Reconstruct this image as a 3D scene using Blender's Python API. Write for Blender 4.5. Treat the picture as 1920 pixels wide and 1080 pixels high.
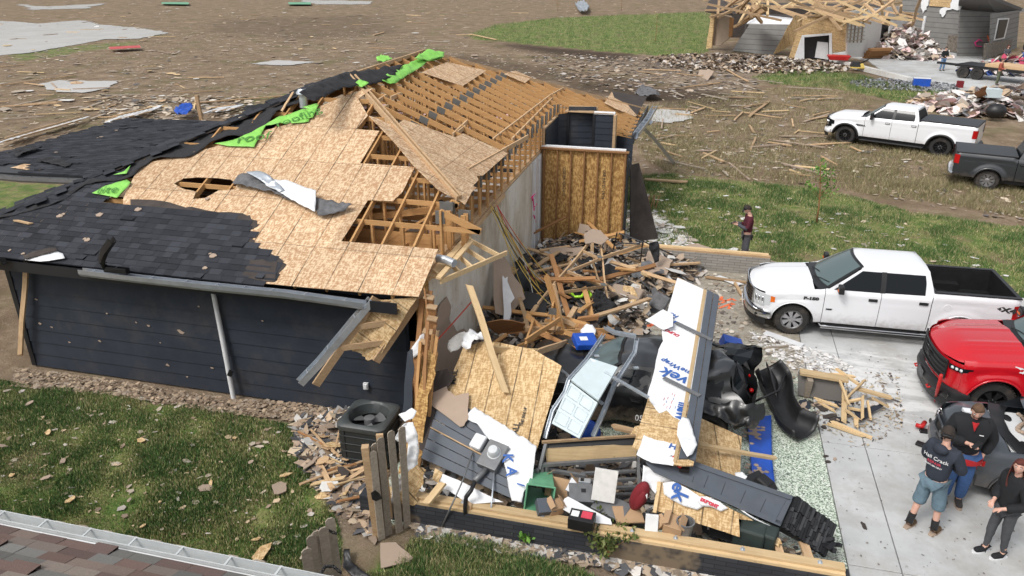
import bpy, bmesh, math, random
import numpy as np
from mathutils import Vector, Matrix, Euler, noise
from mathutils.geometry import tessellate_polygon
R = math.radians
random.seed(7); rng = np.random.default_rng(7)
S = bpy.context.scene
for o in list(bpy.data.objects): bpy.data.objects.remove(o)

# ---------------- camera, world, sun, exposure ----------------
CH = 7.9; TH = math.atan(625/1420.); YAW = R(14.1); FP = 1420.
cam = bpy.data.cameras.new('camera'); co = bpy.data.objects.new('camera', cam); S.collection.objects.link(co)
co.location = (0, 0, CH); co.rotation_euler = (math.pi/2-TH, 0, YAW)
cam.sensor_width = 36; cam.lens = 36*FP/1920; cam.clip_start = .1; cam.clip_end = 2000
S.camera = co
SUN_EL, SUN_AZ = R(52), R(215)
w = bpy.data.worlds.new('World'); S.world = w; w.use_nodes = True
wn = w.node_tree.nodes; wl = w.node_tree.links
sky = wn.new('ShaderNodeTexSky'); sky.sky_type = 'NISHITA'; sky.sun_disc = False
sky.sun_elevation = SUN_EL; sky.sun_rotation = SUN_AZ; sky.dust_density = 4; sky.air_density = 1.2
hs = wn.new('ShaderNodeHueSaturation'); hs.inputs['Saturation'].default_value = .28
wl.new(sky.outputs[0], hs.inputs['Color']); bg = wn['Background']; wl.new(hs.outputs[0], bg.inputs['Color'])
bg.inputs['Strength'].default_value = .15
sl = bpy.data.lights.new('sun', 'SUN'); sl.energy = 1.3; sl.angle = R(14); sl.color = (1, .97, .93)
so = bpy.data.objects.new('sun', sl); S.collection.objects.link(so)
sd = Vector((math.sin(SUN_AZ)*math.cos(SUN_EL), math.cos(SUN_AZ)*math.cos(SUN_EL), math.sin(SUN_EL)))
so.rotation_euler = sd.to_track_quat('Z', 'Y').to_euler(); so.location = sd*60
S.view_settings.view_transform = 'Standard'; S.view_settings.look = 'None'
S.view_settings.exposure = .30; S.view_settings.gamma = 1

# ---------------- pixel of the photograph -> point in the world ----------------
_f = Vector((-math.sin(YAW)*math.cos(TH), math.cos(YAW)*math.cos(TH), -math.sin(TH)))
_r = Vector((math.cos(YAW), math.sin(YAW), 0)); _u = _r.cross(_f); _C = Vector((0, 0, CH))
def ray(px, py): return _f*FP+_r*(px-960)-_u*(py-540)
def G(px, py, z=0.): d = ray(px, py); return _C+d*((z-CH)/d.z)
def GY(px, py, y): d = ray(px, py); return _C+d*(y/d.y)
def GX(px, py, x): d = ray(px, py); return _C+d*(x/d.x)
def PJ(p): d = Vector(p)-_C; q = d.dot(_f); return 960+FP*d.dot(_r)/q, 540-FP*d.dot(_u)/q
def ON(px, py, q, n):
    d = ray(px, py); return _C+d*((Vector(q)-_C).dot(n)/d.dot(n))
def V3(a): return G(*a) if isinstance(a, tuple) and len(a) == 3 and abs(a[0])+abs(a[1]) > 200 else Vector(a)

# ---------------- objects ----------------
def tag(o, label=None, cat=None, group=None, kind=None):
    if label: o['label'] = label
    if cat: o['category'] = cat
    if group: o['group'] = group
    if kind: o['kind'] = kind
    return o
def thing(name, label, cat, loc=(0, 0, 0), rz=0., group=None, rot=None):
    o = bpy.data.objects.new(name, None); S.collection.objects.link(o); o.empty_display_size = .2
    o.location = loc; o.rotation_euler = rot if rot else (0, 0, rz)
    return tag(o, label, cat, group)
def mkobj(name, me, parent=None, world=True):
    o = bpy.data.objects.new(name, me); S.collection.objects.link(o)
    if parent:
        o.parent = parent
        if world and parent.type == 'EMPTY':
            o.matrix_parent_inverse = Matrix.LocRotScale(parent.location, parent.rotation_euler, None).inverted()
    return o
def dup(root, loc=None, rz=None, label=None, group=None):
    r = root.copy(); S.collection.objects.link(r)
    if loc is not None: r.location = loc
    if rz is not None: r.rotation_euler = (0, 0, rz)
    if label: r['label'] = label
    if group: r['group'] = group
    for ch in [c for c in bpy.data.objects if c.parent == root]:
        c = ch.copy(); S.collection.objects.link(c); c.parent = r
        for g in [k for k in bpy.data.objects if k.parent == ch]:
            d = g.copy(); S.collection.objects.link(d); d.parent = c
    return r

def frame(x, up=Vector((0, 0, 1))):
    x = Vector(x).normalized(); up = Vector(up)
    if abs(x.dot(up.normalized())) > .995: up = Vector((0, 1, 0)) if abs(x.y) < .9 else Vector((1, 0, 0))
    y = up.cross(x).normalized(); z = x.cross(y)
    return Matrix((x, y, z)).transposed()
class MB:
    def __init__(s, M=None): s.v = []; s.f = []; s.m = []; s.c = []; s.M = M
    def add(s, vs, fs, mi=0, col=None):
        n = len(s.v)
        s.v += [tuple(s.M @ Vector(v)) for v in vs] if s.M else [tuple(v) for v in vs]
        s.f += [tuple(i+n for i in f) for f in fs]; s.m += [mi]*len(fs); s.c += [col]*len(fs); return s
    def box(s, c, d, rot=None, mi=0, col=None, taper=1.):
        hx, hy, hz = d[0]/2, d[1]/2, d[2]/2; A = rot if rot else Matrix.Identity(3)
        vs = [Vector(c)+A @ Vector((x*hx*(taper if z > 0 else 1), y*hy*(taper if z > 0 else 1), z*hz)) for z in (-1, 1) for y in (-1, 1) for x in (-1, 1)]
        return s.add(vs, [(0, 2, 3, 1), (4, 5, 7, 6), (0, 1, 5, 4), (2, 6, 7, 3), (0, 4, 6, 2), (1, 3, 7, 5)], mi, col)
    def bar(s, a, b, w, h, up=(0, 0, 1), mi=0, col=None):
        a, b = Vector(a), Vector(b); return s.box((a+b)/2, ((b-a).length, w, h), frame(b-a, up), mi, col)
    def prism(s, loops, th, mi=0, mside=None, col=None, n=None):
        loops = [[Vector(p) for p in l] for l in loops]; fl = [p for l in loops for p in l]
        L = loops[0]
        if n is None:
            n = Vector((0, 0, 0))
            for i in range(len(L)): n += (L[i]-L[0]).cross(L[(i+1) % len(L)]-L[0])
        n = Vector(n).normalized(); N = len(fl)
        tr = tessellate_polygon(loops)
        out = []
        for t in tr:
            q = (fl[t[1]]-fl[t[0]]).cross(fl[t[2]]-fl[t[0]])
            out.append(t if q.dot(n) > 0 else (t[0], t[2], t[1]))
        s.add(fl+[p-n*th for p in fl], out+[(a+N, c+N, b+N) for a, b, c in out], mi, col)
        base = len(s.v)-2*N; k = 0
        for l in loops:
            m = len(l); fs = [(base+k+i, base+k+i+N, base+k+(i+1) % m+N, base+k+(i+1) % m) for i in range(m)]
            s.f += fs; s.m += [mi if mside is None else mside]*m; s.c += [col]*m; k += m
        return s
    def tube(s, pts, r, n=8, mi=0, cap=True, col=None):
        pts = [Vector(p) for p in pts]; rs = r if isinstance(r, (list, tuple)) else [r]*len(pts)
        vs = []; fs = []; pf = None
        for i, p in enumerate(pts):
            t = (pts[min(i+1, len(pts)-1)]-pts[max(i-1, 0)])
            A = frame(t, pf if pf else Vector((0, 0, 1))); pf = A.col[2].copy()
            for k in range(n):
                a = 2*math.pi*k/n; vs.append(p+A @ Vector((0, math.cos(a)*rs[i], math.sin(a)*rs[i])))
        for i in range(len(pts)-1):
            for k in range(n): fs.append((i*n+k, i*n+(k+1) % n, (i+1)*n+(k+1) % n, (i+1)*n+k))
        if cap: fs.append(tuple(range(n-1, -1, -1))); fs.append(tuple((len(pts)-1)*n+k for k in range(n)))
        return s.add(vs, fs, mi, col)
    def lathe(s, prof, c=(0, 0, 0), A=None, n=24, mi=0, col=None):
        # prof: list of (r, h) about local z
        A = A or Matrix.Identity(3); vs = []; fs = []
        for r, h in prof:
            for k in range(n):
                a = 2*math.pi*k/n; vs.append(Vector(c)+A @ Vector((r*math.cos(a), r*math.sin(a), h)))
        for i in range(len(prof)-1):
            for k in range(n): fs.append((i*n+k, i*n+(k+1) % n, (i+1)*n+(k+1) % n, (i+1)*n+k))
        return s.add(vs, fs, mi, col)
    def grid(s, P, mi=0, closed=False, col=None):
        # P[i][j] points
        n = len(P); m = len(P[0]); fs = []
        for i in range(n-1):
            for j in range(m-1 if not closed else m): fs.append((i*m+j, (i+1)*m+j, (i+1)*m+(j+1) % m, i*m+(j+1) % m))
        return s.add([p for r in P for p in r], fs, mi, col)
    def ball(s, c, r, mi=0, nu=10, nv=7, A=None, col=None):
        r = (r, r, r) if not isinstance(r, (tuple, list)) else r; A = A or Matrix.Identity(3)
        P = [[Vector(c)+A @ Vector((r[0]*math.sin(v)*math.cos(u), r[1]*math.sin(v)*math.sin(u), r[2]*math.cos(v))) for u in [2*math.pi*k/nu for k in range(nu)]] for v in [math.pi*(j+.001)/(nv+.002) for j in range(nv+1)]]
        return s.grid(P, mi, True, col)
    def mesh(s, name, mats, smooth=False, loc=None):
        me = bpy.data.meshes.new(name); me.from_pydata(s.v, [], s.f)
        mats = mats if isinstance(mats, (list, tuple)) else [mats]
        for m in mats: me.materials.append(m)
        if any(s.m): me.polygons.foreach_set('material_index', s.m)
        if any(c is not None for c in s.c):
            at = me.color_attributes.new('col', 'FLOAT_COLOR', 'CORNER'); buf = []
            for p, c in zip(me.polygons, s.c):
                c = c or (.5, .5, .5); buf += [c[0], c[1], c[2], 1.]*p.loop_total
            at.data.foreach_set('color', buf)
        if smooth:
            me.polygons.foreach_set('use_smooth', [True]*len(me.polygons))
            if smooth is not True:
                try: me.set_sharp_from_angle(angle=R(smooth))
                except Exception: pass
        me.update(); return me
    def build(s, name, mats, parent=None, world=True, smooth=False, bevel=0., label=None):
        o = mkobj(name, s.mesh(name, mats, smooth), parent, world)
        if bevel:
            b = o.modifiers.new('b', 'BEVEL'); b.width = bevel; b.segments = 2; b.limit_method = 'ANGLE'; b.angle_limit = R(40)
        if label: o['label'] = label
        return o
def recenter(o):
    # move a world-built mesh's origin to its own middle
    me = o.data; n = len(me.vertices); a = np.empty(n*3); me.vertices.foreach_get('co', a); a = a.reshape(-1, 3)
    c = (a.min(0)+a.max(0))/2; c[2] = a[:, 2].min(); a -= c; me.vertices.foreach_set('co', a.ravel()); o.location = c; me.update(); return o

# ---------------- materials ----------------
class NT:
    def __init__(s, name):
        s.m = bpy.data.materials.new(name); s.m.use_nodes = True; s.t = s.m.node_tree; s.n = s.t.nodes; s.l = s.t.links
        s.b = s.n['Principled BSDF']; s.tc = s.n.new('ShaderNodeTexCoord'); s.co = s.tc.outputs['Object']
    def L(s, a, b): s.l.new(a, b)
    def mapping(s, sc=(1, 1, 1), rot=(0, 0, 0), loc=(0, 0, 0), src=None):
        n = s.n.new('ShaderNodeMapping'); n.inputs['Scale'].default_value = sc; n.inputs['Rotation'].default_value = rot; n.inputs['Location'].default_value = loc
        s.L(src or s.co, n.inputs['Vector']); return n.outputs[0]
    def noise(s, sc, det=4, rough=.6, src=None, dist=0.):
        n = s.n.new('ShaderNodeTexNoise'); n.inputs['Scale'].default_value = sc; n.inputs['Detail'].default_value = det; n.inputs['Roughness'].default_value = rough; n.inputs['Distortion'].default_value = dist
        s.L(src or s.co, n.inputs['Vector']); return n.outputs['Fac']
    def vor(s, sc, src=None, out='Distance', feat='F1'):
        n = s.n.new('ShaderNodeTexVoronoi'); n.feature = feat; n.inputs['Scale'].default_value = sc; s.L(src or s.co, n.inputs['Vector']); return n.outputs[out]
    def ramp(s, fac, stops, interp='LINEAR'):
        n = s.n.new('ShaderNodeValToRGB'); n.color_ramp.interpolation = interp; e = n.color_ramp.elements
        while len(e) < len(stops): e.new(.5)
        for i, (p, c) in enumerate(stops): e[i].position = p; e[i].color = (*c, 1) if len(c) == 3 else c
        s.L(fac, n.inputs[0]); return n.outputs[0]
    def mix(s, a, b, fac, mode='MIX'):
        n = s.n.new('ShaderNodeMix'); n.data_type = 'RGBA'; n.blend_type = mode
        for i, x in ((0, fac), (6, a), (7, b)):
            if hasattr(x, 'links') or hasattr(x, 'is_output'): s.L(x, n.inputs[i])
            else: n.inputs[i].default_value = x if i == 0 else ((*x, 1) if len(x) == 3 else x)
        return n.outputs[2]
    def math(s, op, a, b=None, c=None):
        n = s.n.new('ShaderNodeMath'); n.operation = op
        for i, x in enumerate((a, b, c)):
            if x is None: continue
            if hasattr(x, 'is_output'): s.L(x, n.inputs[i])
            else: n.inputs[i].default_value = x
        return n.outputs[0]
    def sep(s, src=None):
        n = s.n.new('ShaderNodeSeparateXYZ'); s.L(src or s.co, n.inputs[0]); return n.outputs
    def attr(s, name, out='Color'):
        n = s.n.new('ShaderNodeAttribute'); n.attribute_name = name; return n.outputs[out]
    def rnd(s):
        n = s.n.new('ShaderNodeObjectInfo'); return n.outputs['Random']
    def val(s, col, v):
        n = s.n.new('ShaderNodeHueSaturation'); s.L(col, n.inputs['Color']); 
        if hasattr(v, 'is_output'): s.L(v, n.inputs['Value'])
        else: n.inputs['Value'].default_value = v
        return n.outputs[0]
    def bump(s, h, st=.3, d=.01):
        n = s.n.new('ShaderNodeBump'); n.inputs['Strength'].default_value = st; n.inputs['Distance'].default_value = d
        s.L(h, n.inputs['Height']); s.L(n.outputs[0], s.b.inputs['Normal']); return s
    def out(s, col, rough=.8, metal=0., spec=None):
        if hasattr(col, 'is_output'): s.L(col, s.b.inputs['Base Color'])
        else: s.b.inputs['Base Color'].default_value = (*col, 1)
        if hasattr(rough, 'is_output'): s.L(rough, s.b.inputs['Roughness'])
        else: s.b.inputs['Roughness'].default_value = rough
        s.b.inputs['Metallic'].default_value = metal
        if spec is not None: s.b.inputs['Specular IOR Level'].default_value = spec
        return s.m
def plain(name, col, rough=.7, metal=0., var=.15, sc=6., bump=0., spec=None, dirt=0.):
    t = NT(name); n = t.noise(sc, 5, .65)
    lo = tuple(c*(1-var) for c in col); hi = tuple(min(1, c*(1+var)) for c in col)
    c = t.ramp(n, [(.3, lo), (.7, hi)])
    if dirt:
        d = t.ramp(t.noise(2.3, 6, .7), [(.5, (0, 0, 0)), (.72, (1, 1, 1))]); c = t.mix(c, (.16, .12, .085), t.math('MULTIPLY', d, dirt))
    if bump: t.bump(t.noise(sc*5, 4, .6), bump)
    return t.out(c, rough, metal, spec)
def attrmat(name, rough=.85, var=.2, sc=20., bump=.2, spec=None):
    t = NT(name); n = t.noise(sc, 4, .6); k = t.math('MULTIPLY_ADD', n, 2*var, 1-var)
    c = t.val(t.attr('col'), k)
    if bump: t.bump(t.noise(sc*2, 3), bump)
    return t.out(c, rough, 0, spec)
def osb(name, a, b, c, lines=.61, ly=1.22, off=0., dark=.0):
    t = NT(name); nz = t.noise(3, 2)
    wob = t.n.new('ShaderNodeMix'); wob.data_type = 'VECTOR'; wob.inputs[0].default_value = .06
    nn = t.n.new('ShaderNodeTexNoise'); nn.inputs['Scale'].default_value = 6; t.L(t.co, nn.inputs['Vector']); t.L(t.co, wob.inputs[4]); t.L(nn.outputs['Color'], wob.inputs[5])
    w_ = wob.outputs[1]
    s1 = t.noise(1, 2, .5, src=t.mapping((11, 46, 11), (0, 0, .35), src=w_)); s2 = t.noise(1, 2, .5, src=t.mapping((40, 10, 10), (0, 0, -.5), src=w_)); s3 = t.noise(1, 2, .5, src=t.mapping((14, 50, 10), (0, 0, 1.25), src=w_))
    f = t.math('ADD', t.math('MAXIMUM', s1, s3), t.math('MULTIPLY', t.math('SUBTRACT', s2, .5), .9))
    col = t.ramp(f, [(.40, c), (.50, tuple(.5*x+.5*y for x, y in zip(a, c))), (.56, a), (.66, b), (.82, tuple(min(1, x*1.12) for x in b))])
    col = t.val(col, t.math('MULTIPLY_ADD', t.noise(.9, 4), .35, .82))
    xyz = t.sep(); wn_ = t.n.new('ShaderNodeTexWhiteNoise'); wn_.noise_dimensions = '2D'; cv = t.n.new('ShaderNodeCombineXYZ'); fy = t.math('FLOOR', t.math('DIVIDE', t.math('ADD', xyz[1], .91), 1.22)); t.L(fy, cv.inputs[1]); t.L(t.math('FLOOR', t.math('ADD', t.math('DIVIDE', xyz[0], 2.44), t.math('MULTIPLY', fy, .5))), cv.inputs[0]); t.L(cv.outputs[0], wn_.inputs[0]); col = t.val(col, t.math('MULTIPLY_ADD', wn_.outputs['Value'], .2, .9))
    if lines:
        m = t.math('ABSOLUTE', t.math('SUBTRACT', t.math('MODULO', t.math('ADD', xyz[0], 100+off), lines), lines/2))
        ln = t.math('MULTIPLY', t.math('LESS_THAN', m, .011), t.math('MULTIPLY_ADD', t.noise(1.6, 5), 2.2, -.45)); ln = t.math('MINIMUM', t.math('MAXIMUM', ln, 0.), 1.)
        col = t.mix(col, (.06, .045, .03), ln)
    if ly:
        m = t.math('ABSOLUTE', t.math('SUBTRACT', t.math('MODULO', t.math('ADD', xyz[1], 100.3), ly), ly/2))
        col = t.mix(col, (.12, .08, .05), t.math('MULTIPLY', t.math('LESS_THAN', m, .006), .8))
    t.bump(f, .25, .004)
    return t.out(col, .8, 0, .25)
def wood(name, a, b, sc=1., rough=.75, dirt=.25, rand=.22):
    t = NT(name); n = t.noise(9*sc, 5, .65, src=t.mapping((.25, 3, 3)))
    c = t.ramp(n, [(.25, a), (.75, b)])
    k = t.vor(4, t.mapping((1, 4, 4)), 'Distance'); c = t.mix(c, tuple(x*.35 for x in a), t.math('MULTIPLY', t.math('LESS_THAN', k, .075), .8))
    d = t.ramp(t.noise(1.7, 6, .7), [(.48, (0, 0, 0)), (.75, (1, 1, 1))]); c = t.mix(c, tuple(x*.45 for x in a), t.math('MULTIPLY', d, dirt))
    c = t.val(c, t.math('MULTIPLY_ADD', t.rnd(), 2*rand, 1-rand)); t.bump(n, .15, .004)
    return t.out(c, rough, 0, .3)
def paint(name, col, rough=.25, dirt=.25, coat=1., metal=0.):
    t = NT(name); z = t.sep()[2]
    d = t.math('MULTIPLY', t.noise(7, 7, .75), t.math('MAXIMUM', t.math('SUBTRACT', 1.0, t.math('MULTIPLY', z, .9)), .12))
    d = t.ramp(d, [(.18, (0, 0, 0)), (.6, (1, 1, 1))])
    f = t.math('MULTIPLY', d, dirt*1.6); f = t.math('MINIMUM', f, 1.)
    c = t.mix(col, (.22, .17, .12), f)
    r = t.math('MULTIPLY_ADD', f, .5, rough)
    m = t.out(c, r, metal); t.b.inputs['Coat Weight'].default_value = coat*.6; t.b.inputs['Coat Roughness'].default_value = .12
    return m
def glassm(name, col=(.03, .04, .045), rough=.06):
    t = NT(name); m = t.out(col, rough, 0, .22); return m
MT = {}
def mats():
    m = MT
    m['osb_roof'] = osb('osb_roof', (.50, .345, .21), (.62, .465, .305), (.385, .225, .12), .61, 1.22)
    m['osb_wall'] = osb('osb_wall', (.50, .35, .18), (.60, .44, .25), (.38, .24, .11), .41, 0)
    m['osb_in'] = osb('osb_in', (.40, .235, .085), (.53, .335, .13), (.26, .135, .045), 0, 0)
    m['lumber'] = wood('lumber', (.36, .23, .125), (.56, .395, .235), dirt=.45, rand=.28)
    m['lumber_dk'] = wood('lumber_dk', (.25, .12, .05), (.38, .20, .085))
    m['lumber_new'] = wood('lumber_new', (.50, .35, .18), (.68, .51, .30), dirt=.25)
    m['lumber_grey'] = wood('lumber_grey', (.24, .20, .155), (.42, .36, .29))
    m['truss'] = wood('truss', (.42, .22, .085), (.56, .33, .14), dirt=.1, rand=.05)
    m['plate'] = plain('gang_plate', (.22, .22, .21), .5, .6)
    t = NT('siding'); c = t.ramp(t.noise(1.4, 6, .7), [(.3, (.021, .027, .038)), (.7, (.034, .041, .055))]); c = t.mix(c, (.15, .12, .09), t.math('MULTIPLY', t.ramp(t.noise(1.0, 7, .7), [(.5, (0, 0, 0)), (.8, (1, 1, 1))]), .35)); c = t.mix(c, (.24, .19, .14), t.ramp(t.noise(26, 6, .8), [(.69, (0, 0, 0)), (.72, (.9, .9, .9))])); m['siding'] = t.bump(t.noise(9, 4), .08).out(c, .6, 0, .3)
    m['siding_b'] = plain('siding_b', (.075, .088, .108), .6, var=.1, sc=3, dirt=.12)
    m['trim'] = plain('trim', (.014, .015, .018), .45)
    m['shingle'] = attrmat('shingle', .92, .2, 55, .5, .15)
    m['litter'] = attrmat('litter', .85, .2, 12, .1)
    m['felt'] = plain('felt', (.05, .04, .035), .95, var=.3, sc=3, bump=.2)
    m['green'] = plain('green', (.22, .55, .09), .55, var=.12, sc=9, bump=.15)
    m['tyvek'] = plain('house_wrap', (.74, .75, .76), .6, var=.05, sc=7, dirt=.08, bump=.1)
    m['drybrown'] = plain('drywall_paper', (.36, .275, .21), .9, var=.08, sc=2, dirt=.12)
    m['drywhite'] = plain('drywall_white', (.62, .61, .58), .9, var=.1, sc=8, bump=.3, dirt=.15)
    m['white'] = plain('white_paint', (.68, .69, .70), .4, var=.05, dirt=.12)
    m['alu'] = plain('gutter_alu', (.50, .53, .57), .32, .75, var=.12, sc=4)
    m['galv'] = plain('galvanised', (.52, .56, .60), .35, .6, var=.1, sc=10)
    m['steelgrey'] = plain('grey_steel', (.17, .175, .18), .45, .3, sc=9, dirt=.1)
    m['black'] = plain('black_plastic', (.012, .012, .013), .45, var=.3)
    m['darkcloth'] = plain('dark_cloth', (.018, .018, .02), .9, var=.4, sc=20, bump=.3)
    m['greycloth'] = plain('grey_cloth', (.12, .12, .125), .9, var=.35, sc=9, bump=.4)
    m['rubber'] = plain('tyre_rubber', (.022, .021, .020), .85, var=.25, sc=20, dirt=.5)
    m['chrome'] = plain('chrome', (.62, .63, .65), .16, 1., var=.05)
    m['rim'] = plain('alloy', (.42, .42, .43), .32, .8, var=.1, dirt=.3)
    m['rimdk'] = plain('black_alloy', (.02, .02, .022), .35, .4)
    m['glass'] = glassm('tinted_glass', (.008, .01, .012)); m['glassg'] = glassm('windscreen_glass', (.10, .135, .14), .07)
    m['lampclear'] = glassm('lamp_lens', (.55, .57, .58), .12); m['amber'] = glassm('amber_lens', (.75, .16, .02), .15); m['redlens'] = glassm('red_lens', (.42, .012, .012), .12)
    m['cardboard'] = plain('cardboard', (.40, .26, .15), .9, var=.12, sc=3)
    m['blue'] = plain('blue_plastic', (.010, .075, .42), .4, var=.15, dirt=.12)
    m['red'] = plain('red_plastic', (.5, .02, .02), .4, var=.15)
    m['maroon'] = plain('maroon', (.17, .008, .014), .8, var=.2, bump=.2)
    m['greenbin'] = plain('green_plastic', (.12, .33, .19), .5, var=.15)
    m['lime'] = plain('lime_hose', (.42, .80, .05), .4)
    m['totegreen'] = plain('dark_tote', (.030, .042, .038), .5)
    m['door'] = plain('garage_door', (.50, .58, .60), .45, var=.06, sc=3, dirt=.08)
    m['skin'] = plain('skin', (.56, .33, .25), .55, var=.08); m['skin'].node_tree.nodes['Principled BSDF'].inputs['Subsurface Weight'].default_value = .1
    m['pink'] = plain('insulation', (.72, .50, .48), .95, var=.25, sc=5, bump=.5)
    m['fspray'] = plain('orange_paint', (.75, .16, .06), .9); m['pspray'] = plain('pink_paint', (.85, .06, .28), .9)
    m['textblue'] = plain('print_blue', (.035, .11, .36), .7); m['textred'] = plain('print_red', (.55, .05, .08), .7); m['textblack'] = plain('print_black', (.03, .03, .03), .7); m['textwhite'] = plain('print_white', (.75, .75, .75), .6); m['textgreen'] = plain('print_green', (.06, .22, .03), .7)
    m['greyhouse'] = plain('grey_lap', (.20, .195, .185), .8, var=.12, sc=2, dirt=.15)
    # stained garage side wall
    t = NT('stained_wall'); n1 = t.noise(1.1, 6, .7, src=t.mapping((1, 1, .45))); n2 = t.noise(9, 5, .7)
    c = t.ramp(n1, [(.40, (.70, .67, .60)), (.56, (.56, .51, .42)), (.70, (.33, .25, .165))]); c = t.mix(c, (.12, .09, .06), t.ramp(n2, [(.60, (0, 0, 0)), (.72, (.6, .6, .6))]))
    m['stained'] = t.bump(n2, .2).out(c, .85)
    # brick foundation, dark paint flaked to mud-coloured brick
    def brick(name, c1, c2, mort, dirtc, th):
        t = NT(name); x = t.sep(); cx = t.n.new('ShaderNodeCombineXYZ'); t.L(x[0], cx.inputs[0]); t.L(x[2], cx.inputs[1])
        b = t.n.new('ShaderNodeTexBrick'); b.inputs['Scale'].default_value = 1; b.inputs['Brick Width'].default_value = .30; b.inputs['Row Height'].default_value = .075; b.inputs['Mortar Size'].default_value = .006
        for i, c in ((1, c1), (2, c2), (3, mort)): b.inputs[i].default_value = (*c, 1)
        t.L(cx.outputs[0], b.inputs['Vector'])
        c = t.mix(b.outputs['Color'], dirtc, t.ramp(t.noise(.55, 5, .6), [(th, (0, 0, 0)), (th+.04, (.85, .85, .85))]))
        t.bump(b.outputs['Fac'], -.4, .01); return t.out(c, .9)
    m['brickdk'] = brick('brick_dark', (.022, .025, .032), (.04, .043, .05), (.012, .012, .013), (.20, .15, .095), .52)
    m['brickgr'] = brick('brick_grey', (.25, .235, .21), (.33, .31, .28), (.14, .13, .12), (.28, .25, .2), .7)
    # speckled garage floor
    t = NT('epoxy_floor'); v = t.sep(t.vor(55, None, 'Color'))[0]; c = t.ramp(v, [(.0, (.10, .13, .10)), (.22, (.28, .35, .27)), (.45, (.52, .60, .48)), (.75, (.70, .74, .66))], 'CONSTANT')
    x = t.sep(); zone = t.math('ADD', t.math('MULTIPLY', t.math('ABSOLUTE', t.math('SUBTRACT', x[1], 11.0)), .075), t.noise(.9, 7, .68))
    d = t.ramp(zone, [(.60, (0, 0, 0)), (.82, (.92, .92, .92))])
    dc = t.ramp(t.noise(5, 6, .7), [(.3, (.20, .165, .125)), (.7, (.40, .36, .30))])
    m['epoxy'] = t.bump(t.noise(30), .1).out(t.mix(c, dc, d), .5)
    # concrete
    def concrete(name, dust=True):
        t = NT(name); n = t.noise(1.2, 7, .65); c = t.ramp(n, [(.3, (.40, .41, .41)), (.7, (.52, .53, .525))])
        c = t.mix(c, (.27, .245, .21), t.ramp(t.noise(.5, 7, .72), [(.45, (0, 0, 0)), (.72, (.85, .85, .85))]))
        c = t.mix(c, (.15, .13, .11), t.ramp(t.noise(22, 6, .8), [(.71, (0, 0, 0)), (.76, (.7, .7, .7))]))
        if dust:
            x = t.sep(); q = t.math('ADD', t.math('MULTIPLY', t.math('ABSOLUTE', t.math('SUBTRACT', x[1], 14.6)), .14), t.noise(2.1, 7, .7, src=t.mapping((.5, 1.4, 1))))
            c = t.mix(c, (.66, .66, .65), t.ramp(q, [(.52, (.85, .85, .85)), (.68, (0, 0, 0))]))
        return t.bump(t.noise(40, 3), .08).out(c, .85)
    m['concrete'] = concrete('concrete'); m['concrete2'] = concrete('concrete_pad', False)
    # ground: attribute g (grass), w (wet dark mud), d (dry debris dust)
    t = NT('ground'); g = t.attr('g', 'Fac'); wt = t.attr('w', 'Fac'); dr = t.attr('d', 'Fac')
    n = t.noise(.8, 8, .7); n3 = t.noise(5, 7, .75); n5 = t.noise(28, 5, .7)
    mud = t.ramp(n, [(.3, (.135, .092, .058)), (.5, (.215, .155, .102)), (.7, (.32, .245, .17))])
    mud = t.mix(mud, (.42, .35, .26), t.ramp(n3, [(.56, (0, 0, 0)), (.70, (.75, .75, .75))]))
    mud = t.mix(mud, (.055, .038, .026), t.ramp(n5, [(.30, (.8, .8, .8)), (.44, (0, 0, 0))]))
    mud = t.mix(mud, (.085, .10, .03), t.math('MULTIPLY', t.ramp(t.noise(.35, 7, .7), [(.50, (0, 0, 0)), (.66, (1, 1, 1))]), .55))
    mud = t.mix(mud, (.048, .032, .022), wt)
    dry = t.ramp(n3, [(.3, (.19, .145, .105)), (.7, (.36, .29, .215))]); mud = t.mix(mud, dry, dr)
    gr = t.ramp(t.noise(1.3, 7, .7), [(.30, (.05, .095, .022)), (.46, (.10, .16, .038)), (.58, (.20, .215, .075)), (.70, (.33, .29, .15))])
    gr = t.mix(gr, (.20, .145, .09), t.ramp(t.noise(.75, 7, .75, src=t.mapping((1, 1, 1), (0, 0, 0), (5, 3, 0))), [(.50, (0, 0, 0)), (.62, (.9, .9, .9))])); gr = t.val(gr, t.math('MULTIPLY_ADD', t.noise(24, 5, .7), 1.2, .4))
    gm = t.math('ADD', g, t.math('MULTIPLY', t.math('SUBTRACT', t.noise(2.2, 7, .75), .5), 1.1)); gm = t.ramp(gm, [(.42, (0, 0, 0)), (.58, (1, 1, 1))])
    c = t.mix(mud, gr, gm)
    m['ground'] = t.bump(t.math('ADD', n3, n5), .7, .05).out(c, .95, 0, .2)
    t = NT('water'); c = t.ramp(t.noise(.3, 4), [(.3, (.42, .40, .37)), (.7, (.55, .52, .49))]); t.bump(t.noise(1.5, 3), .02); m['water'] = t.out(c, .16, 0, .6)
    m['grass'] = attrmat('grass_blades', .8, .2, 3, 0)
    m['leaf'] = attrmat('leaf', .6, .2, 9, 0)
mats()

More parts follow.
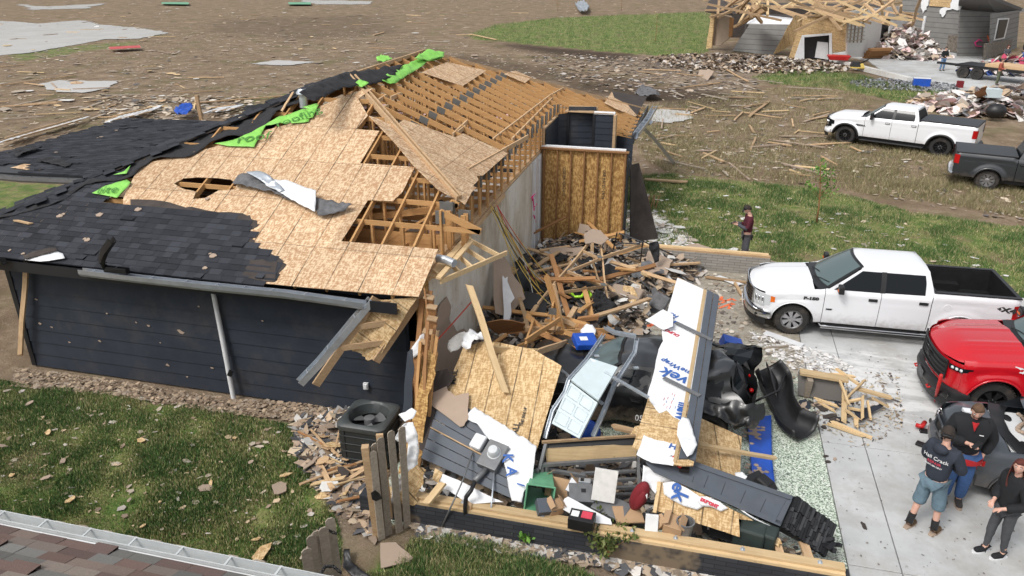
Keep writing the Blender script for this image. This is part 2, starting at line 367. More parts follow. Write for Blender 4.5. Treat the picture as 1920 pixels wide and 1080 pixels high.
# ---------------- polygons ----------------
def inpoly(x, y, P):
    c = False; j = len(P)-1
    for i in range(len(P)):
        if (P[i][1] > y) != (P[j][1] > y) and x < (P[j][0]-P[i][0])*(y-P[i][1])/(P[j][1]-P[i][1])+P[i][0]: c = not c
        j = i
    return c
def inpoly_np(X, Y, P):
    c = np.zeros(X.shape, bool); j = len(P)-1
    for i in range(len(P)):
        (xi, yi), (xj, yj) = P[i], P[j]
        if yi != yj: c ^= ((yi > Y) != (yj > Y)) & (X < (xj-xi)*(Y-yi)/(yj-yi)+xi)
        j = i
    return c
def gpoly(pp, z=0.): return [tuple(G(x, y, z)[:2]) for x, y in pp]
def jag(loop, n=3, a=.04, closed=True):
    out = []; L = [Vector(p) for p in loop]
    for i in range(len(L) if closed else len(L)-1):
        p, q = L[i], L[(i+1) % len(L)]; out.append(p); d = q-p
        for k in range(1, n+1):
            out.append(p+d*(k+random.uniform(-.3, .3))/(n+1)+Vector([random.uniform(-a, a) for _ in range(3)]))
    if not closed: out.append(L[-1])
    return out
def sheet(name, loops, th, mat, parent=None, xaxis=None, n=None, label=None, cat=None, group=None, mside=None, rag=0, rn=3):
    """flat panel in its own frame: object x along xaxis, z along the normal"""
    L = [Vector(p) for p in loops[0]]
    if n is None:
        n = Vector((0, 0, 0))
        for i in range(len(L)): n += (L[i]-L[0]).cross(L[(i+1) % len(L)]-L[0])
        if n.z < 0: n = -n
    n = Vector(n).normalized(); x = Vector(xaxis) if xaxis is not None else (L[1]-L[0]); x = (x-n*x.dot(n)).normalized(); y = n.cross(x)
    o0 = L[0].copy(); A = Matrix((x, y, n)).transposed().to_4x4(); A.translation = o0; Ai = A.inverted()
    lo = [[Ai @ Vector(p) for p in l] for l in loops]
    if rag: lo = [jag(l, rn, rag) for l in lo]
    lo = [[Vector((p.x, p.y, 0)) for p in l] for l in lo]
    b = MB(); b.prism(lo, th, 0, 1 if mside else None, n=(0, 0, 1))
    me = b.mesh(name, [mat]+([mside] if mside else [])); o = bpy.data.objects.new(name, me); S.collection.objects.link(o)
    if parent: o.parent = parent; o.matrix_parent_inverse = Matrix.LocRotScale(parent.location, parent.rotation_euler, None).inverted() if parent.type == 'EMPTY' else parent.matrix_basis.inverted()
    o.matrix_basis = A
    if label: tag(o, label, cat, group)
    return o
def board(a, b, w=.089, h=.038, mat='lumber', name='board', label=None, cat='board', group=None, parent=None, up=(0, 0, 1), rough=True):
    a, b = V3(a), V3(b); A = frame(b-a, up).to_4x4(); A.translation = (a+b)/2; Ln = (b-a).length
    m = MB()
    if rough:
        n = 3; e = [random.uniform(-.05, .05) for _ in range(4)]; vs = []
        for i in range(n+1):
            x = -Ln/2+Ln*i/n; bow = 0.006*math.sin(i*2.1)*Ln
            for k, (yy, zz) in enumerate(((-1, -1), (1, -1), (1, 1), (-1, 1))):
                vs.append((x+(e[k] if i in (0, n) else 0), yy*w/2+bow, zz*h/2))
        fs = [(3, 2, 1, 0), tuple(n*4+k for k in range(4))]
        for i in range(n):
            for k in range(4): fs.append((i*4+k, i*4+(k+1) % 4, (i+1)*4+(k+1) % 4, (i+1)*4+k))
        m.add(vs, fs)
    else: m.box((0, 0, 0), (Ln, w, h))
    me = m.mesh(name, MT[mat]); o = bpy.data.objects.new(name, me); S.collection.objects.link(o)
    if parent: o.parent = parent; o.matrix_parent_inverse = Matrix.LocRotScale(parent.location, parent.rotation_euler, None).inverted() if parent.type == 'EMPTY' else parent.matrix_basis.inverted()
    o.matrix_basis = A
    if label: tag(o, label, cat, group)
    return o
def text(s, size, mat, M4, parent=None, name='lettering', ext=.001, sx=1., bold=0.):
    cu = bpy.data.curves.new(name, 'FONT'); cu.body = s; cu.size = size; cu.extrude = ext; cu.align_x = 'CENTER'; cu.align_y = 'CENTER'; cu.offset = bold; cu.resolution_u = 3
    t = bpy.data.objects.new('t', cu); S.collection.objects.link(t); bpy.context.view_layer.update()
    me = bpy.data.meshes.new_from_object(t.evaluated_get(bpy.context.evaluated_depsgraph_get())); bpy.data.objects.remove(t)
    me.name = name; me.transform(Matrix.Diagonal((sx, 1, 1, 1))); me.materials.clear(); me.materials.append(MT[mat])
    o = bpy.data.objects.new(name, me); S.collection.objects.link(o)
    if parent: o.parent = parent; o.matrix_parent_inverse = Matrix.LocRotScale(parent.location, parent.rotation_euler, None).inverted() if parent.type == 'EMPTY' else parent.matrix_basis.inverted()
    o.matrix_basis = M4
    return o
def crumple(name, outline, mat, amp=.05, z=None, parent=None, res=.06, sag=0., label=None, cat=None, group=None, thick=.004, freq=3.):
    """a limp piece of cloth or wrap: 3D outline filled with a wrinkled grid"""
    L = [Vector(p) for p in outline]; c = sum(L, Vector())/len(L); n = Vector((0, 0, 0))
    for i in range(len(L)): n += (L[i]-c).cross(L[(i+1) % len(L)]-c)
    n.normalize()
    if n.z < 0: n = -n
    A = frame(L[1]-L[0], n); x = (L[1]-L[0]); x = (x-n*x.dot(n)).normalized(); y = n.cross(x)
    P2 = [((p-c).dot(x), (p-c).dot(y), (p-c).dot(n)) for p in L]
    x0 = min(p[0] for p in P2); x1 = max(p[0] for p in P2); y0 = min(p[1] for p in P2); y1 = max(p[1] for p in P2)
    bm = bmesh.new(); lo = [bm.verts.new((p[0], p[1], 0)) for p in P2]
    es = [bm.edges.new((lo[i], lo[(i+1) % len(lo)])) for i in range(len(lo))]
    bmesh.ops.triangle_fill(bm, use_beauty=True, edges=es)
    for _ in range(6):
        long = [e for e in bm.edges if e.calc_length() > res]
        if not long: break
        bmesh.ops.subdivide_edges(bm, edges=long, cuts=1); bmesh.ops.triangulate(bm, faces=[f for f in bm.faces if len(f.verts) > 3])
    sd = random.random()*50
    for v in bm.verts:
        wsum = 0; h = 0
        for p in P2:
            d = 1/((v.co.x-p[0])**2+(v.co.y-p[1])**2+.003)**1.2; wsum += d; h += d*p[2]
        q = Vector((v.co.x*freq, v.co.y*freq, sd)); hh = noise.fractal(q, .9, 2.1, 4)
        r1 = abs(noise.noise(q*1.7+Vector((9, 3, 1))))
        v.co.z = h/wsum+amp*(hh*.7+(.5-r1)*.9)
    A4 = Matrix((x, y, n)).transposed().to_4x4(); A4.translation = c
    me = bpy.data.meshes.new(name); bm.normal_update()
    up = [f for f in bm.faces]
    if sum(f.normal.z for f in up) < 0: bmesh.ops.reverse_faces(bm, faces=up)
    bm.to_mesh(me); bm.free(); me.materials.append(MT[mat]); me.polygons.foreach_set('use_smooth', [True]*len(me.polygons))
    o = bpy.data.objects.new(name, me); S.collection.objects.link(o)
    if parent: o.parent = parent; o.matrix_parent_inverse = Matrix.LocRotScale(parent.location, parent.rotation_euler, None).inverted() if parent.type == 'EMPTY' else parent.matrix_basis.inverted()
    o.matrix_basis = A4; md = o.modifiers.new('s', 'SOLIDIFY'); md.thickness = thick; md.offset = 0
    if label: tag(o, label, cat, group)
    return o
# ---------------- ground and setting ----------------
GRASS = [  # (pixel outline, amount)
 ([(-300, 700), (60, 725), (200, 735), (420, 770), (560, 800), (560, 860), (600, 900), (640, 1000), (640, 1100), (560, 1300), (-700, 1300)], .82),
 ([(780, 1010), (880, 1005), (1000, 1045), (1090, 1075), (1000, 1300), (640, 1300), (690, 1060)], .85),
 ([(1165, 440), (1170, 330), (1260, 325), (1400, 340), (1550, 355), (1700, 395), (1860, 420), (2100, 440), (2100, 640), (1900, 560), (1700, 500), (1420, 500), (1330, 480), (1230, 470)], .9),
 ([(870, 68), (930, 45), (1060, 32), (1330, 22), (1345, 60), (1325, 103), (1240, 105), (1130, 96), (1000, 84), (900, 74)], .95),
 ([(1405, 145), (1500, 128), (1560, 130), (1650, 150), (1700, 160), (1835, 182), (1810, 200), (1700, 195), (1640, 180), (1560, 165), (1450, 158)], .75),
 ([(-200, 320), (150, 340), (170, 360), (60, 400), (-200, 420)], .6),
 ([(0, 100), (100, 88), (190, 80), (270, 74), (270, 84), (180, 95), (60, 115), (0, 120)], .55),
 ([(440, 180), (520, 165), (600, 180), (500, 215), (400, 215)], .45),
 ([(1560, 250), (1920, 260), (2000, 330), (1700, 330), (1560, 290)], .38), ([(1200, 245), (1300, 240), (1420, 260), (1500, 300), (1300, 320), (1200, 300)], .36)]
WET = [([(940, 78), (1060, 90), (1180, 100), (1280, 125), (1290, 145), (1150, 118), (1010, 98), (950, 88)], .9), ([(1060, 150), (1200, 165), (1330, 165), (1420, 185), (1330, 200), (1200, 190), (1060, 165)], .8),
 ([(700, 100), (900, 105), (1100, 140), (1250, 150), (1200, 175), (1000, 150), (800, 125)], .55), ([(430, 35), (700, 28), (760, 60), (560, 75), (380, 60)], .3), ([(1270, 190), (1420, 195), (1380, 215), (1230, 215)], .5), ([(680, 850), (760, 880), (770, 980), (680, 1000)], .35), ([(760, 960), (1200, 1030), (1600, 1090), (1400, 1100), (900, 1010)], .45)]
DRY = [([(40, 690), (200, 715), (420, 750), (760, 770), (900, 800), (640, 900), (560, 800), (400, 765), (200, 735), (30, 715)], .95), ([(1170, 380), (1240, 400), (1330, 470), (1230, 480), (1160, 470)], .7),
 ([(560, 800), (700, 790), (700, 1000), (640, 1080), (600, 900)], .85), ([(760, 950), (1580, 1070), (1500, 1200), (1000, 1080), (760, 1010)], .6), ([(1080, 120), (1330, 90), (1600, 150), (1500, 130), (1350, 175), (1200, 140)], .6), ([(1820, 160), (2000, 160), (2000, 250), (1830, 220)], .5)]
def axis(segs):
    out = []
    for a, b, s in segs: out += list(np.arange(a, b, s))
    out.append(segs[-1][1]); return np.array(out)
gx = axis([(-900, -200, 50), (-200, -60, 4), (-60, -20, .8), (-20, 14, .2), (14, 70, 1.), (70, 200, 8), (200, 900, 50)])
gy = axis([(-60, 2, 4), (2, 30, .2), (30, 75, .8), (75, 200, 4), (200, 1500, 60)])
X, Y = np.meshgrid(gx, gy, indexing='ij')
def zone(defs, soft=1.):
    A = np.zeros(X.shape)
    for pp, amt in defs:
        P = gpoly(pp)
        acc = np.zeros(X.shape)
        for dx, dy in ((0, 0), (.35, .2), (-.35, -.2), (.2, -.35), (-.2, .35)):
            k = 1+Y*.03; acc += inpoly_np(X+dx*k, Y+dy*k, P)
        A = np.maximum(A, acc/5*amt)
    return A
zg, zw, zd = zone(GRASS), zone(WET), zone(DRY)
Zh = np.zeros(X.shape)
for i in range(X.shape[0]):
    for j in range(X.shape[1]):
        if abs(X[i, j]) < 60 and 2 < Y[i, j] < 75:
            q = Vector((X[i, j]*.35, Y[i, j]*.35, 0)); Zh[i, j] = .035*noise.noise(q)+.02*noise.noise(q*5)
# flat under the concrete and the houses
flat = ((X > -4.9) & (Y > 8.2) & (Y < 20.4) & (X < 60)) | ((X > 2.2) & (Y < 20.4)) | ((X > -14) & (X < -4) & (Y > 10.6) & (Y < 28)) | ((X > 4) & (Y > 50))
Zh[flat] = 0; Zh -= .02; Zh[flat] -= .03
idx = np.arange(X.size).reshape(X.shape)
fc = np.stack([idx[:-1, :-1], idx[1:, :-1], idx[1:, 1:], idx[:-1, 1:]], -1).reshape(-1, 4)
me = bpy.data.meshes.new('ground'); me.from_pydata(np.stack([X, Y, Zh], -1).reshape(-1, 3).tolist(), [], fc.tolist())
for nm, A in (('g', zg), ('w', zw), ('d', zd)):
    at = me.attributes.new(nm, 'FLOAT', 'POINT'); at.data.foreach_set('value', A.ravel().astype(np.float32))
me.materials.append(MT['ground']); me.polygons.foreach_set('use_smooth', [True]*len(me.polygons))
tag(mkobj('ground', me), kind='structure')

def pool(pp, z, name='puddle', jn=5, ja=1.2):
    jn *= 2
    P = [G(x, y, z) for x, y in pp]; L = []
    for i in range(len(P)):
        p, q = P[i], P[(i+1) % len(P)]; L.append(p)
        e = min(ja, (q-p).length/(jn+1)*.45)
        for k in range(1, jn+1): v = p.lerp(q, k/(jn+1)); L.append(v+Vector((random.uniform(-e, e), random.uniform(-e, e), 0))+Vector((0, 1, 0))*ja*.9*noise.noise(v*.35))
    b = MB(); b.prism([L], .01, n=(0, 0, 1)); tag(b.build(name, MT['water']), kind='structure')
pool([(-120, 45), (0, 38), (70, 44), (150, 38), (210, 48), (262, 52), (318, 61), (262, 72), (200, 73), (140, 84), (60, 98), (0, 104), (-160, 112)], .03, jn=7, ja=.9)
pool([(72, 158), (110, 150), (165, 152), (222, 151), (205, 165), (160, 173), (105, 172)], .03, jn=4, ja=.3)
pool([(1205, 212), (1240, 203), (1292, 208), (1300, 222), (1255, 230), (1215, 226)], .03, jn=4, ja=.2)
pool([(30, 8), (90, 12), (200, 6), (160, 16), (60, 18)], .02, ja=1.5); pool([(560, 0), (700, 2), (690, 8), (590, 8)], .02, ja=1.5); pool([(470, 120), (520, 112), (590, 116), (540, 122)], .03, jn=4, ja=.4)


# driveway: slabs with real joints
b = MB(); x0, x1 = 2.60, 34.; ys = [3.0, 6.15, 9.15, 12.2, 15.25, 19.95]; xs = [x0, 3.32, 6.2, 9.2, 12.2, 15.2, 20, 26, x1]
for i in range(len(xs)-1):
    for j in range(len(ys)-1):
        b.box(((xs[i]+xs[i+1])/2, (ys[j]+ys[j+1])/2, -.05), (xs[i+1]-xs[i]-.016, ys[j+1]-ys[j]-.016, .10))
tag(b.build('driveway', MT['concrete'], bevel=.006), kind='structure')
b = MB(); b.box(((x0+x1)/2, 11.5, -.09), (x1-x0, 17.1, .1)); tag(b.build('driveway_base', MT['felt']), kind='structure')
b = MB(); b.box((-.93, 14.2, -.05), (7.04, 11.6, .1)); tag(b.build('garage_floor', MT['epoxy']), kind='structure')
P = [G(x, y, .02) for x, y in [(1560, 100), (1627, 113), (1682, 152), (1745, 168), (1827, 186), (1880, 178), (2100, 190), (2100, 120), (1900, 118), (1800, 95), (1700, 80)]]
b = MB(); b.prism([P], .1, n=(0, 0, 1)); tag(b.build('concrete_pad', MT['concrete2']), kind='structure')

# grass blades as stuff
def blades(name, pp, n, h=(.03, .09), cols=None, patch=1.):
    P = gpoly(pp); xs_ = [p[0] for p in P]; ys_ = [p[1] for p in P]
    q = rng.uniform([min(xs_), min(ys_)], [max(xs_), max(ys_)], (n*3, 2)); q = q[inpoly_np(q[:, 0], q[:, 1], P)]
    k = np.array([noise.fractal(Vector((a*.9, b_*.9, 3)), 1, 2, 4) for a, b_ in q]); keep = k > (rng.random(len(q))*1.2-.72)*patch
    q = q[keep][:n]; k = k[keep][:n]; m = len(q)
    keep = ~((q[:, 0] > -4.6) & (q[:, 1] > 8.3) & (q[:, 1] < 20.3) & (q[:, 0] < 2.6)) & ~((q[:, 0] > 2.5) & (q[:, 1] < 20.0)) & ~((q[:, 0] > -13.3) & (q[:, 0] < -4) & (q[:, 1] > 10.9) & (q[:, 1] < 22)); q = q[keep]; k = k[keep]; m = len(q)
    hh = rng.uniform(h[0], h[1], m)*(1+.8*np.clip(k, -.5, 1)); a = rng.uniform(0, 6.28, m); ww = rng.uniform(.006, .014, m); ln = rng.uniform(-.8, .8, (m, 2))*hh[:, None]
    c = np.stack([q[:, 0], q[:, 1], np.full(m, -.03)], 1); dx = np.stack([np.cos(a)*ww, np.sin(a)*ww, np.zeros(m)], 1)
    tip = c+np.stack([ln[:, 0], ln[:, 1], hh+.03], 1)
    v = np.stack([c-dx, c+dx, tip], 1).reshape(-1, 3); me = bpy.data.meshes.new(name)
    me.vertices.add(3*m); me.vertices.foreach_set('co', v.ravel()); me.loops.add(3*m); me.loops.foreach_set('vertex_index', np.arange(3*m)); me.polygons.add(m); me.polygons.foreach_set('loop_start', np.arange(m)*3)
    try: me.polygons.foreach_set('loop_total', np.full(m, 3))
    except Exception: pass
    me.update(calc_edges=True)
    C0 = np.array(cols or [(.06, .13, .03), (.11, .20, .05), (.25, .27, .095), (.44, .39, .21)])
    pr = np.clip(.45+1.7*k, 0, 1); r = rng.random(m); ci = np.where(r < .05+.55*pr, 0, np.where(r < .25+.52*pr, 1, np.where(r < .68+.24*pr, 2, 3))); col = C0[ci]*rng.uniform(.7, 1.3, (m, 1))
    at = me.color_attributes.new('col', 'FLOAT_COLOR', 'CORNER'); at.data.foreach_set('color', np.repeat(np.concatenate([col, np.ones((m, 1))], 1), 3, 0).ravel())
    me.materials.append(MT['grass']); tag(mkobj(name, me), 'short green and straw grass', 'grass', kind='stuff')
blades('lawn_grass', [(-100, 690), (60, 725), (200, 735), (420, 770), (560, 800), (560, 860), (600, 900), (640, 1000), (640, 1100), (-300, 1100)], 170000, (.018, .055))
blades('front_grass', [(770, 1010), (880, 1005), (980, 1035), (1090, 1070), (1180, 1130), (640, 1130), (690, 1075), (740, 1070)], 34000, (.025, .09))
blades('side_grass', GRASS[2][0], 120000, (.03, .09))
blades('far_grass', GRASS[3][0], 30000, (.1, .28)); blades('pad_grass', GRASS[4][0], 14000, (.08, .2))
STRAW = [(.30, .25, .14), (.38, .32, .19), (.16, .17, .06), (.22, .17, .10)]
blades('dry_stubble', [(1200, 235), (1560, 300), (1920, 350), (2000, 420), (1550, 352), (1250, 322), (1195, 290)], 30000, (.05, .2), STRAW)
blades('field_stubble', [(1200, 200), (1560, 150), (1640, 185), (1560, 300), (1200, 235)], 16000, (.06, .2), STRAW)
blades('truck_stubble', [(1560, 250), (1830, 300), (2000, 300), (2000, 420), (1560, 350)], 20000, (.05, .16), STRAW)
# ---------------- the damaged house ----------------
ZE, SL, RX, RZ, YS, YN = 2.64, .42, -8.25, 5.29, 16.95, 22.2
XW, XE_, YSO, YNO = -14.6, -1.9, 10.6, 28.55
nS = Vector((0, -SL, 1)).normalized(); qS = Vector((-8, YSO, ZE))
nE = Vector((SL, 0, 1)).normalized(); qE = Vector((RX, 15, RZ))
def pS(x, y): return ON(x, y, qS, nS)
def pE(x, y): return ON(x, y, qE, nE)
H = thing('damaged_house', 'dark sided single storey house with half its roof stripped to bare OSB and open trusses', 'house', (-8.5, 16, 0))
# south wall of lap boards
WY = 11.08; b = MB(); z = 0.; k = 0
while z < 2.5:
    h = .29; b.add([(-13.12, WY-.016, z), (-4.72, WY-.016, z), (-4.72, WY+.004, z+h+.02), (-13.12, WY+.004, z+h+.02), (-13.12, WY+.02, z), (-4.72, WY+.02, z)], [(0, 1, 2, 3), (4, 5, 1, 0)]); z += h
b.box((-13.13, WY+.02, 1.32), (.11, .10, 2.64), mi=1)
b.box((-8.9, WY+.07, 1.3), (8.4, .1, 2.6), mi=0)
ws = b.build('lap_siding_wall', [MT['siding'], MT['trim']], H)
b = MB(); b.box((-13.1, 14.2, 1.3), (.12, 6.1, 2.6)); b.box((-13.17, 14.2, 1.3), (.02, 6.1, 2.6)); b.box((-13.1, 20.8, 1.3), (.12, 6.9, 2.6)); b.box((-7.9, 28., 1.3), (10.4, .14, 2.6)); b.box((-2.72, 26.05, 1.3), (.14, 3.8, 2.6))
b.build('rear_wall', [MT['siding']], H)
b = MB(); b.box((-5.55, WY-.045, .62), (.09, .05, .13)); b.box((-5.55, WY-.075, .62), (.06, .03, .09)); b.build('dryer_vent', [MT['white']], H)
# scars in the siding where debris struck: bare splintered wood
for px, py, s in [(338, 622, 14), (278, 611, 7), (75, 607, 8), (97, 614, 6), (187, 640, 9), (143, 515, 6), (190, 524, 9), (222, 530, 7), (314, 685, 9), (397, 690, 6), (351, 707, 5), (200, 588, 6), (492, 602, 5), (60, 500, 7), (130, 642, 5), (255, 605, 5), (372, 575, 4), (68, 562, 8), (300, 643, 4), (215, 723, 4)]:
    c = GY(px, py, WY-.022); r = s/150.; L = [c+Vector((r*random.uniform(.35, 1)*math.cos(a), 0, r*.6*random.uniform(.3, 1)*math.sin(a)-.15*r*math.cos(a))) for a in [i*.9 for i in range(7)]]
    b = MB(); b.prism([L], .012, n=(0, -1, 0)); b.build('siding_scar', [MT['drybrown']], H)

# east wall towards the garage, stained, with plates on top
b = MB(); L = [Vector((-4.4, 11.9, 0)), Vector((-4.4, 20.95, 0)), Vector((-4.4, 20.95, 2.72)), Vector((-4.4, 11.55, 2.72)), Vector((-4.4, 11.5, 2.1)), Vector((-4.4, 11.7, 1.3)), Vector((-4.4, 11.62, .6))]
b.prism([L], .02, n=(1, 0, 0)); b.build('garage_side_wall', [MT['stained']], H)
b = MB(); b.prism([[Vector((-4.42, 11.2, 0)), Vector((-4.42, 21.1, 0)), Vector((-4.42, 21.1, 2.70)), Vector((-4.42, 11.2, 2.70))]], .12, n=(1, 0, 0)); b.build('wall_core', [MT['osb_in']], H)
b = MB(); b.bar((-4.47, 11.15, 2.76), (-4.47, 21.1, 2.76), .14, .04); b.bar((-4.50, 11.4, 2.80), (-4.50, 21.1, 2.80), .14, .038); b.bar((-4.36, 12.7, 2.73), (-4.36, 16.6, 2.73), .05, .09); b.build('top_plate', [MT['lumber']], H)
# drywall rag + insulated gap line near the house end
b = MB(); b.box((-4.385, 20.35, 1.36), (.02, 1.1, 2.7)); b.box((-4.36, 20.05, 1.36), (.03, .05, 2.7)); b.box((-4.36, 20.6, 1.36), (.03, .04, 2.7)); b.build('door_frame', [MT['white']], H)
b = MB()
for (x0, y0), (x1, y1) in [((997, 372), (1000, 366)), ((1000, 366), (1005, 362)), ((999, 372), (1001, 395)), ((1000, 403), (1004, 416)), ((1004, 416), (1001, 404)), ((1003, 360), (1004, 372)), ((1001, 388), (1006, 382))]:
    b.bar(GX(x0, y0, -4.37), GX(x1, y1, -4.37), .004, .05, up=(1, 0, 0))
b.build('spray_mark', [MT['pspray']], H)
# ceiling and insulation seen through the openings
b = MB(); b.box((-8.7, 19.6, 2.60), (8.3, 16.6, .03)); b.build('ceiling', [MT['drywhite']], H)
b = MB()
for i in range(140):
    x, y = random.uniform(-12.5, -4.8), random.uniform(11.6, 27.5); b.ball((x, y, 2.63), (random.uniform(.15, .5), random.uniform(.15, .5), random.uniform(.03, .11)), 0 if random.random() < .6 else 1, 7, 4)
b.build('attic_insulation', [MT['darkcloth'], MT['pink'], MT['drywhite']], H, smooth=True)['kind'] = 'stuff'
# trusses
tr0 = 0
def truss(y, xr, zr, xe, xw=-13.2, extra=False):
    """one roof truss standing across the house at y: ridge at xr, cut at xe"""
    b = MB(); T = .038; hb = .089
    ze = RZ-SL*(xe-RX)
    top = RZ-SL*abs(xr-RX) if zr is None else zr
    b.bar((xr, y, top-.06), (xe, y, ze-.06), T, .12)
    b.bar((xw, y, RZ-SL*abs(xw-RX)-.06), (RX-(xr-RX), y, top-.06), T, .10)
    if xr-RX > .1: b.bar((RX-(xr-RX), y, top-.06), (xr, y, top-.06), T, .09)
    b.bar((xw, y, 2.69), (min(xe, -2.4), y, 2.69), T, .11)
    x = RX; xs = []
    while x < xe: xs.append(x); x += .61 if extra else 1.22
    for i, x in enumerate(xs):
        zt = min(top, RZ-SL*abs(x-RX))-.1
        if zt > 2.85: b.bar((x, y, 2.72), (x, y, zt), T, .08, up=(0, 1, 0))
        if i % 2 == 0 and not extra and x+1.22 < xe: b.bar((x, y+.002, 2.74), (x+1.22, y+.002, min(top, RZ-SL*(x+1.22-RX))-.12), T*.9, .08, up=(0, 1, 0))
    b.bar((xe, y, 2.76), (xe, y, ze-.02), T, .12, up=(0, 1, 0))
    for x in [q for q in (-6.3, -9.5) if abs(q-RX) > xr-RX+.15]:
        b.box((x, y, RZ-SL*abs(x-RX)-.09), (.22, T+.006, .15), frame((1, 0, -SL if x > RX else SL)), 1)
    b.box((xe-.02, y, ze-.16), (.17, T+.006, .24), None, 1)
    return b
y = 12.4; n = 0
while y < 28.2:
    hipx = RX+max(0, YS-y, y-YN); xe = -4.44 if y < 23.6 else -2.15
    zr = RZ-SL*(hipx-RX)
    if zr > 3.0: truss(y, hipx, zr, xe, extra=(n % 3 != 1)).build('truss', [MT['truss'], MT['plate']], H)
    y += .61; n += 1
# jack rafters of the south slope seen in the big opening + hip rafter
b = MB()
for x in (-4.78, -5.38, -5.99, -6.6, -7.2, -7.85, -8.5, -9.1, -9.75, -10.4):
    y1 = min(YS, YSO+(XE_-x) if x > RX else YS); y1 = max(11.2, YS-(x-RX) if x > RX else YS-abs(x-RX))
    b.bar((x, 10.75, ZE+SL*.15-.07), (x, y1, ZE+SL*(y1-YSO)-.07), .038, .11)
    b.bar((x, 11.2, 2.70), (x, 14.2, 2.70), .038, .10); b.bar((x, 12.75, 2.72), (x, 12.75, ZE+SL*2.1-.1), .038, .08, up=(0, 1, 0))
b.build('jack_rafter', [MT['truss']], H)
b = MB(); b.bar((RX+.05, YS-.05, RZ-.02), (-4.35, YS-3.85, RZ-SL*3.85+.0), .045, .13); b.bar((RX+.15, YS+.02, RZ-.03), (-4.32, YS-3.75, RZ-SL*3.85+.0), .04, .12)
b.build('hip_rafter', [MT['lumber']], H)
b = MB()
for a, c in [((878, 391), (880, 462)), ((845, 386), (850, 460)), ((873, 395), (858, 455)), ((835, 372), (836, 440))]:
    p = pE(*a); b.bar(p-Vector((.05, 0, .1)), Vector((p.x-.05, p.y, 2.74)), .09, .04, up=(0, 1, 0))
b.bar((-7.4, 13.05, 2.95), (-4.6, 13.2, 3.45), .04, .13); b.bar((-8.2, 13.0, 2.85), (-4.55, 13.0, 2.85), .04, .2); b.bar((-8.2, 14.3, 2.85), (-4.55, 14.3, 2.85), .04, .2)
b.build('girder_truss', [MT['truss']], H)
b = MB(); p = pE(878, 388); b.box((p.x-.06, p.y-.05, p.z-.15), (.24, .03, .2)); p = pE(838, 372); b.box((p.x, p.y-.05, p.z-.14), (.26, .03, .17)); b.build('gang_plate', [MT['plate']], H)
# blocking and bracing over the trusses
b = MB()
def onE(p, dz=.0): q = pE(*p); q.z += dz; return q
for p, q in [((862, 362), (0, 0))][:0]: pass
for p, q in [((702, 190), (724, 176)), ((732, 180), (751, 173)), ((710, 204), (727, 195)), ((849, 249), (876, 224)), ((858, 245), (872, 234))]: b.bar(onE(p, -.05), onE(q, -.05), .04, .09)
b.bar(onE((925, 262), .03), onE((1034, 178), .03), .04, .03); b.bar(onE((960, 258), -.05), onE((1035, 182), -.05), .04, .08); b.bar(onE((1035, 178), .02), onE((1056, 166), .02), .04, .04)
b.bar(onE((878, 318), -.02), onE((990, 255), -.02), .038, .11)
b.bar((RX, YS, RZ-.02), (RX, YN, RZ-.02), .04, .1); b.bar((RX, YN, RZ-.03), (-2.1, YNO-.2, ZE+.08), .04, .1)
b.build('roof_bracing', [MT['lumber']], H)
# roof deck
def deck(px, plane, holes=(), rag=0, name='roof_deck', mat='osb_roof', th=.012, lift=.012, rn=3):
    q, n = (qS, nS) if plane == 'S' else (qE, nE); up = n*lift
    P = [ON(x, y, q, n)+up for x, y in px]; HO = [[ON(x, y, q, n)+up for x, y in h] for h in holes]
    return sheet(name, [P]+HO, th, MT[mat], H, xaxis=(1, 0, 0) if plane == 'S' else (0, 1, 0), n=n, rag=rag, rn=rn)
eave = [PJ((x, YSO, ZE)) for x in (-4.62, -6.9, -10, -14.55)]
deck([(232, 372), (262, 310), (400, 277), (480, 250), (545, 232), (600, 200), (668, 172), (700, 166), (672, 186), (690, 217), (668, 243), (712, 246), (675, 307), (778, 314), (755, 360), (737, 378), (690, 376), (640, 453), (822, 468), (785, 557), (700, 551), (420, 525), (230, 420)], 'S',
     [[(326, 345), (345, 335), (372, 333), (400, 334), (432, 337), (445, 345), (440, 356), (410, 358), (385, 372), (362, 374), (368, 360), (345, 355)]], rag=.004)
deck([(692, 218), (707, 223), (740, 237), (757, 225), (853, 258), (868, 251), (952, 288), (905, 330), (893, 330), (897, 338), (886, 350), (893, 352), (883, 363), (872, 384), (860, 376), (822, 357), (776, 312), (740, 268)], 'E', rag=.004)
deck([(790, 136), (837, 117), (912, 133), (867, 162)], 'E'); deck([(945, 139), (966, 133), (997, 146), (984, 156)], 'E')
deck([(1133, 193), (1147, 172), (1152, 184), (1176, 195), (1196, 215), (1192, 219), (1158, 206)], 'E', rag=.01)
deck([(1147, 172), (1213, 182), (1194, 217), (1176, 196), (1152, 184)], 'E', mat='felt', name='underlayment', lift=.02)
# west slope and rest of the north slope (turned away)
b = MB(); b.prism([[Vector((XW, YSO, ZE)), Vector((RX, YS, RZ)), Vector((RX, YN, RZ)), Vector((XW, YNO, ZE))]], .03, n=(-SL, 0, 1)); b.build('west_slope', [MT['felt']], H)
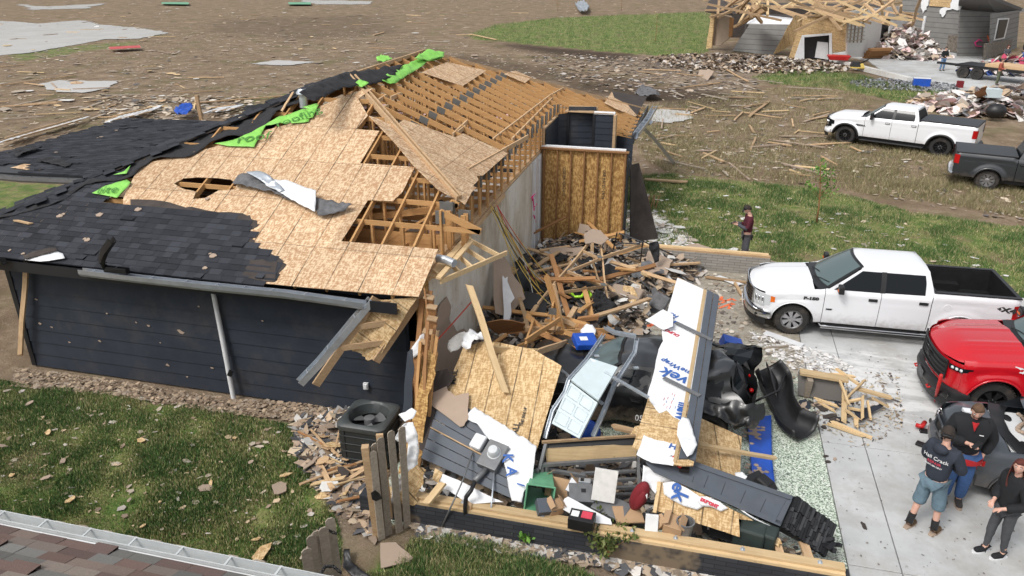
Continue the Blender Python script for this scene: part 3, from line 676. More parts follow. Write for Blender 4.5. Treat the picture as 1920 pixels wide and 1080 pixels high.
# shingle tabs on the south slope
SH = [(.032, .034, .040), (.037, .039, .046), (.042, .045, .053), (.028, .030, .035), (.047, .050, .059)]
def tabs(test, n0, uax, vax, nrm, ulo, uhi, vlo, vhi, expo=.143, tw=(.14, .30), cols=SH, lift=.018, name='shingles', parent=H):
    b = MB(); v = vlo; row = 0
    while v < vhi:
        u = ulo-random.uniform(0, .3)
        while u < uhi:
            wd = random.uniform(*tw); c = n0+uax*(u+wd/2)+vax*(v+expo/2)
            if test(c):
                col = random.choice(cols); k = random.uniform(.85, 1.15); col = tuple(x*k for x in col); t = random.choice((.006, .011, .011))+ (random.random() < .03)*.03
                a0 = n0+uax*u+vax*v; du = uax*(wd-.004); dv = vax*(expo+.03)
                b.add([a0+nrm*(lift+t), a0+du+nrm*(lift+t), a0+du+dv+nrm*lift, a0+dv+nrm*lift, a0+nrm*(lift-.02), a0+du+nrm*(lift-.02)], [(0, 1, 2, 3), (4, 5, 1, 0)], 0, col)
            u += wd
        v += expo; row += 1
    return b.build(name, [MT['shingle']], parent)
vS = Vector((0, 1, SL)).normalized(); uS = Vector((1, 0, 0))
SHP = [(-400, 360), (0, 412), (90, 362), (133, 352), (200, 322), (232, 330), (240, 345), (224, 366), (180, 378), (245, 386), (312, 391), (352, 400), (410, 402), (478, 415), (480, 424), (462, 432), (430, 437), (474, 440), (470, 458), (500, 475), (524, 484), (535, 497), (530, 503), (518, 530), (300, 540), (0, 500), (-500, 470)]
def tS(p):
    x, y = PJ(p); j = 7*noise.noise(p*4)
    return inpoly(x+j, y, SHP) and p.y-YSO < p.x-XW+.1
tabs(tS, qS.copy(), uS, vS, nS, XW-qS.x, 5, 0, 7.3)
FE = [(245, 375), (320, 381), (410, 399), (455, 401), (483, 415), (482, 427), (462, 435), (478, 442), (472, 460), (520, 482), (538, 497), (520, 527), (420, 518), (300, 470), (240, 420)]
deck(FE, 'S', rag=.05, name='underlayment', mat='felt', lift=.0165)
deck([(452, 520), (470, 488), (520, 492), (516, 530)], 'S', rag=.03, name='underlayment', mat='felt', lift=.026)
# hip cap shingles and torn black membrane along the hip
hd = Vector((1, 1, SL)).normalized(); hs_ = Vector((1, -1, 0)).normalized(); hn = hd.cross(hs_); hn = -hn if hn.z < 0 else hn
def tH(c):
    t = (c.x-XW); q = noise.noise(c*1.3); s = (c-Vector((XW, YSO, ZE))).dot(hs_); return s < .12+.25*q
tabs(tH, Vector((XW, YSO, ZE)), hs_, hd, (hn-hs_*.0).normalized(), -.22, .28, 0, 9.3, .2, (.2, .3), SH[:4], .02, 'hip_shingles')
L = []
for t, s in [(1.2, .1), (2.6, .45), (3.2, .2), (4.0, .62), (4.6, .3), (5.3, .75), (6.0, .55), (6.9, .9), (7.5, .35), (8.6, .5), (9.2, .1), (9.0, -.5), (7.5, -.5), (5, -.35), (3, -.3), (1.5, -.25)]:
    L.append(Vector((XW, YSO, ZE))+hd*t+hs_*s+Vector((0, 0, .05+SL*.0)))
L = [Vector((p.x, p.y, max(min(ZE+SL*(p.y-YSO), ZE+SL*(p.x-XW)), 2.5)+.05)) for p in L]
crumple('torn_membrane', L, 'darkcloth', .05, parent=H, res=.18)
GR = [[(175, 366), (200, 352), (240, 340), (248, 347), (222, 375)], [(405, 274), (440, 266), (478, 250), (520, 225), (560, 213), (600, 200), (588, 225), (545, 232), (500, 240), (478, 280), (430, 278)],
      [(538, 222), (572, 208), (584, 218), (580, 232), (548, 236)], [(568, 205), (598, 198), (590, 212)], [(215, 332), (235, 326), (247, 314), (240, 330)]]
for g in GR:
    P = [pS(x, y)+nS*.055 for x, y in g]; crumple('green_underlayment', P, 'green', .025, parent=H, res=.12)
crumple('green_underlayment', [pE(x, y)+Vector((0, 0, .04)) for x, y in [(692, 148), (722, 146), (752, 128), (776, 118), (800, 108), (832, 104), (830, 112), (800, 120), (786, 132), (752, 152), (742, 160), (722, 158)]], 'green', .055, parent=H, res=.12)
crumple('green_underlayment', [pE(x, y)+Vector((0, 0, .12)) for x, y in [(776, 120), (796, 104), (806, 100), (833, 106), (832, 116), (806, 122)]], 'green', .07, parent=H, res=.12)
crumple('green_underlayment', [pS(x, y)+nS*.1 for x, y in [(664, 166), (678, 157), (694, 163), (680, 170)]], 'green', .04, parent=H, res=.1)
crumple('torn_membrane', [pE(x, y)+Vector((0, 0, .06)) for x, y in [(560, 180), (600, 160), (650, 142), (720, 132), (756, 126), (740, 146), (712, 160), (680, 166), (640, 172), (590, 196)]], 'darkcloth', .06, parent=H, res=.15)
def txt_on(s, px, py, size, ang, plane, mat='textgreen', lift=.09, parent=H, bold=.0):
    q, n = plane; c = ON(px, py, q, n)+n*lift; x = Vector((math.cos(ang), math.sin(ang), 0)); x = (x-n*x.dot(n)).normalized(); y = n.cross(x)
    A = Matrix((x, y, n)).transposed().to_4x4(); A.translation = c; return text(s, size, mat, A, parent, bold=bold)
txt_on('roof', 478, 264, .42, .35, (qS, nS)); txt_on('roofing', 562, 226, .36, .75, (qS, nS)); txt_on('tite', 206, 362, .33, .25, (qS, nS))
# fascia, gutter stubs along the south eave
b = MB(); b.box((-9.6, YSO-.03, ZE-.13), (9.95, .03, .2)); b.box((-9.6, YSO+.24, ZE-.21), (9.9, .48, .015)); b.build('fascia', [MT['trim']], H)
def gutter(path, name, parent, mat='alu', r=.06):
    b = MB(); pr = [(-r, r), (-r, -.3*r), (-.6*r, -r), (r*.75, -r), (r*.75, r*.9), (r*.9, r*.9), (r*.9, -1.15*r), (-.7*r, -1.15*r), (-1.15*r, -.35*r), (-1.15*r, r)]
    rows = []
    for i, p in enumerate(path):
        t = Vector(path[min(i+1, len(path)-1)])-Vector(path[max(i-1, 0)]); A = frame(t); rows.append([Vector(p)+A @ Vector((0, a, c)) for a, c in pr])
    b.grid(rows, 0, True)
    for i in range(len(path)-1):
        a, c = Vector(path[i]), Vector(path[i+1]); n = max(1, int((c-a).length/.5))
        for k in range(n): p = a.lerp(c, (k+.5)/n); A = frame(c-a); b.box(p+A @ Vector((0, 0, r*.8)), (.02, r*2, .01), A)
    return b.build(name, [MT[mat]], parent)
gutter([(-10.75, YSO-.12, ZE-.04), (-9.6, YSO-.12, ZE-.05), (-8.2, YSO-.12, ZE-.05), (-6.6, YSO-.12, ZE-.03), (-5.15, YSO-.12, ZE-.07)], 'gutter', H, r=.062)
gutter([(-14.6, YSO-.1, ZE-.03), (-13.3, YSO-.13, ZE-.02), (-12.4, YSO-.16, ZE+.03)], 'gutter', H, 'black', r=.06)
# north-east eave gutter with its hanging piece
gutter([(-2.0, 23.7, ZE+.1), (-1.85, 26.5, ZE+.07), (-1.8, 29.0, ZE+.05)], 'gutter', H, r=.09)
b = MB(); b.box((-2.05, 26.3, ZE-.02), (.04, 5.4, .24)); b.build('fascia', [MT['trim']], H)
crumple('white_flashing', [GY(384, 480, YSO-.1)*1.0 if False else ON(x, y, qS, nS)+nS*.07 for x, y in [(50, 492), (105, 474), (122, 481), (126, 490), (80, 497)]], 'white', .02, parent=H, res=.1)
crumple('lifted_flashing', [ON(x, y, qS, nS)+nS*.10 for x, y in [(48, 486), (88, 474), (110, 472), (114, 477), (90, 484), (52, 494)]], 'felt', .03, parent=H, res=.1)
# dark-sided entry recess with its OSB front wall
b = MB()
def lap(b, a, c, z0, z1, e=.19):
    a, c = Vector(a), Vector(c); d = (c-a); n = Vector((d.y, -d.x, 0)).normalized(); z = z0
    while z < z1-.02:
        zz = min(z1, z+e); b.add([a+n*.018+Vector((0, 0, z)), c+n*.018+Vector((0, 0, z)), c+n*.002+Vector((0, 0, zz+.01)), a+n*.002+Vector((0, 0, zz+.01)), a+Vector((0, 0, z)), c+Vector((0, 0, z))], [(0, 1, 2, 3), (4, 5, 1, 0)]); z += e
    return b
lap(b, (-4.30, 21.05, 0), (-4.32, 23.0, 0), 0, 3.35); lap(b, (-4.32, 23.0, 0), (-4.05, 23.3, 0), 0, 3.42); lap(b, (-4.05, 23.3, 0), (-3.22, 23.5, 0), 0, 3.62); lap(b, (-3.22, 23.2, 0), (-2.62, 23.2, 0), 0, 3.46)
b.box((-3.24, 23.19, 1.75), (.07, .05, 3.5), mi=1); b.box((-4.04, 23.25, 1.75), (.06, .06, 3.5), mi=1); lap(b, (-2.55, 23.6, 0), (-2.0, 23.2, 0), 1.6, 2.75)
b.build('entry_siding', [MT['siding'], MT['trim']], H)
b = MB(); b.box((-4.36, 22.0, 1.7), (.08, 2.0, 3.4)); b.box((-3.63, 23.58, 1.8), (.9, .10, 3.6)); b.box((-2.92, 23.3, 1.7), (.6, .12, 3.42)); b.box((-2.58, 23.1, 1.75), (.08, .3, 3.45)); b.box((-3.4, 23.3, 3.49), (1.5, .3, .02)); b.build('entry_framing', [MT['lumber']], H)
b = MB(); b.box((-2.93, 23.28, 3.48), (.64, .24, .05)); b.build('entry_cap', [MT['tyvek']], H);
b = MB(); b.box((-3.15, 20.97, 1.42), (2.40, .02, 2.84)); b.build('sheathing_wall', [MT['osb_in']], H)
b = MB()
for i in range(7): b.box((-4.3+i*.385, 20.92, 1.42), (.04, .09, 2.82))
b.box((-3.15, 20.94, 2.865), (2.5, .16, .04)); b.box((-3.15, 20.92, .04), (2.4, .1, .05)); b.build('wall_stud', [MT['lumber_dk']], H)
b = MB(); b.box((-3.2, 21.04, 2.90), (2.4, .12, .05)); b.build('plate_wrap', [MT['tyvek']], H)
b = MB(); b.box((-1.93, 21.0, 1.42), (.02, .16, 2.85)); b.box((-2.0, 21.6, 1.2), (.04, 1.2, 2.4)); b.build('wall_return', [MT['siding']], H)
for k, xx in enumerate((-3.72, -2.57)):
    A = Matrix(((0, 1, 0), (0, 0, -1), (-1, 0, 0))).to_4x4(); A.translation = (xx, 20.955, 1.9); text('OSB RATED 24/16', .11, 'textblack', A, H, ext=.002)
b = MB(); b.prism([[Vector((-1.75, 21.5, 0)), Vector((-.95, 22.0, 0)), Vector((-1.7, 22.1, 2.3)), Vector((-1.9, 21.6, 2.35))]], .03); b.build('porch_panel', [MT['felt']], H)
# broken wall end at the near corner: studs, OSB edge, drywall, wrap
b = MB()
for px, py0, py1, yy, wd in [(792, 560, 880, 11.0, .05), (806, 545, 760, 11.1, .05), (775, 640, 800, 10.9, .05)]:
    a = GY(px, py0, yy); c = GY(px+ (py1-py0)*-.06, py1, yy-.7); c.z = max(c.z, .2); b.bar(a, c, .09, .04)
b.build('broken_stud', [MT['lumber_dk']], H)
for i, (bx, by) in enumerate(((806, 566), (811, 584), (812, 606), (804, 630), (798, 650), (806, 760), (798, 790), (790, 815))):
    b = MB(); a = GY(bx, by, 10.9-.09*i); b.box(a, (.12, .12, .17), Euler((.2, .1, .1)).to_matrix(), 1); b.box(a+Vector((0, -.03, .10)), (.17, .14, .02), Euler((.1, .15, .1)).to_matrix()); b.build('plate_block', [MT['lumber'], MT['lumber_dk']], H)
b = MB(); Q_ = [GY(x, y, 10.85-(y-540)/400*.7) for x, y in ((796, 540), (801, 580), (806, 610), (800, 640), (790, 668), (786, 700))]; b.tube(Q_, .018, 4)
b.build('broken_stud', [MT['lumber_dk']], H)
for q, mt_, yy in [([(800, 655), (815, 665), (818, 700), (806, 740), (800, 850), (772, 950), (752, 940), (772, 820), (790, 720)], 'osb_in', 10.7), ([(764, 660), (773, 655), (776, 700), (772, 770), (752, 790)], 'siding', 10.85)]:
    P = [GY(x, y, yy-(y-545)/400*1.5) for x, y in q]
    for p in P: p.z = max(p.z, .25)
    sheet('broken_panel', [P], .02, MT[mt_], H, rag=.02, xaxis=(0, 0, 1))
sheet('broken_drywall', [[GX(x, y, -4.36) for x, y in [(824, 575), (838, 556), (846, 575), (842, 600), (856, 622), (868, 616), (884, 640), (905, 650), (915, 700), (880, 740), (850, 775), (812, 800), (800, 740), (808, 640)]]], .015, MT['drybrown'], H, rag=.02, n=(1, 0, .02))
# truss plate bundle and ladder frame hanging off the wall top
b = MB()
def q3(px, py, z): return G(px, py, z)
b.bar(q3(808, 520, 2.75), q3(878, 445, 2.84), .13, .04); b.bar(q3(822, 522, 2.80), q3(884, 452, 2.9), .1, .04); b.bar(q3(800, 524, 2.72), q3(862, 462, 2.83), .12, .04); b.build('splintered_plate', [MT['lumber_new']], H)
b = MB(); p0, p1 = G(826, 528, 2.72), G(950, 474, 2.62); b.bar(p0, p1, .04, .09)
for t, q in ((.05, (812, 508)), (.27, (848, 497)), (.45, (858, 478)), (.66, (868, 463)), (.88, (880, 450))): b.bar(p0.lerp(p1, t), G(q[0], q[1], 2.8), .04, .085)
b.build('lookout_frame', [MT['lumber_new']], H)
b = MB(); b.tube([G(820, 484, 2.95), G(836, 487, 2.95), G(852, 494, 2.93)], .075, 12); b.build('flex_duct', [MT['galv']], H)
# hanging soffit ladder and gutter at the corner
b = MB()
A0, A1, B0, B1 = G(705, 558, 2.62), G(592, 722, 1.25), G(796, 545, 2.66), G(705, 678, 1.55)
b.bar(A0, A1, .04, .14); b.bar(B0, B1, .04, .14)
for t in (.12, .42, .72): b.bar(A0.lerp(A1, t*.8), B0.lerp(B1, t), .04, .10)
b.build('hanging_soffit_frame', [MT['lumber']], H)
P = [G(x, y, z) for x, y, z in [(706, 562, 2.55), (790, 556, 2.58), (760, 600, 2.2), (708, 672, 1.6), (690, 676, 1.55), (684, 662, 1.6), (668, 656, 1.62), (660, 648, 1.65)]]
sheet('hanging_soffit_panel', [P], .012, MT['osb_wall'], H, rag=.015, xaxis=B1-B0)
gutter([G(697, 562, 2.6), G(640, 630, 2.05), G(598, 680, 1.6), G(562, 718, 1.3)], 'hanging_gutter', H, 'galv', .06)
# patio roof west of the house
PR = thing('patio_roof', 'low black shingled patio roof on dark posts attached to the west side of the house', 'patio roof', (-17, 19.6, 0))
PZ = lambda x: 2.50+.02*(x+19.5)
b = MB(); b.prism([[Vector((x, y, PZ(x))) for x, y in [(-20.2, 16.0), (-14.3, 16.0), (-13.2, 23.2), (-19.7, 23.2)]]], .16, n=(0, 0, 1)); b.build('roof_frame', [MT['trim']], PR)
tabs(lambda c: -20.2 < c.x < -13.0 and 16.65+.6*noise.noise(c*.9) < c.y or (c.x > -17.6 and c.y > 16.1 and c.x < -13.4), Vector((-20.2, 16.02, 2.49)), Vector((1, 0, .02)).normalized(), Vector((0, 1, 0)), Vector((0, 0, 1)), 0, 6.9, 0, 7.1, .2, (.16, .36), SH, .02, 'shingles', PR)
b = MB()
for p in [(-16.4, 16.3), (-19.7, 16.3), (-19.4, 22.9), (-15.3, 22.9)]: b.box((p[0], p[1], 1.2), (.15, .15, 2.4))
b.build('post', [MT['lumber_dk']], PR)
sheet('bare_sheathing', [[G(x, y, 2.55) for x, y in [(20, 314), (60, 304), (100, 306), (130, 314), (120, 322), (50, 318)]]], .01, MT['osb_roof'], PR, rag=.04)
gutter([(-20.3, 15.95, 2.43), (-17.5, 15.9, 2.42), (-14.6, 15.95, 2.5)], 'gutter', PR, 'steelgrey', .07)
crumple('torn_shingle_flap', [G(x, y, 2.62) for x, y in [(60, 300), (100, 296), (135, 306), (125, 314), (95, 306)]], 'darkcloth', .06, parent=PR, res=.1); crumple('torn_shingle_flap', [G(x, y, 2.6) for x, y in [(25, 283), (60, 274), (80, 278), (60, 284), (30, 294)]], 'darkcloth', .08, parent=PR, res=.1)
crumple('torn_shingle_flap', [G(x, y, 3.2) for x, y in [(455, 205), (500, 195), (560, 175), (545, 200), (500, 212), (470, 214)]], 'darkcloth', .12, parent=H, res=.12)
crumple('torn_shingle_flap', [G(x, y, 3.4) for x, y in [(475, 225), (500, 214), (515, 222), (490, 235)]], 'black', .08, parent=H, res=.1)
b = MB(); p = pS(570, 200); b.lathe([(.09, 0), (.09, .3), (.14, .3), (.14, .34), (.08, .42)], (p.x, p.y, p.z-.02), n=14); b.build('roof_vent', [MT['galv']], H, smooth=40)
# ---------------- vehicles ----------------
def sm(a, b, x): t = max(0., min(1., (x-a)/(b-a))); return t*t*(3-2*t)
def lerpt(T, x):
    if x <= T[0][0]: return T[0][1]
    for (a, p), (c, q) in zip(T, T[1:]):
        if x <= c: return p+(q-p)*(x-a)/(c-a)
    return T[-1][1]
def wheel(root, x, y, r, wdt, rimmat='rim', spokes=6, sgn=1, dirty=False):
    A = Matrix(((1, 0, 0), (0, 0, -sgn), (0, sgn, 0)))   # local z -> outward (-sgn*y)
    A = Matrix(((1, 0, 0), (0, 0, sgn), (0, 1, 0)))
    c = Vector((x, y, r)); rr = r*.62; b = MB()
    b.lathe([(rr, -wdt/2), (r*.90, -wdt/2), (r*.985, -wdt*.36), (r, -wdt*.2), (r, wdt*.2), (r*.985, wdt*.36), (r*.92, wdt*.48), (rr*1.06, wdt*.5), (rr, wdt*.44)], c, A, 40)
    for k in range(40):
        a = 2*math.pi*k/40
        for s in (-1, 1):
            p = c+A @ Vector((math.cos(a)*r*.995, math.sin(a)*r*.995, s*wdt*.24)); b.box(p, (.022, wdt*.4, .03), Matrix.Rotation(-a-(.3*s), 3, 'Y') if True else None)
    ty = b.build('wheel', [MT['rubber']], root, False, smooth=35)
    b = MB(); D = lambda a, q, z: c+A @ Vector((math.cos(a)*q, math.sin(a)*q, z))
    b.lathe([(rr*1.02, wdt*.46), (rr*.93, wdt*.47), (rr*.88, wdt*.36), (rr*.86, -wdt*.3), (0.001, -wdt*.3)], c, A, 36, 1)
    b.lathe([(rr*1.02, wdt*.46), (rr*.93, wdt*.47), (rr*.88, wdt*.40)], c, A, 36, 0)
    for k in range(spokes):
        a = 2*math.pi*k/spokes; h = .30 if spokes < 9 else .13
        P = [D(a-h*1.1, rr*.28, wdt*.38), D(a+h*1.1, rr*.28, wdt*.38), D(a+h*.95, rr*.9, wdt*.42), D(a-h*.95, rr*.9, wdt*.42)]
        Q = [D(a-h*1.1, rr*.28, wdt*.26), D(a+h*1.1, rr*.28, wdt*.26), D(a+h*.95, rr*.9, wdt*.28), D(a-h*.95, rr*.9, wdt*.28)]
        b.add(P+Q, [(0, 1, 2, 3), (4, 5, 1, 0), (5, 6, 2, 1), (6, 7, 3, 2), (7, 4, 0, 3)])
    b.lathe([(rr*.34, wdt*.30), (rr*.34, wdt*.40), (rr*.2, wdt*.43), (rr*.2, wdt*.46), (.001, wdt*.47)], c, A, 20)
    for k in range(6): b.ball(D(k*1.047+.5, rr*.27, wdt*.42), .012, 2, 6, 4)
    o = b.build('rim', [MT[rimmat], MT['black'], MT['chrome']], None, smooth=35); o.parent = ty
    return ty
def pickup(name, label, loc, rz, P, group=None, scale=(1, 1, 1)):
    """P: dict of proportions and finishes. local x runs from the nose to the tail, near side is -y"""
    g = lambda k, d=None: P.get(k, d)
    root = thing(name, label, g('cat', 'pickup truck'), loc, rz, group); root.scale = scale
    W = g('W', 2.0)/2; L = g('L', 5.9); xf = g('xf', .97); xr = g('xr', 4.62); wr = g('wr', .41); bodym = g('paint'); dark = MT['black']
    top = g('top'); ac = g('corner', .55); n_ = g('nose', 2.7); bed = g('bed', True); arch = g('arch', .50)
    d1, d2, d3 = g('doors'); roofz = g('roof', 1.93); cabw = g('cabw', .69)
    def yo(x, z=None):
        y = W
        if x < ac: y = W*(max(0, 1-((ac-x)/ac)**n_))**(1/n_)
        e = L-x
        if e < g('tailr', .18): y = min(y, W-.09*(1-e/g('tailr', .18))**2)
        return y
    zt = lambda x: lerpt(top, x)
    def zb(x):
        z = g('rock', .42)
        if x < .35: z = .55
        if x > L-.35: z = .55
        for c in (xf, xr):
            d = abs(x-c)
            if d < arch: z = max(z, wr+(arch**2-d**2)**.5)
        return z
    def inset(x, z):
        t = zt(x); i = 0.
        if z < .72: i += .05*((.72-z)/.35)**2
        if z > t-.13: i += .055*((z-(t-.13))/.13)**2
        for c in (xf, xr):
            d = math.hypot(x-c, z-wr)
            if d < arch+.16: i -= g('flare', .03)*max(0, 1-abs(d-arch-.03)/.13)
        return i+.012*math.exp(-((z-t+.24)/.03)**2)
    def sidepart(nm, xa, xb, sg, parent=root, ztop=None, label=None):
        n = max(2, int((xb-xa)/.035)); xs = [xa+(xb-xa)*i/n for i in range(n+1)]; rows = []
        for x in xs:
            a, c = zb(x), (ztop or zt(x)); r = []
            for j in range(13): z = a+(c-a)*(j/12); r.append((x, sg*(yo(x)-inset(x, z)), z))
            r = [(x, sg*(yo(x)-inset(x, a)-.06), a+.0)]+r+[(x, sg*(yo(x)-inset(x, c)-.05), c+.004)]; rows.append(r)
        b = MB(); b.grid(rows if sg < 0 else rows[::-1])
        # door-edge returns
        for r, s in ((rows[0], 1), (rows[-1], -1)):
            q = [(p[0], p[1]-sg*.03, p[2]) for p in r]; b.grid([r, q])
        return b.build(nm, [bodym], parent, False, smooth=50, label=label)
    G_ = .007
    for sg in (-1, 1):
        sidepart('fender', ac*g('fs', .52), d1-G_, sg)
        for a, c in ((d1, d2), (d2, d3)):
            if c-a < .2: continue
            o = sidepart('door', a+G_, c-G_, sg)
            hx = c-.17; hz = zt(hx)-.19; y = sg*(yo(hx)-inset(hx, hz)+.012)
            b = MB(); b.box((hx, y+sg*.012, hz), (.17, .022, .034)); b.box((hx, y-sg*.01, hz), (.2, .014, .075), mi=1)
            hdl = b.build('door_handle', [g('handle', bodym), dark], None, bevel=.006); hdl.parent = o
        sidepart('bed_side' if bed else 'quarter_panel', d3+G_*2, L-.02, sg)
        # wheel-arch lip
        for c in (xf, xr):
            pts = []
            for k in range(25):
                a = math.pi*(1.02-1.04*k/24); x = c+arch*1.0*math.cos(a); z = wr+arch*math.sin(a)
                if z < g('rock', .42): z = g('rock', .42)
                pts.append((x, sg*(yo(x)-inset(x, z)+.004), z))
            b = MB(); b.tube(pts, g('lip', .014), 6); b.build('arch_trim', [g('lipmat', bodym)], root, False, smooth=True)
            b = MB(); rows = []
            for k in range(17):
                a = math.pi*k/16; rows.append([(c+(arch-.01)*math.cos(a), sg*yy, wr+(arch-.01)*math.sin(a)) for yy in (yo(c)-.05, W-.5)])
            b.grid(rows); b.build('wheel_liner', [dark], root, False, smooth=True)
        wheel(root, xf, sg*(W-.16), wr, .27, g('rim', 'rim'), g('spokes', 6), sg); wheel(root, xr, sg*(W-.16), wr, .27, g('rim', 'rim'), g('spokes', 6), sg)
    b = MB(); b.box(((xf+.5+xr-.5)/2, 0, .52), (xr-xf-.9, W*1.72, .38)); b.box((L/2, 0, .62), (L-.5, W*1.0, .3)); b.build('underbody', [dark], root, False)
    # nose wall
    x0 = .0
    def plan(t, off=0.):  # t in -1..1 round the nose
        a = abs(t)*math.pi/2; y = W*math.sin(a)**(2/n_) if a > 0 else 0; x = ac*(1-max(0, math.cos(a))**(2/n_))
        return Vector((x-off*math.cos(a), (y+off*math.sin(a))*(1 if t > 0 else -1), 0))
    def nosewall(nm, t0, t1, za, zc, off, mats, nt=24, nz=4, mi=0, bulge=0., parent=root, slope=0.):
        rows = []
        for i in range(nt+1):
            t = t0+(t1-t0)*i/nt; r = []
            for j in range(nz+1):
                u = j/nz; z = za+(zc-za)*u; p = plan(t, off+bulge*math.sin(math.pi*u)-slope*u); r.append((p.x, p.y, z))
            rows.append(r)
        b = MB(); b.grid(rows); return b
    tf = (2/math.pi)*math.acos((1-g('fs', .52))**(n_/2)); gz0, gz1, bz = g('grille', (.72, 1.06, .60)); th_ = g('headt', .60)
    zn = lambda t: zt(plan(t).x)
    b = nosewall('nose', -tf, tf, gz0-.12, zt(.1)-.035, -.02, None, 40, 6); b.build('nose_panel', [bodym], root, False, smooth=50)
    # grille
    if g('nogrille'): kb = 0
    b = nosewall('g', -th_+.03, th_-.03, gz0, gz1, .005, None, 30, 3)
    kb = g('bars', 5)
    for k in range(kb+1):
        z = gz0+(gz1-gz0)*k/kb; pts = [plan(-th_+.03+(2*th_-.06)*i/24, .022)+Vector((0, 0, z)) for i in range(25)]; b.tube(pts, .011 if 0 < k < kb else .02, 6, 1)
    for s in (-1, 1): p = plan(s*(th_-.03), .022); b.tube([p+Vector((0, 0, gz0)), p+Vector((0, 0, gz1))], .02, 6, 1)
    for s in (-.22, .22) if g('vbars', False) else (): p = plan(s, .02); b.tube([p+Vector((0, 0, gz0)), p+Vector((0, 0, gz1))], .012, 6, 1)
    b.build('grille', [dark, g('grillemat', MT['chrome'])], root, False, smooth=40)
    b = MB(); p = plan(0, .05); b.lathe([(.001, .012), (.045, .008), (.055, 0)], (p.x, 0, (gz0+gz1)/2), Matrix(((0, 0, -1), (0, 1.9, 0), (1, 0, 0))), 18); b.build('badge', [g('badge', MT['chrome'])], root, False, smooth=True)
    for s in (-1, 1):
        hb0, hb1 = g('hz0', gz0+.05), g('hz1', gz1-.02)
        b = nosewall('h', s*th_, s*tf*1.0, g('hz0', gz0+.05), g('hz1', gz1-.02), .012, None, 12, 3)
        hb0, hb1 = g('hz0', gz0+.05), g('hz1', gz1-.02)
        b2 = MB(); R2 = []
        for i in range(6):
            x = plan(tf).x-.02+i*.05*g('hwrap', 1.); R2.append([(x, s*(yo(x)+.010-inset(x, hb0+(hb1-hb0)*j/3)), hb0+(hb1-hb0)*(j/3)*(1-.07*i)+.012*i) for j in range(4)])
        b.grid(R2[:4]); hl = b.build('headlight', [g('lens', MT['lampclear'])], root, False, smooth=50)
        b2.grid([[(p[0], p[1], p[2]) for p in r[1:]] for r in R2[3:]]); o = b2.build('turn_lamp', [MT['amber'] if g('ambers', True) else g('lens', MT['lampclear'])], None, smooth=50); o.parent = hl
        b = MB()
        for i in range(3): p = plan(s*(th_+.02+(tf-th_)*(.2+.3*i)), .018); b.ball((p.x, p.y, (hb0+hb1)/2), (.03, .05, (hb1-hb0)*.3), 0, 8, 6)
        o = b.build('bulb', [g('bulb', MT['chrome'])], None, smooth=True); o.parent = hl
    # front bumper
    rows = []
    for i in range(41):
        t = -1+2*i/40; t *= g('bt', .93); r = []
        for u, off in ((0, .02), (.12, .08), (.5, .11), (.88, .08), (1, .0)): p = plan(t, off-.01); r.append((p.x, p.y, g('bz0', .40)+(bz-g('bz0', .40)+.02)*u))
        rows.append(r)
    b = MB(); b.grid(rows); bp = b.build('front_bumper', [g('bumpmat', MT['chrome'])], root, False, smooth=50)
    for s in (-1, 1):
        b = MB(); p = plan(s*.60, .10); b.lathe([(.001, .015), (.05, .015), (.06, 0), (.001, -.02)], (p.x, p.y, .47), Matrix(((0, 0, -1), (0, 1, 0), (1, 0, 0))), 16)
        b.build('fog_lamp', [dark], None, smooth=40).parent = bp
    b = MB(); p = plan(0, .11); b.box((p.x, 0, .48), (.012, .32, .15)); b.build('licence_plate', [g('plate', MT['white'])], None).parent = bp
    if g('lower', None):
        b = nosewall('l', -.85, .85, g('bz0', .4)-.14, g('bz0', .4)+.01, .05, None, 30, 2); b.build('air_dam', [dark], root, False, smooth=50)
    # hood
    xc = g('cowl', 1.52); rows = []
    fx0 = plan(tf).x; y1 = lambda x: yo(x)-.10
    for i in range(41):
        v = -1+2*i/40; r = []; F_ = plan(v*tf, -.025); a = abs(v)
        for j in range(29):
            u = (j/28)**1.25; x = F_.x+(xc-F_.x)*u; xe_ = fx0+(xc-fx0)*u; e = (y1(xe_)-y1(fx0))/(y1(xc)-y1(fx0)+1e-6)
            Fy = F_.y*(y1(fx0)/max(.01, abs(plan(tf).y))); yy = Fy+(v*y1(xc)-Fy)*e
            zz = zt(x)+.004+g('crown', .06)*(1-v*v)-.085*(1-u)**7
            zz += g('dome', .02)*(1-sm(.50, .60, a))*sm(.0, .25, u)
            if g('ridge'): zz += .022*math.exp(-((a-.62)/.06)**2)*sm(.05, .3, u)+.015*math.exp(-((a-.33)/.05)**2)*sm(.15, .4, u)
            r.append((x, yy, zz))
        rows.append(r)
    b = MB(); b.grid(rows[::-1]); b.build('hood', [bodym], root, False, smooth=60)
    # cowl + wipers
    belt = zt(d1+.3); bx0, tx0, tx1, bx1 = g('ws')   # windscreen foot, header, roof rear, backlight foot
    yb = W-.085; zr = roofz-.075
    b = MB(); rows = []
    for i in range(21):
        v = -1+2*i/20; rows.append([(xc-.02+.12*abs(v)**2.2, v*(yb), zt(xc)+.045-.02*abs(v)), (bx0+.13+.22*abs(v)**2.2, v*(yb-.01), belt+.03-.02*abs(v))])
    b.grid(rows); b.build('cowl', [dark], root, False, smooth=60)
    def wsp(u, v, lift=0.):  # u 0 foot..1 header, v -1..1
        xb_ = bx0+.20*abs(v)**2.2; xt_ = tx0+.09*abs(v)**2; hb = yb-.02; ht = cabw-.03
        p = Vector((xb_+(xt_-xb_)*u, v*(hb+(ht-hb)*u), belt-.02+(zr+.045-.035*abs(v)**3-belt+.02)*u+.03*math.sin(math.pi*u)*(1-.5*v*v)))
        return p+Vector((-lift*.6, 0, lift))
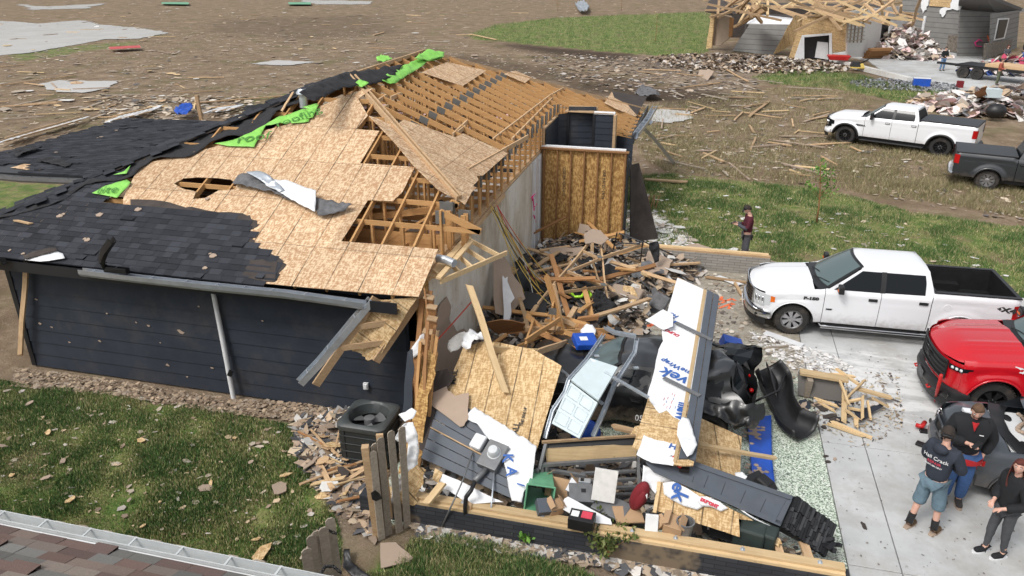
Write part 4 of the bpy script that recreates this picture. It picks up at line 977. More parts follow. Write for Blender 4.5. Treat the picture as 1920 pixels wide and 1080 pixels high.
    if not g('openws'): b = MB(); b.grid([[wsp(j/8, -1+2*i/16) for j in range(9)] for i in range(17)]); b.build('windscreen_frame', [dark], root, False, smooth=60)
    if not g('openws'): b = MB(); b.grid([[wsp(.07+.86*j/8, (-1+2*i/16)*.92, .008) for j in range(9)] for i in range(17)]); wsn = b.build('windscreen', [g('wsglass', MT['glassg'])], root, False, smooth=60)
    for v0, v1 in ((-.15, -.85), (.55, -.08)) if g('wip', True) else ():
        b = MB(); b.tube([wsp(.01, v0, .03), wsp(.10, (v0+v1)/2, .04), wsp(.16, v1, .03)], .009, 6); b.build('wiper', [dark], root, False)
    # roof
    def roofp(u, v):
        x = tx0-.02+(tx1-tx0+.04)*u+.08*abs(v)**2*(1-u); e = .05*(max(0, .12-u)/.12)**2+.05*(max(0, u-.9)/.1)**2
        return Vector((x, v*(cabw+.012), roofz-.075*abs(v)**3.2-e))
    b = MB(); b.grid([[roofp(j/16, -1+2*i/24) for j in range(17)] for i in range(25)][::-1]); b.build('roof', [bodym], root, False, smooth=60)
    # greenhouse sides
    xB = g('bp', d2+.02)
    for sg in (-1, 1):
        def gp(x, h, out=0.):
            xa = bx0+.20+(tx0+.09-bx0-.2)*h; xz = bx1+(tx1-bx1)*h
            X = xa+(xz-xa)*x; Yb = yb+.03; return Vector((X, sg*(Yb+(cabw+.012-Yb)*h+.02*math.sin(math.pi*h)+out), belt-.01+(zr-belt+.01)*h))
        HH = 10
        def strip(a0, a1, mat, nm, out, h0=0., h1=1., nn=8):
            # a0,a1: functions h -> x-fraction
            b = MB(); b.grid([[gp(a0(h)+(a1(h)-a0(h))*i/nn, h, out) for h in [h0+(h1-h0)*j/HH for j in range(HH+1)]] for i in range(nn+1)][::(1 if sg < 0 else -1)])
            return b.build(nm, [mat], root, False, smooth=60)
        def X2f(x):  # world x -> fraction at height h
            def f(h): xa = bx0+.20+(tx0+.09-bx0-.2)*h; xz = bx1+(tx1-bx1)*h; return (x-xa)/(xz-xa)
            return f
        strip(lambda h: 0, lambda h: 1, bodym if g('pill', True) else dark, 'cab_side', 0.)
        fa = lambda h: .075/(1+0*h)
        w1 = strip(lambda h: g('wf', .05), lambda h: X2f(xB-.05)(h), g('sglass', MT['glass']), 'side_window', .008, .03, .86)
        w2 = strip(lambda h: X2f(xB+.05)(h), lambda h: min(X2f(g('wend', d3-.12))(h), .93 if bed else .96), MT['glass'], 'side_window', .008, .03, .86)
        strip(lambda h: X2f(xB-.055)(h), lambda h: X2f(xB+.055)(h), dark, 'door_pillar', .010, .02, .88, 2)
        # mirror
        if g('mirror', True):
            mx = d1+.30; b = MB(); y0 = sg*(yb+.04); b.box((mx, y0+sg*.17, belt+.10), (.13, .25, g('mh', .20)), taper=.85); b.bar((mx+.03, y0-sg*.02, belt+.02), (mx, y0+sg*.10, belt+.05), .07, .05)
            mo = b.build('mirror', [g('mirmat', dark)], root, False, bevel=.03)
            b = MB(); b.box((mx-.068, y0+sg*.19, belt+.07), (.01, .12, .035)); b.build('turn_lamp', [MT['amber']], None).parent = mo
        if g('board'):
            b = MB(); y0 = sg*(W-.02); b.tube([(xf+.62, y0-sg*.1, .36), (xf+.66, y0+sg*.05, .33), (xr-.66, y0+sg*.05, .33), (xr-.62, y0-sg*.1, .36)], .045, 8); b.box(((xf+xr)/2, y0+sg*.035, .372), (xr-xf-1.6, .06, .008), mi=1); b.build('running_board', [g('boardmat', MT['chrome']), dark], root, False, smooth=40)
    # back of the cab
    rows = []
    for i in range(9):
        v = -1+i/4; rows.append([(bx1+(tx1-bx1)*h+.0, v*((yb+.03)+(cabw-yb-.02)*h), belt-.3*(h == 0)+(zr+.02-belt)*h) for h in (0, .25, .5, .75, 1)])
    b = MB(); b.grid(rows[::-1]); b.build('cab_back', [bodym], root, False, smooth=60)
    rows = []
    for i in range(9):
        v = (-1+i/4)*.86; rows.append([(bx1+(tx1-bx1)*h+.012, v*((yb+.03)+(cabw-yb-.02)*h), belt+(zr+.02-belt)*h) for h in (.12, .5, .88)])
    b = MB(); b.grid(rows[::-1]); b.build('rear_window', [g('rglass', MT['glass'])], root, False)
    if bed:
        zR = zt(L-.6); xa, xb = d3+.03, L-.03; wi = W-.13
        b = MB(); b.box(((xa+xb)/2, 0, .86), (xb-xa, wi*2, .03))
        for s in (-1, 1): b.box(((xa+xb)/2, s*(wi-.01), (zR+.86)/2), (xb-xa-.02, .03, zR-.88)); b.box(((xa+xb)/2, s*(W-.095), zR+.012), (xb-xa+.01, .115, .028)); b.box((xr, s*(wi-.12), .97), (.75, .2, .22))
        b.box((xa+.02, 0, (zR+.86)/2), (.03, wi*2, zR-.86)); b.box((xa+.02, 0, zR+.012), (.07, 2*W-.2, .028)); b.box((xb-.05, 0, (zR+.86)/2), (.03, wi*2-.05, zR-.88)); b.box((xb-.03, 0, zR+.010), (.09, 2*W-.22, .024))
        for k in range(9): b.box(((xa+xb)/2, -.7+k*.175, .885), (xb-xa-.1, .05, .02))
        b.build('bed_liner', [g('liner', MT['black'])], root, False, bevel=.005)
        b = MB(); b.grid([[(L-.02+.012*math.sin(j*1.0), v, zz) for j, zz in enumerate([.62, .8, .95, 1.1, zR-.05, zR])] for v in [-.84+1.68*i/8 for i in range(9)]]); b.build('tailgate', [bodym], root, False, smooth=50)
        if g('tonneau'):
            b = MB(); rows = [[(xa+(xb-xa)*j/10, v*(W-.06), zR+.035+.02*(1-v*v)) for j in range(11)] for v in [-1+2*i/10 for i in range(11)]]; b.grid(rows[::-1]); b.build('bed_cover', [MT['tonneau']], root, False, smooth=60)
        for sg in (-1, 1):
            b = MB(); zz0, zz1 = g('tail', (.95, 1.28)); rows = []
            for i, (x, y) in enumerate([(L-.17, yo(L-.17)+.012), (L-.08, yo(L-.08)+.012), (L-.01, yo(L-.03)-.0), (L+.005, W-.16), (L+.008, W-.24)]): rows.append([(x, sg*y, zz0+(zz1-zz0)*j/4) for j in range(5)])
            b.grid(rows if sg < 0 else rows[::-1]); b.build('tail_light', [MT['redlens']], root, False, smooth=50)
        b = MB(); rows = []
        for i in range(21):
            v = -1+i/10; x = L+.13-.14*abs(v)**4; rows.append([(x-.05, v*(W-.03), .42), (x, v*(W-.02), .46), (x+.01, v*(W-.02), .56), (x-.04, v*(W-.03), .63), (x-.2, v*(W-.05), .63)])
        b.grid(rows[::-1]); b.build('rear_bumper', [g('rbump', MT['chrome'])], root, False, smooth=50)
        b = MB(); b.box((L+.0, 0, .8), (.01, .3, .14)); b.build('licence_plate', [MT['white']], root, False)
    return root, (lambda x, z: yo(x)-inset(x, z)), zt
MT['tonneau'] = plain('bed_cover_vinyl', (.035, .038, .042), .6, var=.1)
MT['p_white'] = paint('white_car_paint', (.74, .75, .77), .28, .5); MT['p_white2'] = paint('white_car_paint_dusty', (.74, .75, .77), .3, .45)
MT['p_red'] = paint('red_car_paint', (.50, .008, .016), .2, .4); MT['p_black'] = paint('black_car_paint', (.012, .013, .015), .28, .5); MT['p_char'] = paint('charcoal_car_paint', (.028, .031, .035), .3, .45)
MT['p_grey'] = paint('scuffed_grey_paint', (.045, .052, .062), .38, .35)
def side_text(root, s, x, z, size, fn, mat='textblack', sx=1.2, bold=.008, slant=0.):
    y = -(fn(x, z)+.004); A = Matrix(((1, slant, 0), (0, 0, -1), (0, 1, 0))).to_4x4(); A.translation = (x, y, z); o = text(s, size, mat, A, None, 'badge_lettering', .003, sx, bold); o.parent = root; return o
ford = dict(paint=MT['p_white'], W=2.0, L=5.88, xf=1.0, xr=4.68, wr=.41, doors=(1.66, 2.90, 4.0), top=[(0, 1.06), (.15, 1.12), (.5, 1.18), (1.5, 1.27), (1.7, 1.31), (3.96, 1.34), (4.06, 1.42), (5.9, 1.44)], roof=1.94, ws=(1.50, 2.38, 3.90, 4.06), cowl=1.42,
            grille=(.70, 1.08, .62), headt=.42, bars=5, board=True, spokes=7, handle=MT['black'], corner=.60, rim='rim', bp=2.92, wend=3.84, dome=.03, lower=True)
tr, fn, ztf = pickup('pickup_truck', 'white four-door pickup with chrome grille and open black bed parked nose to the ruined garage', (1.42, 17.25, -.0), .035, ford, scale=(.925, .90, .89))
side_text(tr, 'F-150', 1.36, 1.05, .10, fn, sx=1.5); side_text(tr, '4X4', 5.55, 1.16, .17, fn, sx=1.5, slant=.15); side_text(tr, 'XLT', 1.80, .80, .04, fn, sx=1.6)
b = MB(); b.lathe([(.001, .004), (.085, .004), (.09, 0)], (4.35, -fn(4.35, 1.1), 1.1), Matrix(((1, 0, 0), (0, 0, -1), (0, 1, 0))), 20); b.build('fuel_flap', [MT['p_white']], tr, False)
b = MB()
for i in range(14): b.tube([(5.2+random.uniform(-.15, .15), .1+random.uniform(-.12, .12), .92+random.uniform(0, .08)) for _ in range(4)], .012, 5)
o = b.build('strap_bundle', [MT['red']]); tag(o, 'tangled red ratchet strap lying in the black truck bed', 'strap'); o.location = (1.42, 17.25, 0); o.rotation_euler = (0, 0, .035); o.scale = (.925, .9, .89)
gm = dict(paint=MT['p_white2'], W=2.06, L=6.3, xf=1.02, xr=5.02, wr=.44, doors=(1.78, 2.92, 4.0), top=[(0, 1.16), (.15, 1.24), (.5, 1.32), (1.6, 1.38), (1.8, 1.41), (4.0, 1.44), (4.1, 1.50), (6.4, 1.52)], roof=2.02, ws=(1.62, 2.38, 3.80, 4.02), cowl=1.56,
          grille=(.72, 1.18, .66), headt=.44, bars=4, rim='rimdk', spokes=10, lip=.05, lipmat=MT['black'], tonneau=True, board=True, boardmat=MT['black'], grillemat=MT['black'], bumpmat=MT['p_white2'], bz0=.46, handle=MT['p_white2'], ambers=False, flare=.05, bp=2.94, wend=3.8, mh=.32, arch=.56, tail=(1.0, 1.36), rbump=MT['black'], lens=MT['glass'], dome=.05, corner=.45, rock=.5, lower=True)
t2, fn2, _z = pickup('pickup_truck', 'white heavy-duty pickup with black wheels and a black bed cover parked on the muddy verge', (5.80, 38.3, -.03), -.425, gm, scale=(.98, .92, .93))
side_text(t2, 'SIERRA', 1.62, 1.0, .10, fn2, 'textblack', 1.4)
gd = dict(gm); gd.update(paint=MT['p_char'], rim='rim', spokes=8, lipmat=MT['p_char'], L=5.85, xr=4.6, doors=(1.7, 2.75, 3.75), ws=(1.55, 2.3, 3.55, 3.76), bp=2.77, wend=3.6, rbump=MT['chrome'], handle=MT['p_char'], top=[(0, 1.1), (.15, 1.18), (.5, 1.25), (1.6, 1.3), (1.8, 1.33), (3.8, 1.36), (3.9, 1.42), (6.4, 1.44)], roof=1.93, wr=.41, arch=.51, grille=(.7, 1.1, .62), bumpmat=MT['chrome'], board=False)
t3, fn3, _z = pickup('pickup_truck', 'dark charcoal pickup with black bed cover and silver wheels, tail towards the white truck', (14.75, 30.25, -.03), math.pi-.23, gd, scale=(.95, .92, .90))
rd = dict(paint=MT['p_red'], W=2.06, L=5.88, xf=.98, xr=4.7, wr=.44, doors=(1.75, 2.85, 3.9), top=[(0, 1.16), (.15, 1.22), (.5, 1.28), (1.6, 1.36), (1.8, 1.39), (4.0, 1.42), (4.1, 1.47), (6.4, 1.5)], roof=1.98, ws=(1.58, 2.36, 3.72, 3.92), cowl=1.50, grille=(.74, 1.12, .60), headt=.46, bars=4, grillemat=MT['black'], badge=MT['black'], bumpmat=MT['black'],
          rim='rimdk', spokes=6, flare=.05, ridge=True, dome=.035, hz0=1.00, hz1=1.10, ambers=False, lens=MT['glass'], hwrap=.7, arch=.54, corner=.62, nose=2.5, lip=.02, bz0=.36, lower=True, bulb=MT['lampclear'], plate=MT['greycloth'])
t4, fn4, _z = pickup('pickup_truck', 'red pickup truck with black grille and bumper nosed up beside the white truck', (4.70, 14.46, 0), .03, rd, scale=(.9, .93, .95))
side_text(t4, 'Z71', 1.35, 1.20, .13, fn4, 'textwhite', 1.5, slant=.25)
for s in (-.45, .45): b = MB(); b.tube([(-.02, s-.05, .40), (-.08, s-.05, .38), (-.08, s+.05, .38), (-.02, s+.05, .40)], .018, 6); b.build('tow_hook', [MT['red']], t4, False)
# ---------------- sedan and crushed car ----------------
sd_ = dict(cat='car', paint=MT['p_grey'], W=1.70, L=4.35, xf=.95, xr=3.45, wr=.315, doors=(1.62, 2.55, 3.0), top=[(0, .90), (.1, .95), (.6, .99), (1.0, 1.0), (3.4, .96), (4.35, .8)], roof=1.40, ws=(.80, 1.14, 2.35, 2.85), cowl=.74, grille=(.62, .82, .50), headt=.30, bars=1,
           bed=False, grillemat=MT['p_grey'], bumpmat=MT['p_grey'], rim='rimdk', spokes=12, ambers=False, lens=MT['redlens'], arch=.37, corner=.38, nose=3.2, rock=.28, bz0=.3, cabw=.55, mirror=False, wip=False, openws=True, hz0=.62, hz1=.84, bp=2.0, wend=2.5, dome=.0, crown=.03, badge=MT['p_grey'], plate=MT['p_grey'], pill=True, fs=.45)
sed, fns, _z = pickup('sedan_car', 'scuffed dark sedan with no rear glass and a mud-filled wheel behind the two men', (4.33, 11.82, 0), .0, sd_, scale=(.95, .93, .97))
b = MB(); b.box((1.05, 0, .93), (.46, 1.30, .03)); b.build('parcel_shelf', [MT['white']], sed, False, bevel=.01)
b = MB(); b.box((1.42, 0, .82), (.16, 1.25, .5)); b.box((2.0, 0, .5), (1.4, 1.3, .1)); b.build('rear_seat', [MT['black']], sed, False, bevel=.04)
for y in (-.42, .42): b = MB(); b.lathe([(.001, .014), (.10, .012), (.11, 0)], (1.05, y, .946), Matrix(((.6, 0, 0), (0, 1, 0), (0, 0, 1))), 20); b.build('speaker_cover', [MT['black']], sed, False)
b = MB()
for k in range(70):
    a = random.uniform(0, 6.28); r = random.uniform(.02, .20); b.ball((.95+r*math.cos(a), -.745-random.uniform(0, .02), .315+r*math.sin(a)), random.uniform(.012, .035), 0, 5, 4)
b.build('wheel_mud', [MT['drybrown']], sed, False)['kind'] = 'stuff'
b = MB(); b.box((.38, .28, 1.02), (.17, .13, .05)); o = b.build('paper_packet', [MT['white']]); tag(o, 'small white packet lying on the dark sedan boot lid', 'packet'); o.location = (4.33, 11.82, 0)
o = b = MB()
for k in range(26):
    t = k/25; b.ball((1.22+.12*math.sin(t*9), -.55+1.1*t, .97+.02*math.sin(t*20)), (.05, .04, .03), 0, 6, 4)
b.build('torn_seal', [MT['drybrown']], sed, False, smooth=True)
# crushed black car in the garage
MT['p_wreck'] = paint('dusty_black_paint', (.011, .012, .013), .36, 1.3, .35)
wk = dict(cat='car', paint=MT['p_wreck'], W=1.95, L=4.6, xf=.95, xr=3.7, wr=.36, doors=(1.45, 2.5, 3.35), top=[(0, .88), (.15, .95), (.6, 1.0), (1.4, 1.04), (3.4, 1.05), (4.6, 1.05)], roof=1.42, ws=(1.25, 1.95, 3.95, 4.35), cowl=1.2, grille=(.5, .8, .48), headt=.6, bars=3,
          bed=False, grillemat=MT['black'], bumpmat=MT['p_black'], rim='rimdk', spokes=6, ambers=False, lens=MT['glass'], arch=.43, corner=.5, rock=.3, bz0=.25, cabw=.60, mirror=True, mh=.15, wend=3.9, bp=2.6, badge=MT['black'], tailr=.25, dome=.01)
suv, fnw, _z = pickup('crushed_car', 'crushed black car buried under the fallen garage wall and door panels', (-2.85, 12.35, 0), .02, wk, scale=(.93, .95, .95))
def crush(root, amp, sc=2.2, seed=3, f=None):
    for o in bpy.data.objects:
        if o.type == 'MESH' and (o.parent == root or (o.parent and o.parent.parent == root)) and 'wheel' not in o.name and 'rim' not in o.name:
            for v in o.data.vertices:
                k = f(v.co) if f else 1.; q = v.co*sc+Vector((seed, 0, 0))
                v.co += Vector((noise.noise(q), noise.noise(q+Vector((7, 0, 0))), noise.noise(q+Vector((0, 9, 0)))*1.2))*amp*k
crush(suv, .22, 1.7, 5, lambda c: .35+.9*sm(2.8, 4.6, c.x)); crush(suv, .06, 5, 9, lambda c: .3+sm(2.6, 4, c.x)); crush(sed, .022, 3, 2)
for k, mm in (('roof', 'p_char'),):
    for o in bpy.data.objects:
        if o.parent == suv and o.name.startswith(k): o.data.materials[0] = MT['p_char']
# tailgate opening and lamps at its tail
b = MB()
b.grid([[(4.42+.12*math.sin(i*.7), -.8+1.6*i/8, .5+.62*j/5-.0*i+.04*math.sin(i*j)) for j in range(6)] for i in range(9)]); b.build('rear_panel', [MT['p_wreck']], suv, False, smooth=True)
b = MB(); rows = [[(3.9+.5*t, s*(.78-.2*t)+.05*math.sin(t*5), 1.08-.25*t+.12*math.sin(3*t)) for s in (-1, -.6, -.2, .2, .6, 1)] for t in (0, .25, .5, .75, 1)]; b.grid(rows); b.build('tailgate', [MT['p_wreck']], suv, False, smooth=True)
for y, z in ((.10, 1.02), (-.28, .92)): b = MB(); b.ball((4.45, y, z), (.05, .05, .045), 0, 8, 6); b.build('tail_light', [MT['redlens']], suv, False, smooth=True)
for r in range(3):
    b = MB(); b.tube([(3.5, -.3+.3*r, 1.35), (3.9, -.35+.34*r, 1.25), (4.25, -.5+.4*r, 1.08), (4.5, -.55+.42*r, .85)], .028, 8); b.build('torn_weather_strip', [MT['black']], suv, False, smooth=True)
A = Matrix(((1, 0, 0), (0, 0, -1), (0, 1, 0))).to_4x4()
P052 = G(1203, 784, .52)
# detached bumper on the floor
BM = thing('detached_bumper', 'curved black plastic bumper torn off and lying between crushed car and rubble pile', 'car bumper', G(1470, 760))
pts = [G(1432, 690, .42), G(1450, 720, .20), G(1462, 760, .14), G(1480, 795, .13), G(1512, 812, .16)]
rows = []
for i in range(21):
    t = i/20*4; k = min(3, int(t)); p = pts[k].lerp(pts[k+1], t-k); d = (pts[min(4, k+1)]-pts[k]).normalized(); A2 = frame(d)
    wv = .25+.05*math.sin(t*2); rows.append([p+A2 @ Vector((0, y*wv, zz)) for y, zz in ((-1, .14), (-.95, .0), (-.5, -.08), (.2, -.08), (.75, -.02), (.95, .12), (1.0, .26))])
b = MB(); b.grid(rows); o = b.build('bumper_shell', [MT['black']], BM, smooth=50); o.modifiers.new('s', 'SOLIDIFY').thickness = .012
b = MB(); b.tube([pts[1]+Vector((.2, .1, .2)), pts[2]+Vector((-.05, .1, .25)), pts[2]+Vector((-.35, -.15, .2)), pts[2]+Vector((-.5, -.1, .04))], .022, 8); b.build('trim_strip', [MT['black']], BM, smooth=True)
b = MB(); b.grid([[G(1437+4*i, 678+7*i+10*j*(i+1)/5, .5-.05*i-.04*j) for j in range(4)] for i in range(6)]); o = b.build('wing_flap', [MT['black']], BM, smooth=True); o.modifiers.new('s', 'SOLIDIFY').thickness = .01

# ---------------- people ----------------
def skinmesh(J, E, mat, name, sub=2, parent=None, root=0):
    me = bpy.data.meshes.new(name); bm = bmesh.new(); ly = bm.verts.layers.skin.verify(); vs = [bm.verts.new(p[:3]) for p in J]
    for a, c in E: bm.edges.new((vs[a], vs[c]))
    for i, v in enumerate(vs):
        r = J[i][3]; v[ly].radius = (r, J[i][4] if len(J[i]) > 4 else r); v[ly].use_root = (i == root)
    bm.to_mesh(me); bm.free(); o = bpy.data.objects.new('tmp', me); S.collection.objects.link(o)
    o.modifiers.new('k', 'SKIN'); m = o.modifiers.new('s', 'SUBSURF'); m.levels = m.render_levels = sub
    bpy.context.view_layer.update(); m2 = bpy.data.meshes.new_from_object(o.evaluated_get(bpy.context.evaluated_depsgraph_get())); bpy.data.objects.remove(o)
    m2.name = name; m2.materials.clear(); m2.materials.append(MT[mat]); m2.polygons.foreach_set('use_smooth', [True]*len(m2.polygons))
    if parent is None: return m2
    q = bpy.data.objects.new(name, m2); S.collection.objects.link(q); q.parent = parent; return q
def person(label, loc, rz, P, group=None, near=True, h=1.76):
    """local frame: faces -y. joints in fractions of 1.76 m"""
    root = thing('person', label, 'person', loc, rz, group); k = h/1.76; root.scale = (k, k, k)
    bw = P.get('build', 1.); lean = P.get('lean', 0.)
    hipz = .93; J = []; E = []
    def add(p, r, par=None, r2=None):
        J.append((*p, r, r2 or r)); i = len(J)-1
        if par is not None: E.append((par, i))
        return i
    pel = add((0, 0, hipz), .125*bw, None, .10*bw); bel = add((0, -.01-lean*.3, 1.10), .13*bw, pel, .105*bw); ch = add((0, -.0-lean*.7, 1.30), .145*bw, bel, .105*bw); ne = add((0, .01-lean, 1.46), .06, ch); hd0 = P.get('head', (0, -.03-lean, 1.60)); nk = add((0, -.0-lean, 1.52), .052, ne)
    hx, hy, hz = hd0; head = add((hx, hy, hz), .058, nk)
    ft = P.get('feet', ((-.12, 0), (.12, 0))); arms = P['arms']; tips = {}
    for s in (-1, 1):
        fx, fy = ft[0 if s < 0 else 1]
        h0 = add((s*.09, 0, hipz-.06), .085*bw, pel); kn = add(((s*.10+fx)/2, fy*.5-.02, .49), .058, h0); an = add((fx, fy+.02, .09), .038, kn); add((fx, fy-.03, .05), .036, an)
        sh = add((s*.17*bw, -lean*.85, 1.42), .062*bw, ch); el, wr_ = arms[0 if s < 0 else 1]
        e = add(el, .044, sh); w_ = add(wr_, .029, e); d = (Vector(wr_)-Vector(el)).normalized()
        hv = P.get('hand', (d, d))[0 if s < 0 else 1]; hv = Vector(hv).normalized(); side = hv.cross(Vector((0, 0, 1))).normalized() if abs(hv.z) < .9 else Vector((0, 1, 0))
        pm = Vector(wr_)+hv*.065; pi_ = add(pm, .031, w_, .02); tips[s] = (pm, hv, side)
        if near:
            cu = side.cross(hv).normalized(); cu = -cu if cu.z > 0 else cu
            for f, (off, ln) in enumerate(((-.026, .066), (-.009, .074), (.009, .070), (.026, .056))):
                a = add(pm+hv*.028+side*off, .0105, pi_); c = add(pm+hv*(.028+ln*.55)+side*off+cu*.012, .009, a); add(pm+hv*(.028+ln*.8)+side*off+cu*(.035), .008, c)
            a = add(pm-hv*.01+side*(.035)*(-s), .011, pi_); add(pm+hv*.03+side*(.05)*(-s)+cu*.02, .009, a)
    body = skinmesh(J, E, 'skin', 'body', 2 if near else 1)
    # head shape joined into the body mesh
    bm = bmesh.new(); bm.from_mesh(body); look = P.get('look', (0, -1, 0)); F_ = Vector(look).normalized(); X_ = F_.cross(Vector((0, 0, 1))).normalized(); U_ = X_.cross(F_); HA = Matrix((X_, -F_, U_)).transposed(); hc = Vector((hx, hy, hz+.055))
    t = bmesh.new(); bmesh.ops.create_icosphere(t, subdivisions=3, radius=1)
    for v in t.verts:
        x, y, z = v.co; sx, sy, sz = .074, .092, .112
        if z < 0: sx *= 1+.32*z*(.3+.7*(y > -2)); sy *= 1+.10*z
        p = Vector((x*sx, y*sy, z*sz))
        if y < 0:
            p.y += -.020*math.exp(-(x/.16)**2-((z+.12)/.22)**2)+.010*(math.exp(-((x-.36)/.16)**2-((z-.12)/.12)**2)+math.exp(-((x+.36)/.16)**2-((z-.12)/.12)**2))-.008*math.exp(-(x/.3)**2-((z+.62)/.14)**2)-.006*math.exp(-(x/.4)**2-((z+.95)/.15)**2)
        v.co = hc+HA @ p
    for s in (-1, 1):
        r = bmesh.ops.create_icosphere(t, subdivisions=1, radius=1)
        for v in r['verts']: v.co = hc+HA @ Vector((s*.076+v.co.x*.010, .008+v.co.y*.018, -.008+v.co.z*.030))
    tm = bpy.data.meshes.new('t'); t.to_mesh(tm); t.free(); bm.from_mesh(tm); bm.to_mesh(body); bm.free(); body.polygons.foreach_set('use_smooth', [True]*len(body.polygons))
    bo = bpy.data.objects.new('body', body); S.collection.objects.link(bo); bo.parent = root
    if near:
        for s in (-1, 1):
            b = MB(); b.ball(hc+HA @ Vector((s*.030, -.080, .012)), (.012, .008, .007), 0, 8, 5, HA); b.build('eye', [MT['white']], root, False); b = MB(); b.ball(hc+HA @ Vector((s*.030, -.087, .012)), (.0055, .003, .0055), 0, 8, 5, HA); b.build('iris', [MT['black']], root, False)
            b = MB(); b.tube([hc+HA @ Vector((s*.016, -.089, .032)), hc+HA @ Vector((s*.032, -.089, .038)), hc+HA @ Vector((s*.048, -.078, .032))], .004, 5); b.build('eyebrow', [MT[P.get('hairm', 'h_brown')]], root, False)
        b = MB(); b.tube([hc+HA @ Vector((-.022, -.088, -.062)), hc+HA @ Vector((0, -.096, -.060)), hc+HA @ Vector((.022, -.088, -.062))], .005, 5); b.build('lips', [MT['lips']], root, False, smooth=True)
    # clothes grow on the same skeleton
    def cloth(nm, ids, mat, grow, cut=None, sub=2, edit=None):
        mp = {j: i for i, j in enumerate(ids)}; JJ = [list(J[j]) for j in ids]
        for q in JJ: q[3] += grow; q[4] += grow
        EE = [(mp[a], mp[c]) for a, c in E if a in mp and c in mp]
        if edit: edit(JJ, mp)
        o = skinmesh([tuple(q) for q in JJ], EE, mat, nm, sub, root)
        sd = random.random()*9
        for v in o.data.vertices:
            q = v.co*11+Vector((sd, 0, 0)); n_ = noise.noise(q)*.7+noise.noise(q*2.1)*.3; v.co += v.normal*n_*.012
        return o
    # indices: 0 pel 1 bel 2 ch 3 ne 4 nk 5 head ; legs/arms follow
    nb = 6; per = 5+3 if not near else 5+3+14
    def idx(s): b0 = 6 if s < 0 else 6+(8 if not near else 22); return b0
    L0, R0 = idx(-1), idx(1)
    g = .018*bw
    up = [0, 1, 2, 3]+[L0+4, L0+5, L0+6, R0+4, R0+5, R0+6]
    def ed_up(JJ, mp):
        for j in (L0+6, R0+6): q = JJ[mp[j]]; e = Vector(J[j-1][:3]); w_ = Vector(J[j][:3]); q[:3] = list(w_+(e-w_)*P.get('sleeve', .06)); q[3] += .004; q[4] += .004
        JJ[mp[3]][2] -= .015; JJ[mp[3]][3] -= .003
        JJ[0][3] += .012; JJ[0][2] -= P.get('hem', .02)
    sh = cloth('jacket' if P.get('jacket') else 'shirt', up, P['top'], g+P.get('puff', .008), edit=ed_up)
    lo = [0, L0, L0+1, L0+2, R0, R0+1, R0+2]
    def ed_lo(JJ, mp):
        for a in (L0, R0):
            if P.get('shorts'):
                q = JJ[mp[a+2]]; kn = Vector(J[a+1][:3]); an = Vector(J[a+2][:3]); q[:3] = list(kn+(an-kn)*.16); q[3] = .098; q[4] = .10; JJ[mp[a+1]][3] = .102; JJ[mp[a+1]][4] = .102; JJ[mp[a]][3] += .012
            else:
                JJ[mp[a+2]][3] = P.get('cuff', .062); JJ[mp[a+2]][4] = P.get('cuff', .062); JJ[mp[a+1]][3] += P.get('loose', .012); JJ[mp[a+1]][4] += P.get('loose', .012)
                JJ[mp[a+2]][2] = .09
    cloth('shorts' if P.get('shorts') else 'trousers', lo, P['bottom'], .012*bw, edit=ed_lo)
    for s, a in ((-1, L0), (1, R0)):
        fx, fy = ft[0 if s < 0 else 1]; toe = P.get('toe', (0, -1)); T = Vector((toe[0], toe[1], 0)).normalized()
        sj = [(*(Vector((fx, fy+.02, .045))-T*.03), .054), (*(Vector((fx, fy+.02, .045))+T*.08), .052), (*(Vector((fx, fy+.02, .040))+T*.18), .047), (*(Vector((fx, fy+.02, .095))-T*.01), .050 if P.get('boot') else .04)]
        sh_ = skinmesh(sj, [(0, 1), (1, 2), (0, 3)], P.get('shoe', 'h_shoe'), 'shoe', 2, root)
        for v in sh_.data.vertices: v.co.z = max(v.co.z, .004)
        b = MB(); b.prism([[Vector((fx, fy+.02, .022))+T*x_+T.cross(Vector((0, 0, 1)))*y_ for x_, y_ in ((-.075, -.03), (-.075, .03), (0, .045), (.12, .052), (.2, .03), (.215, 0), (.2, -.03), (.12, -.052), (0, -.045))]], .022, n=(0, 0, 1)); b.build('sole', [MT[P.get('sole', 'black')]], None).parent = sh_
        if P.get('sock'):
            b = MB(); kn = Vector(J[a+1][:3]); an = Vector(J[a+2][:3]); b.tube([an, an+(kn-an)*.25, an+(kn-an)*.42], [.052, .053, .055], 12); b.build('sock', [MT['black']], root, False, smooth=50)
    # hair / cap
    hair = P.get('hair')
    if hair:
        t = bmesh.new(); bmesh.ops.create_icosphere(t, subdivisions=3, radius=1); kill = []
        for v in t.verts:
            x, y, z = v.co
            lim = .28 if y < -.25 else (-.05 if y < .2 else -.45)
            if hair == 'long': lim = .32 if y < -.45 else -1.1
            if z < lim: kill.append(v)
            r = 1.10+.05*noise.noise(v.co*9); p = Vector((x*.074*r, y*.092*r+.004, z*.112*r))
            if hair == 'long' and z < .1 and y > -.5: f = (.1-z); p = Vector((p.x*(1+.75*f), p.y+.02*f, p.z-.27*f*(1+.15*math.sin(x*30))))
            v.co = hc+HA @ p
        bmesh.ops.delete(t, geom=kill, context='VERTS'); tm = bpy.data.meshes.new('hair'); t.to_mesh(tm); t.free(); tm.materials.append(MT[P['hairm']]); tm.polygons.foreach_set('use_smooth', [True]*len(tm.polygons)); o = bpy.data.objects.new('hair', tm); S.collection.objects.link(o); o.parent = root
        o.modifiers.new('s', 'SOLIDIFY').thickness = .008
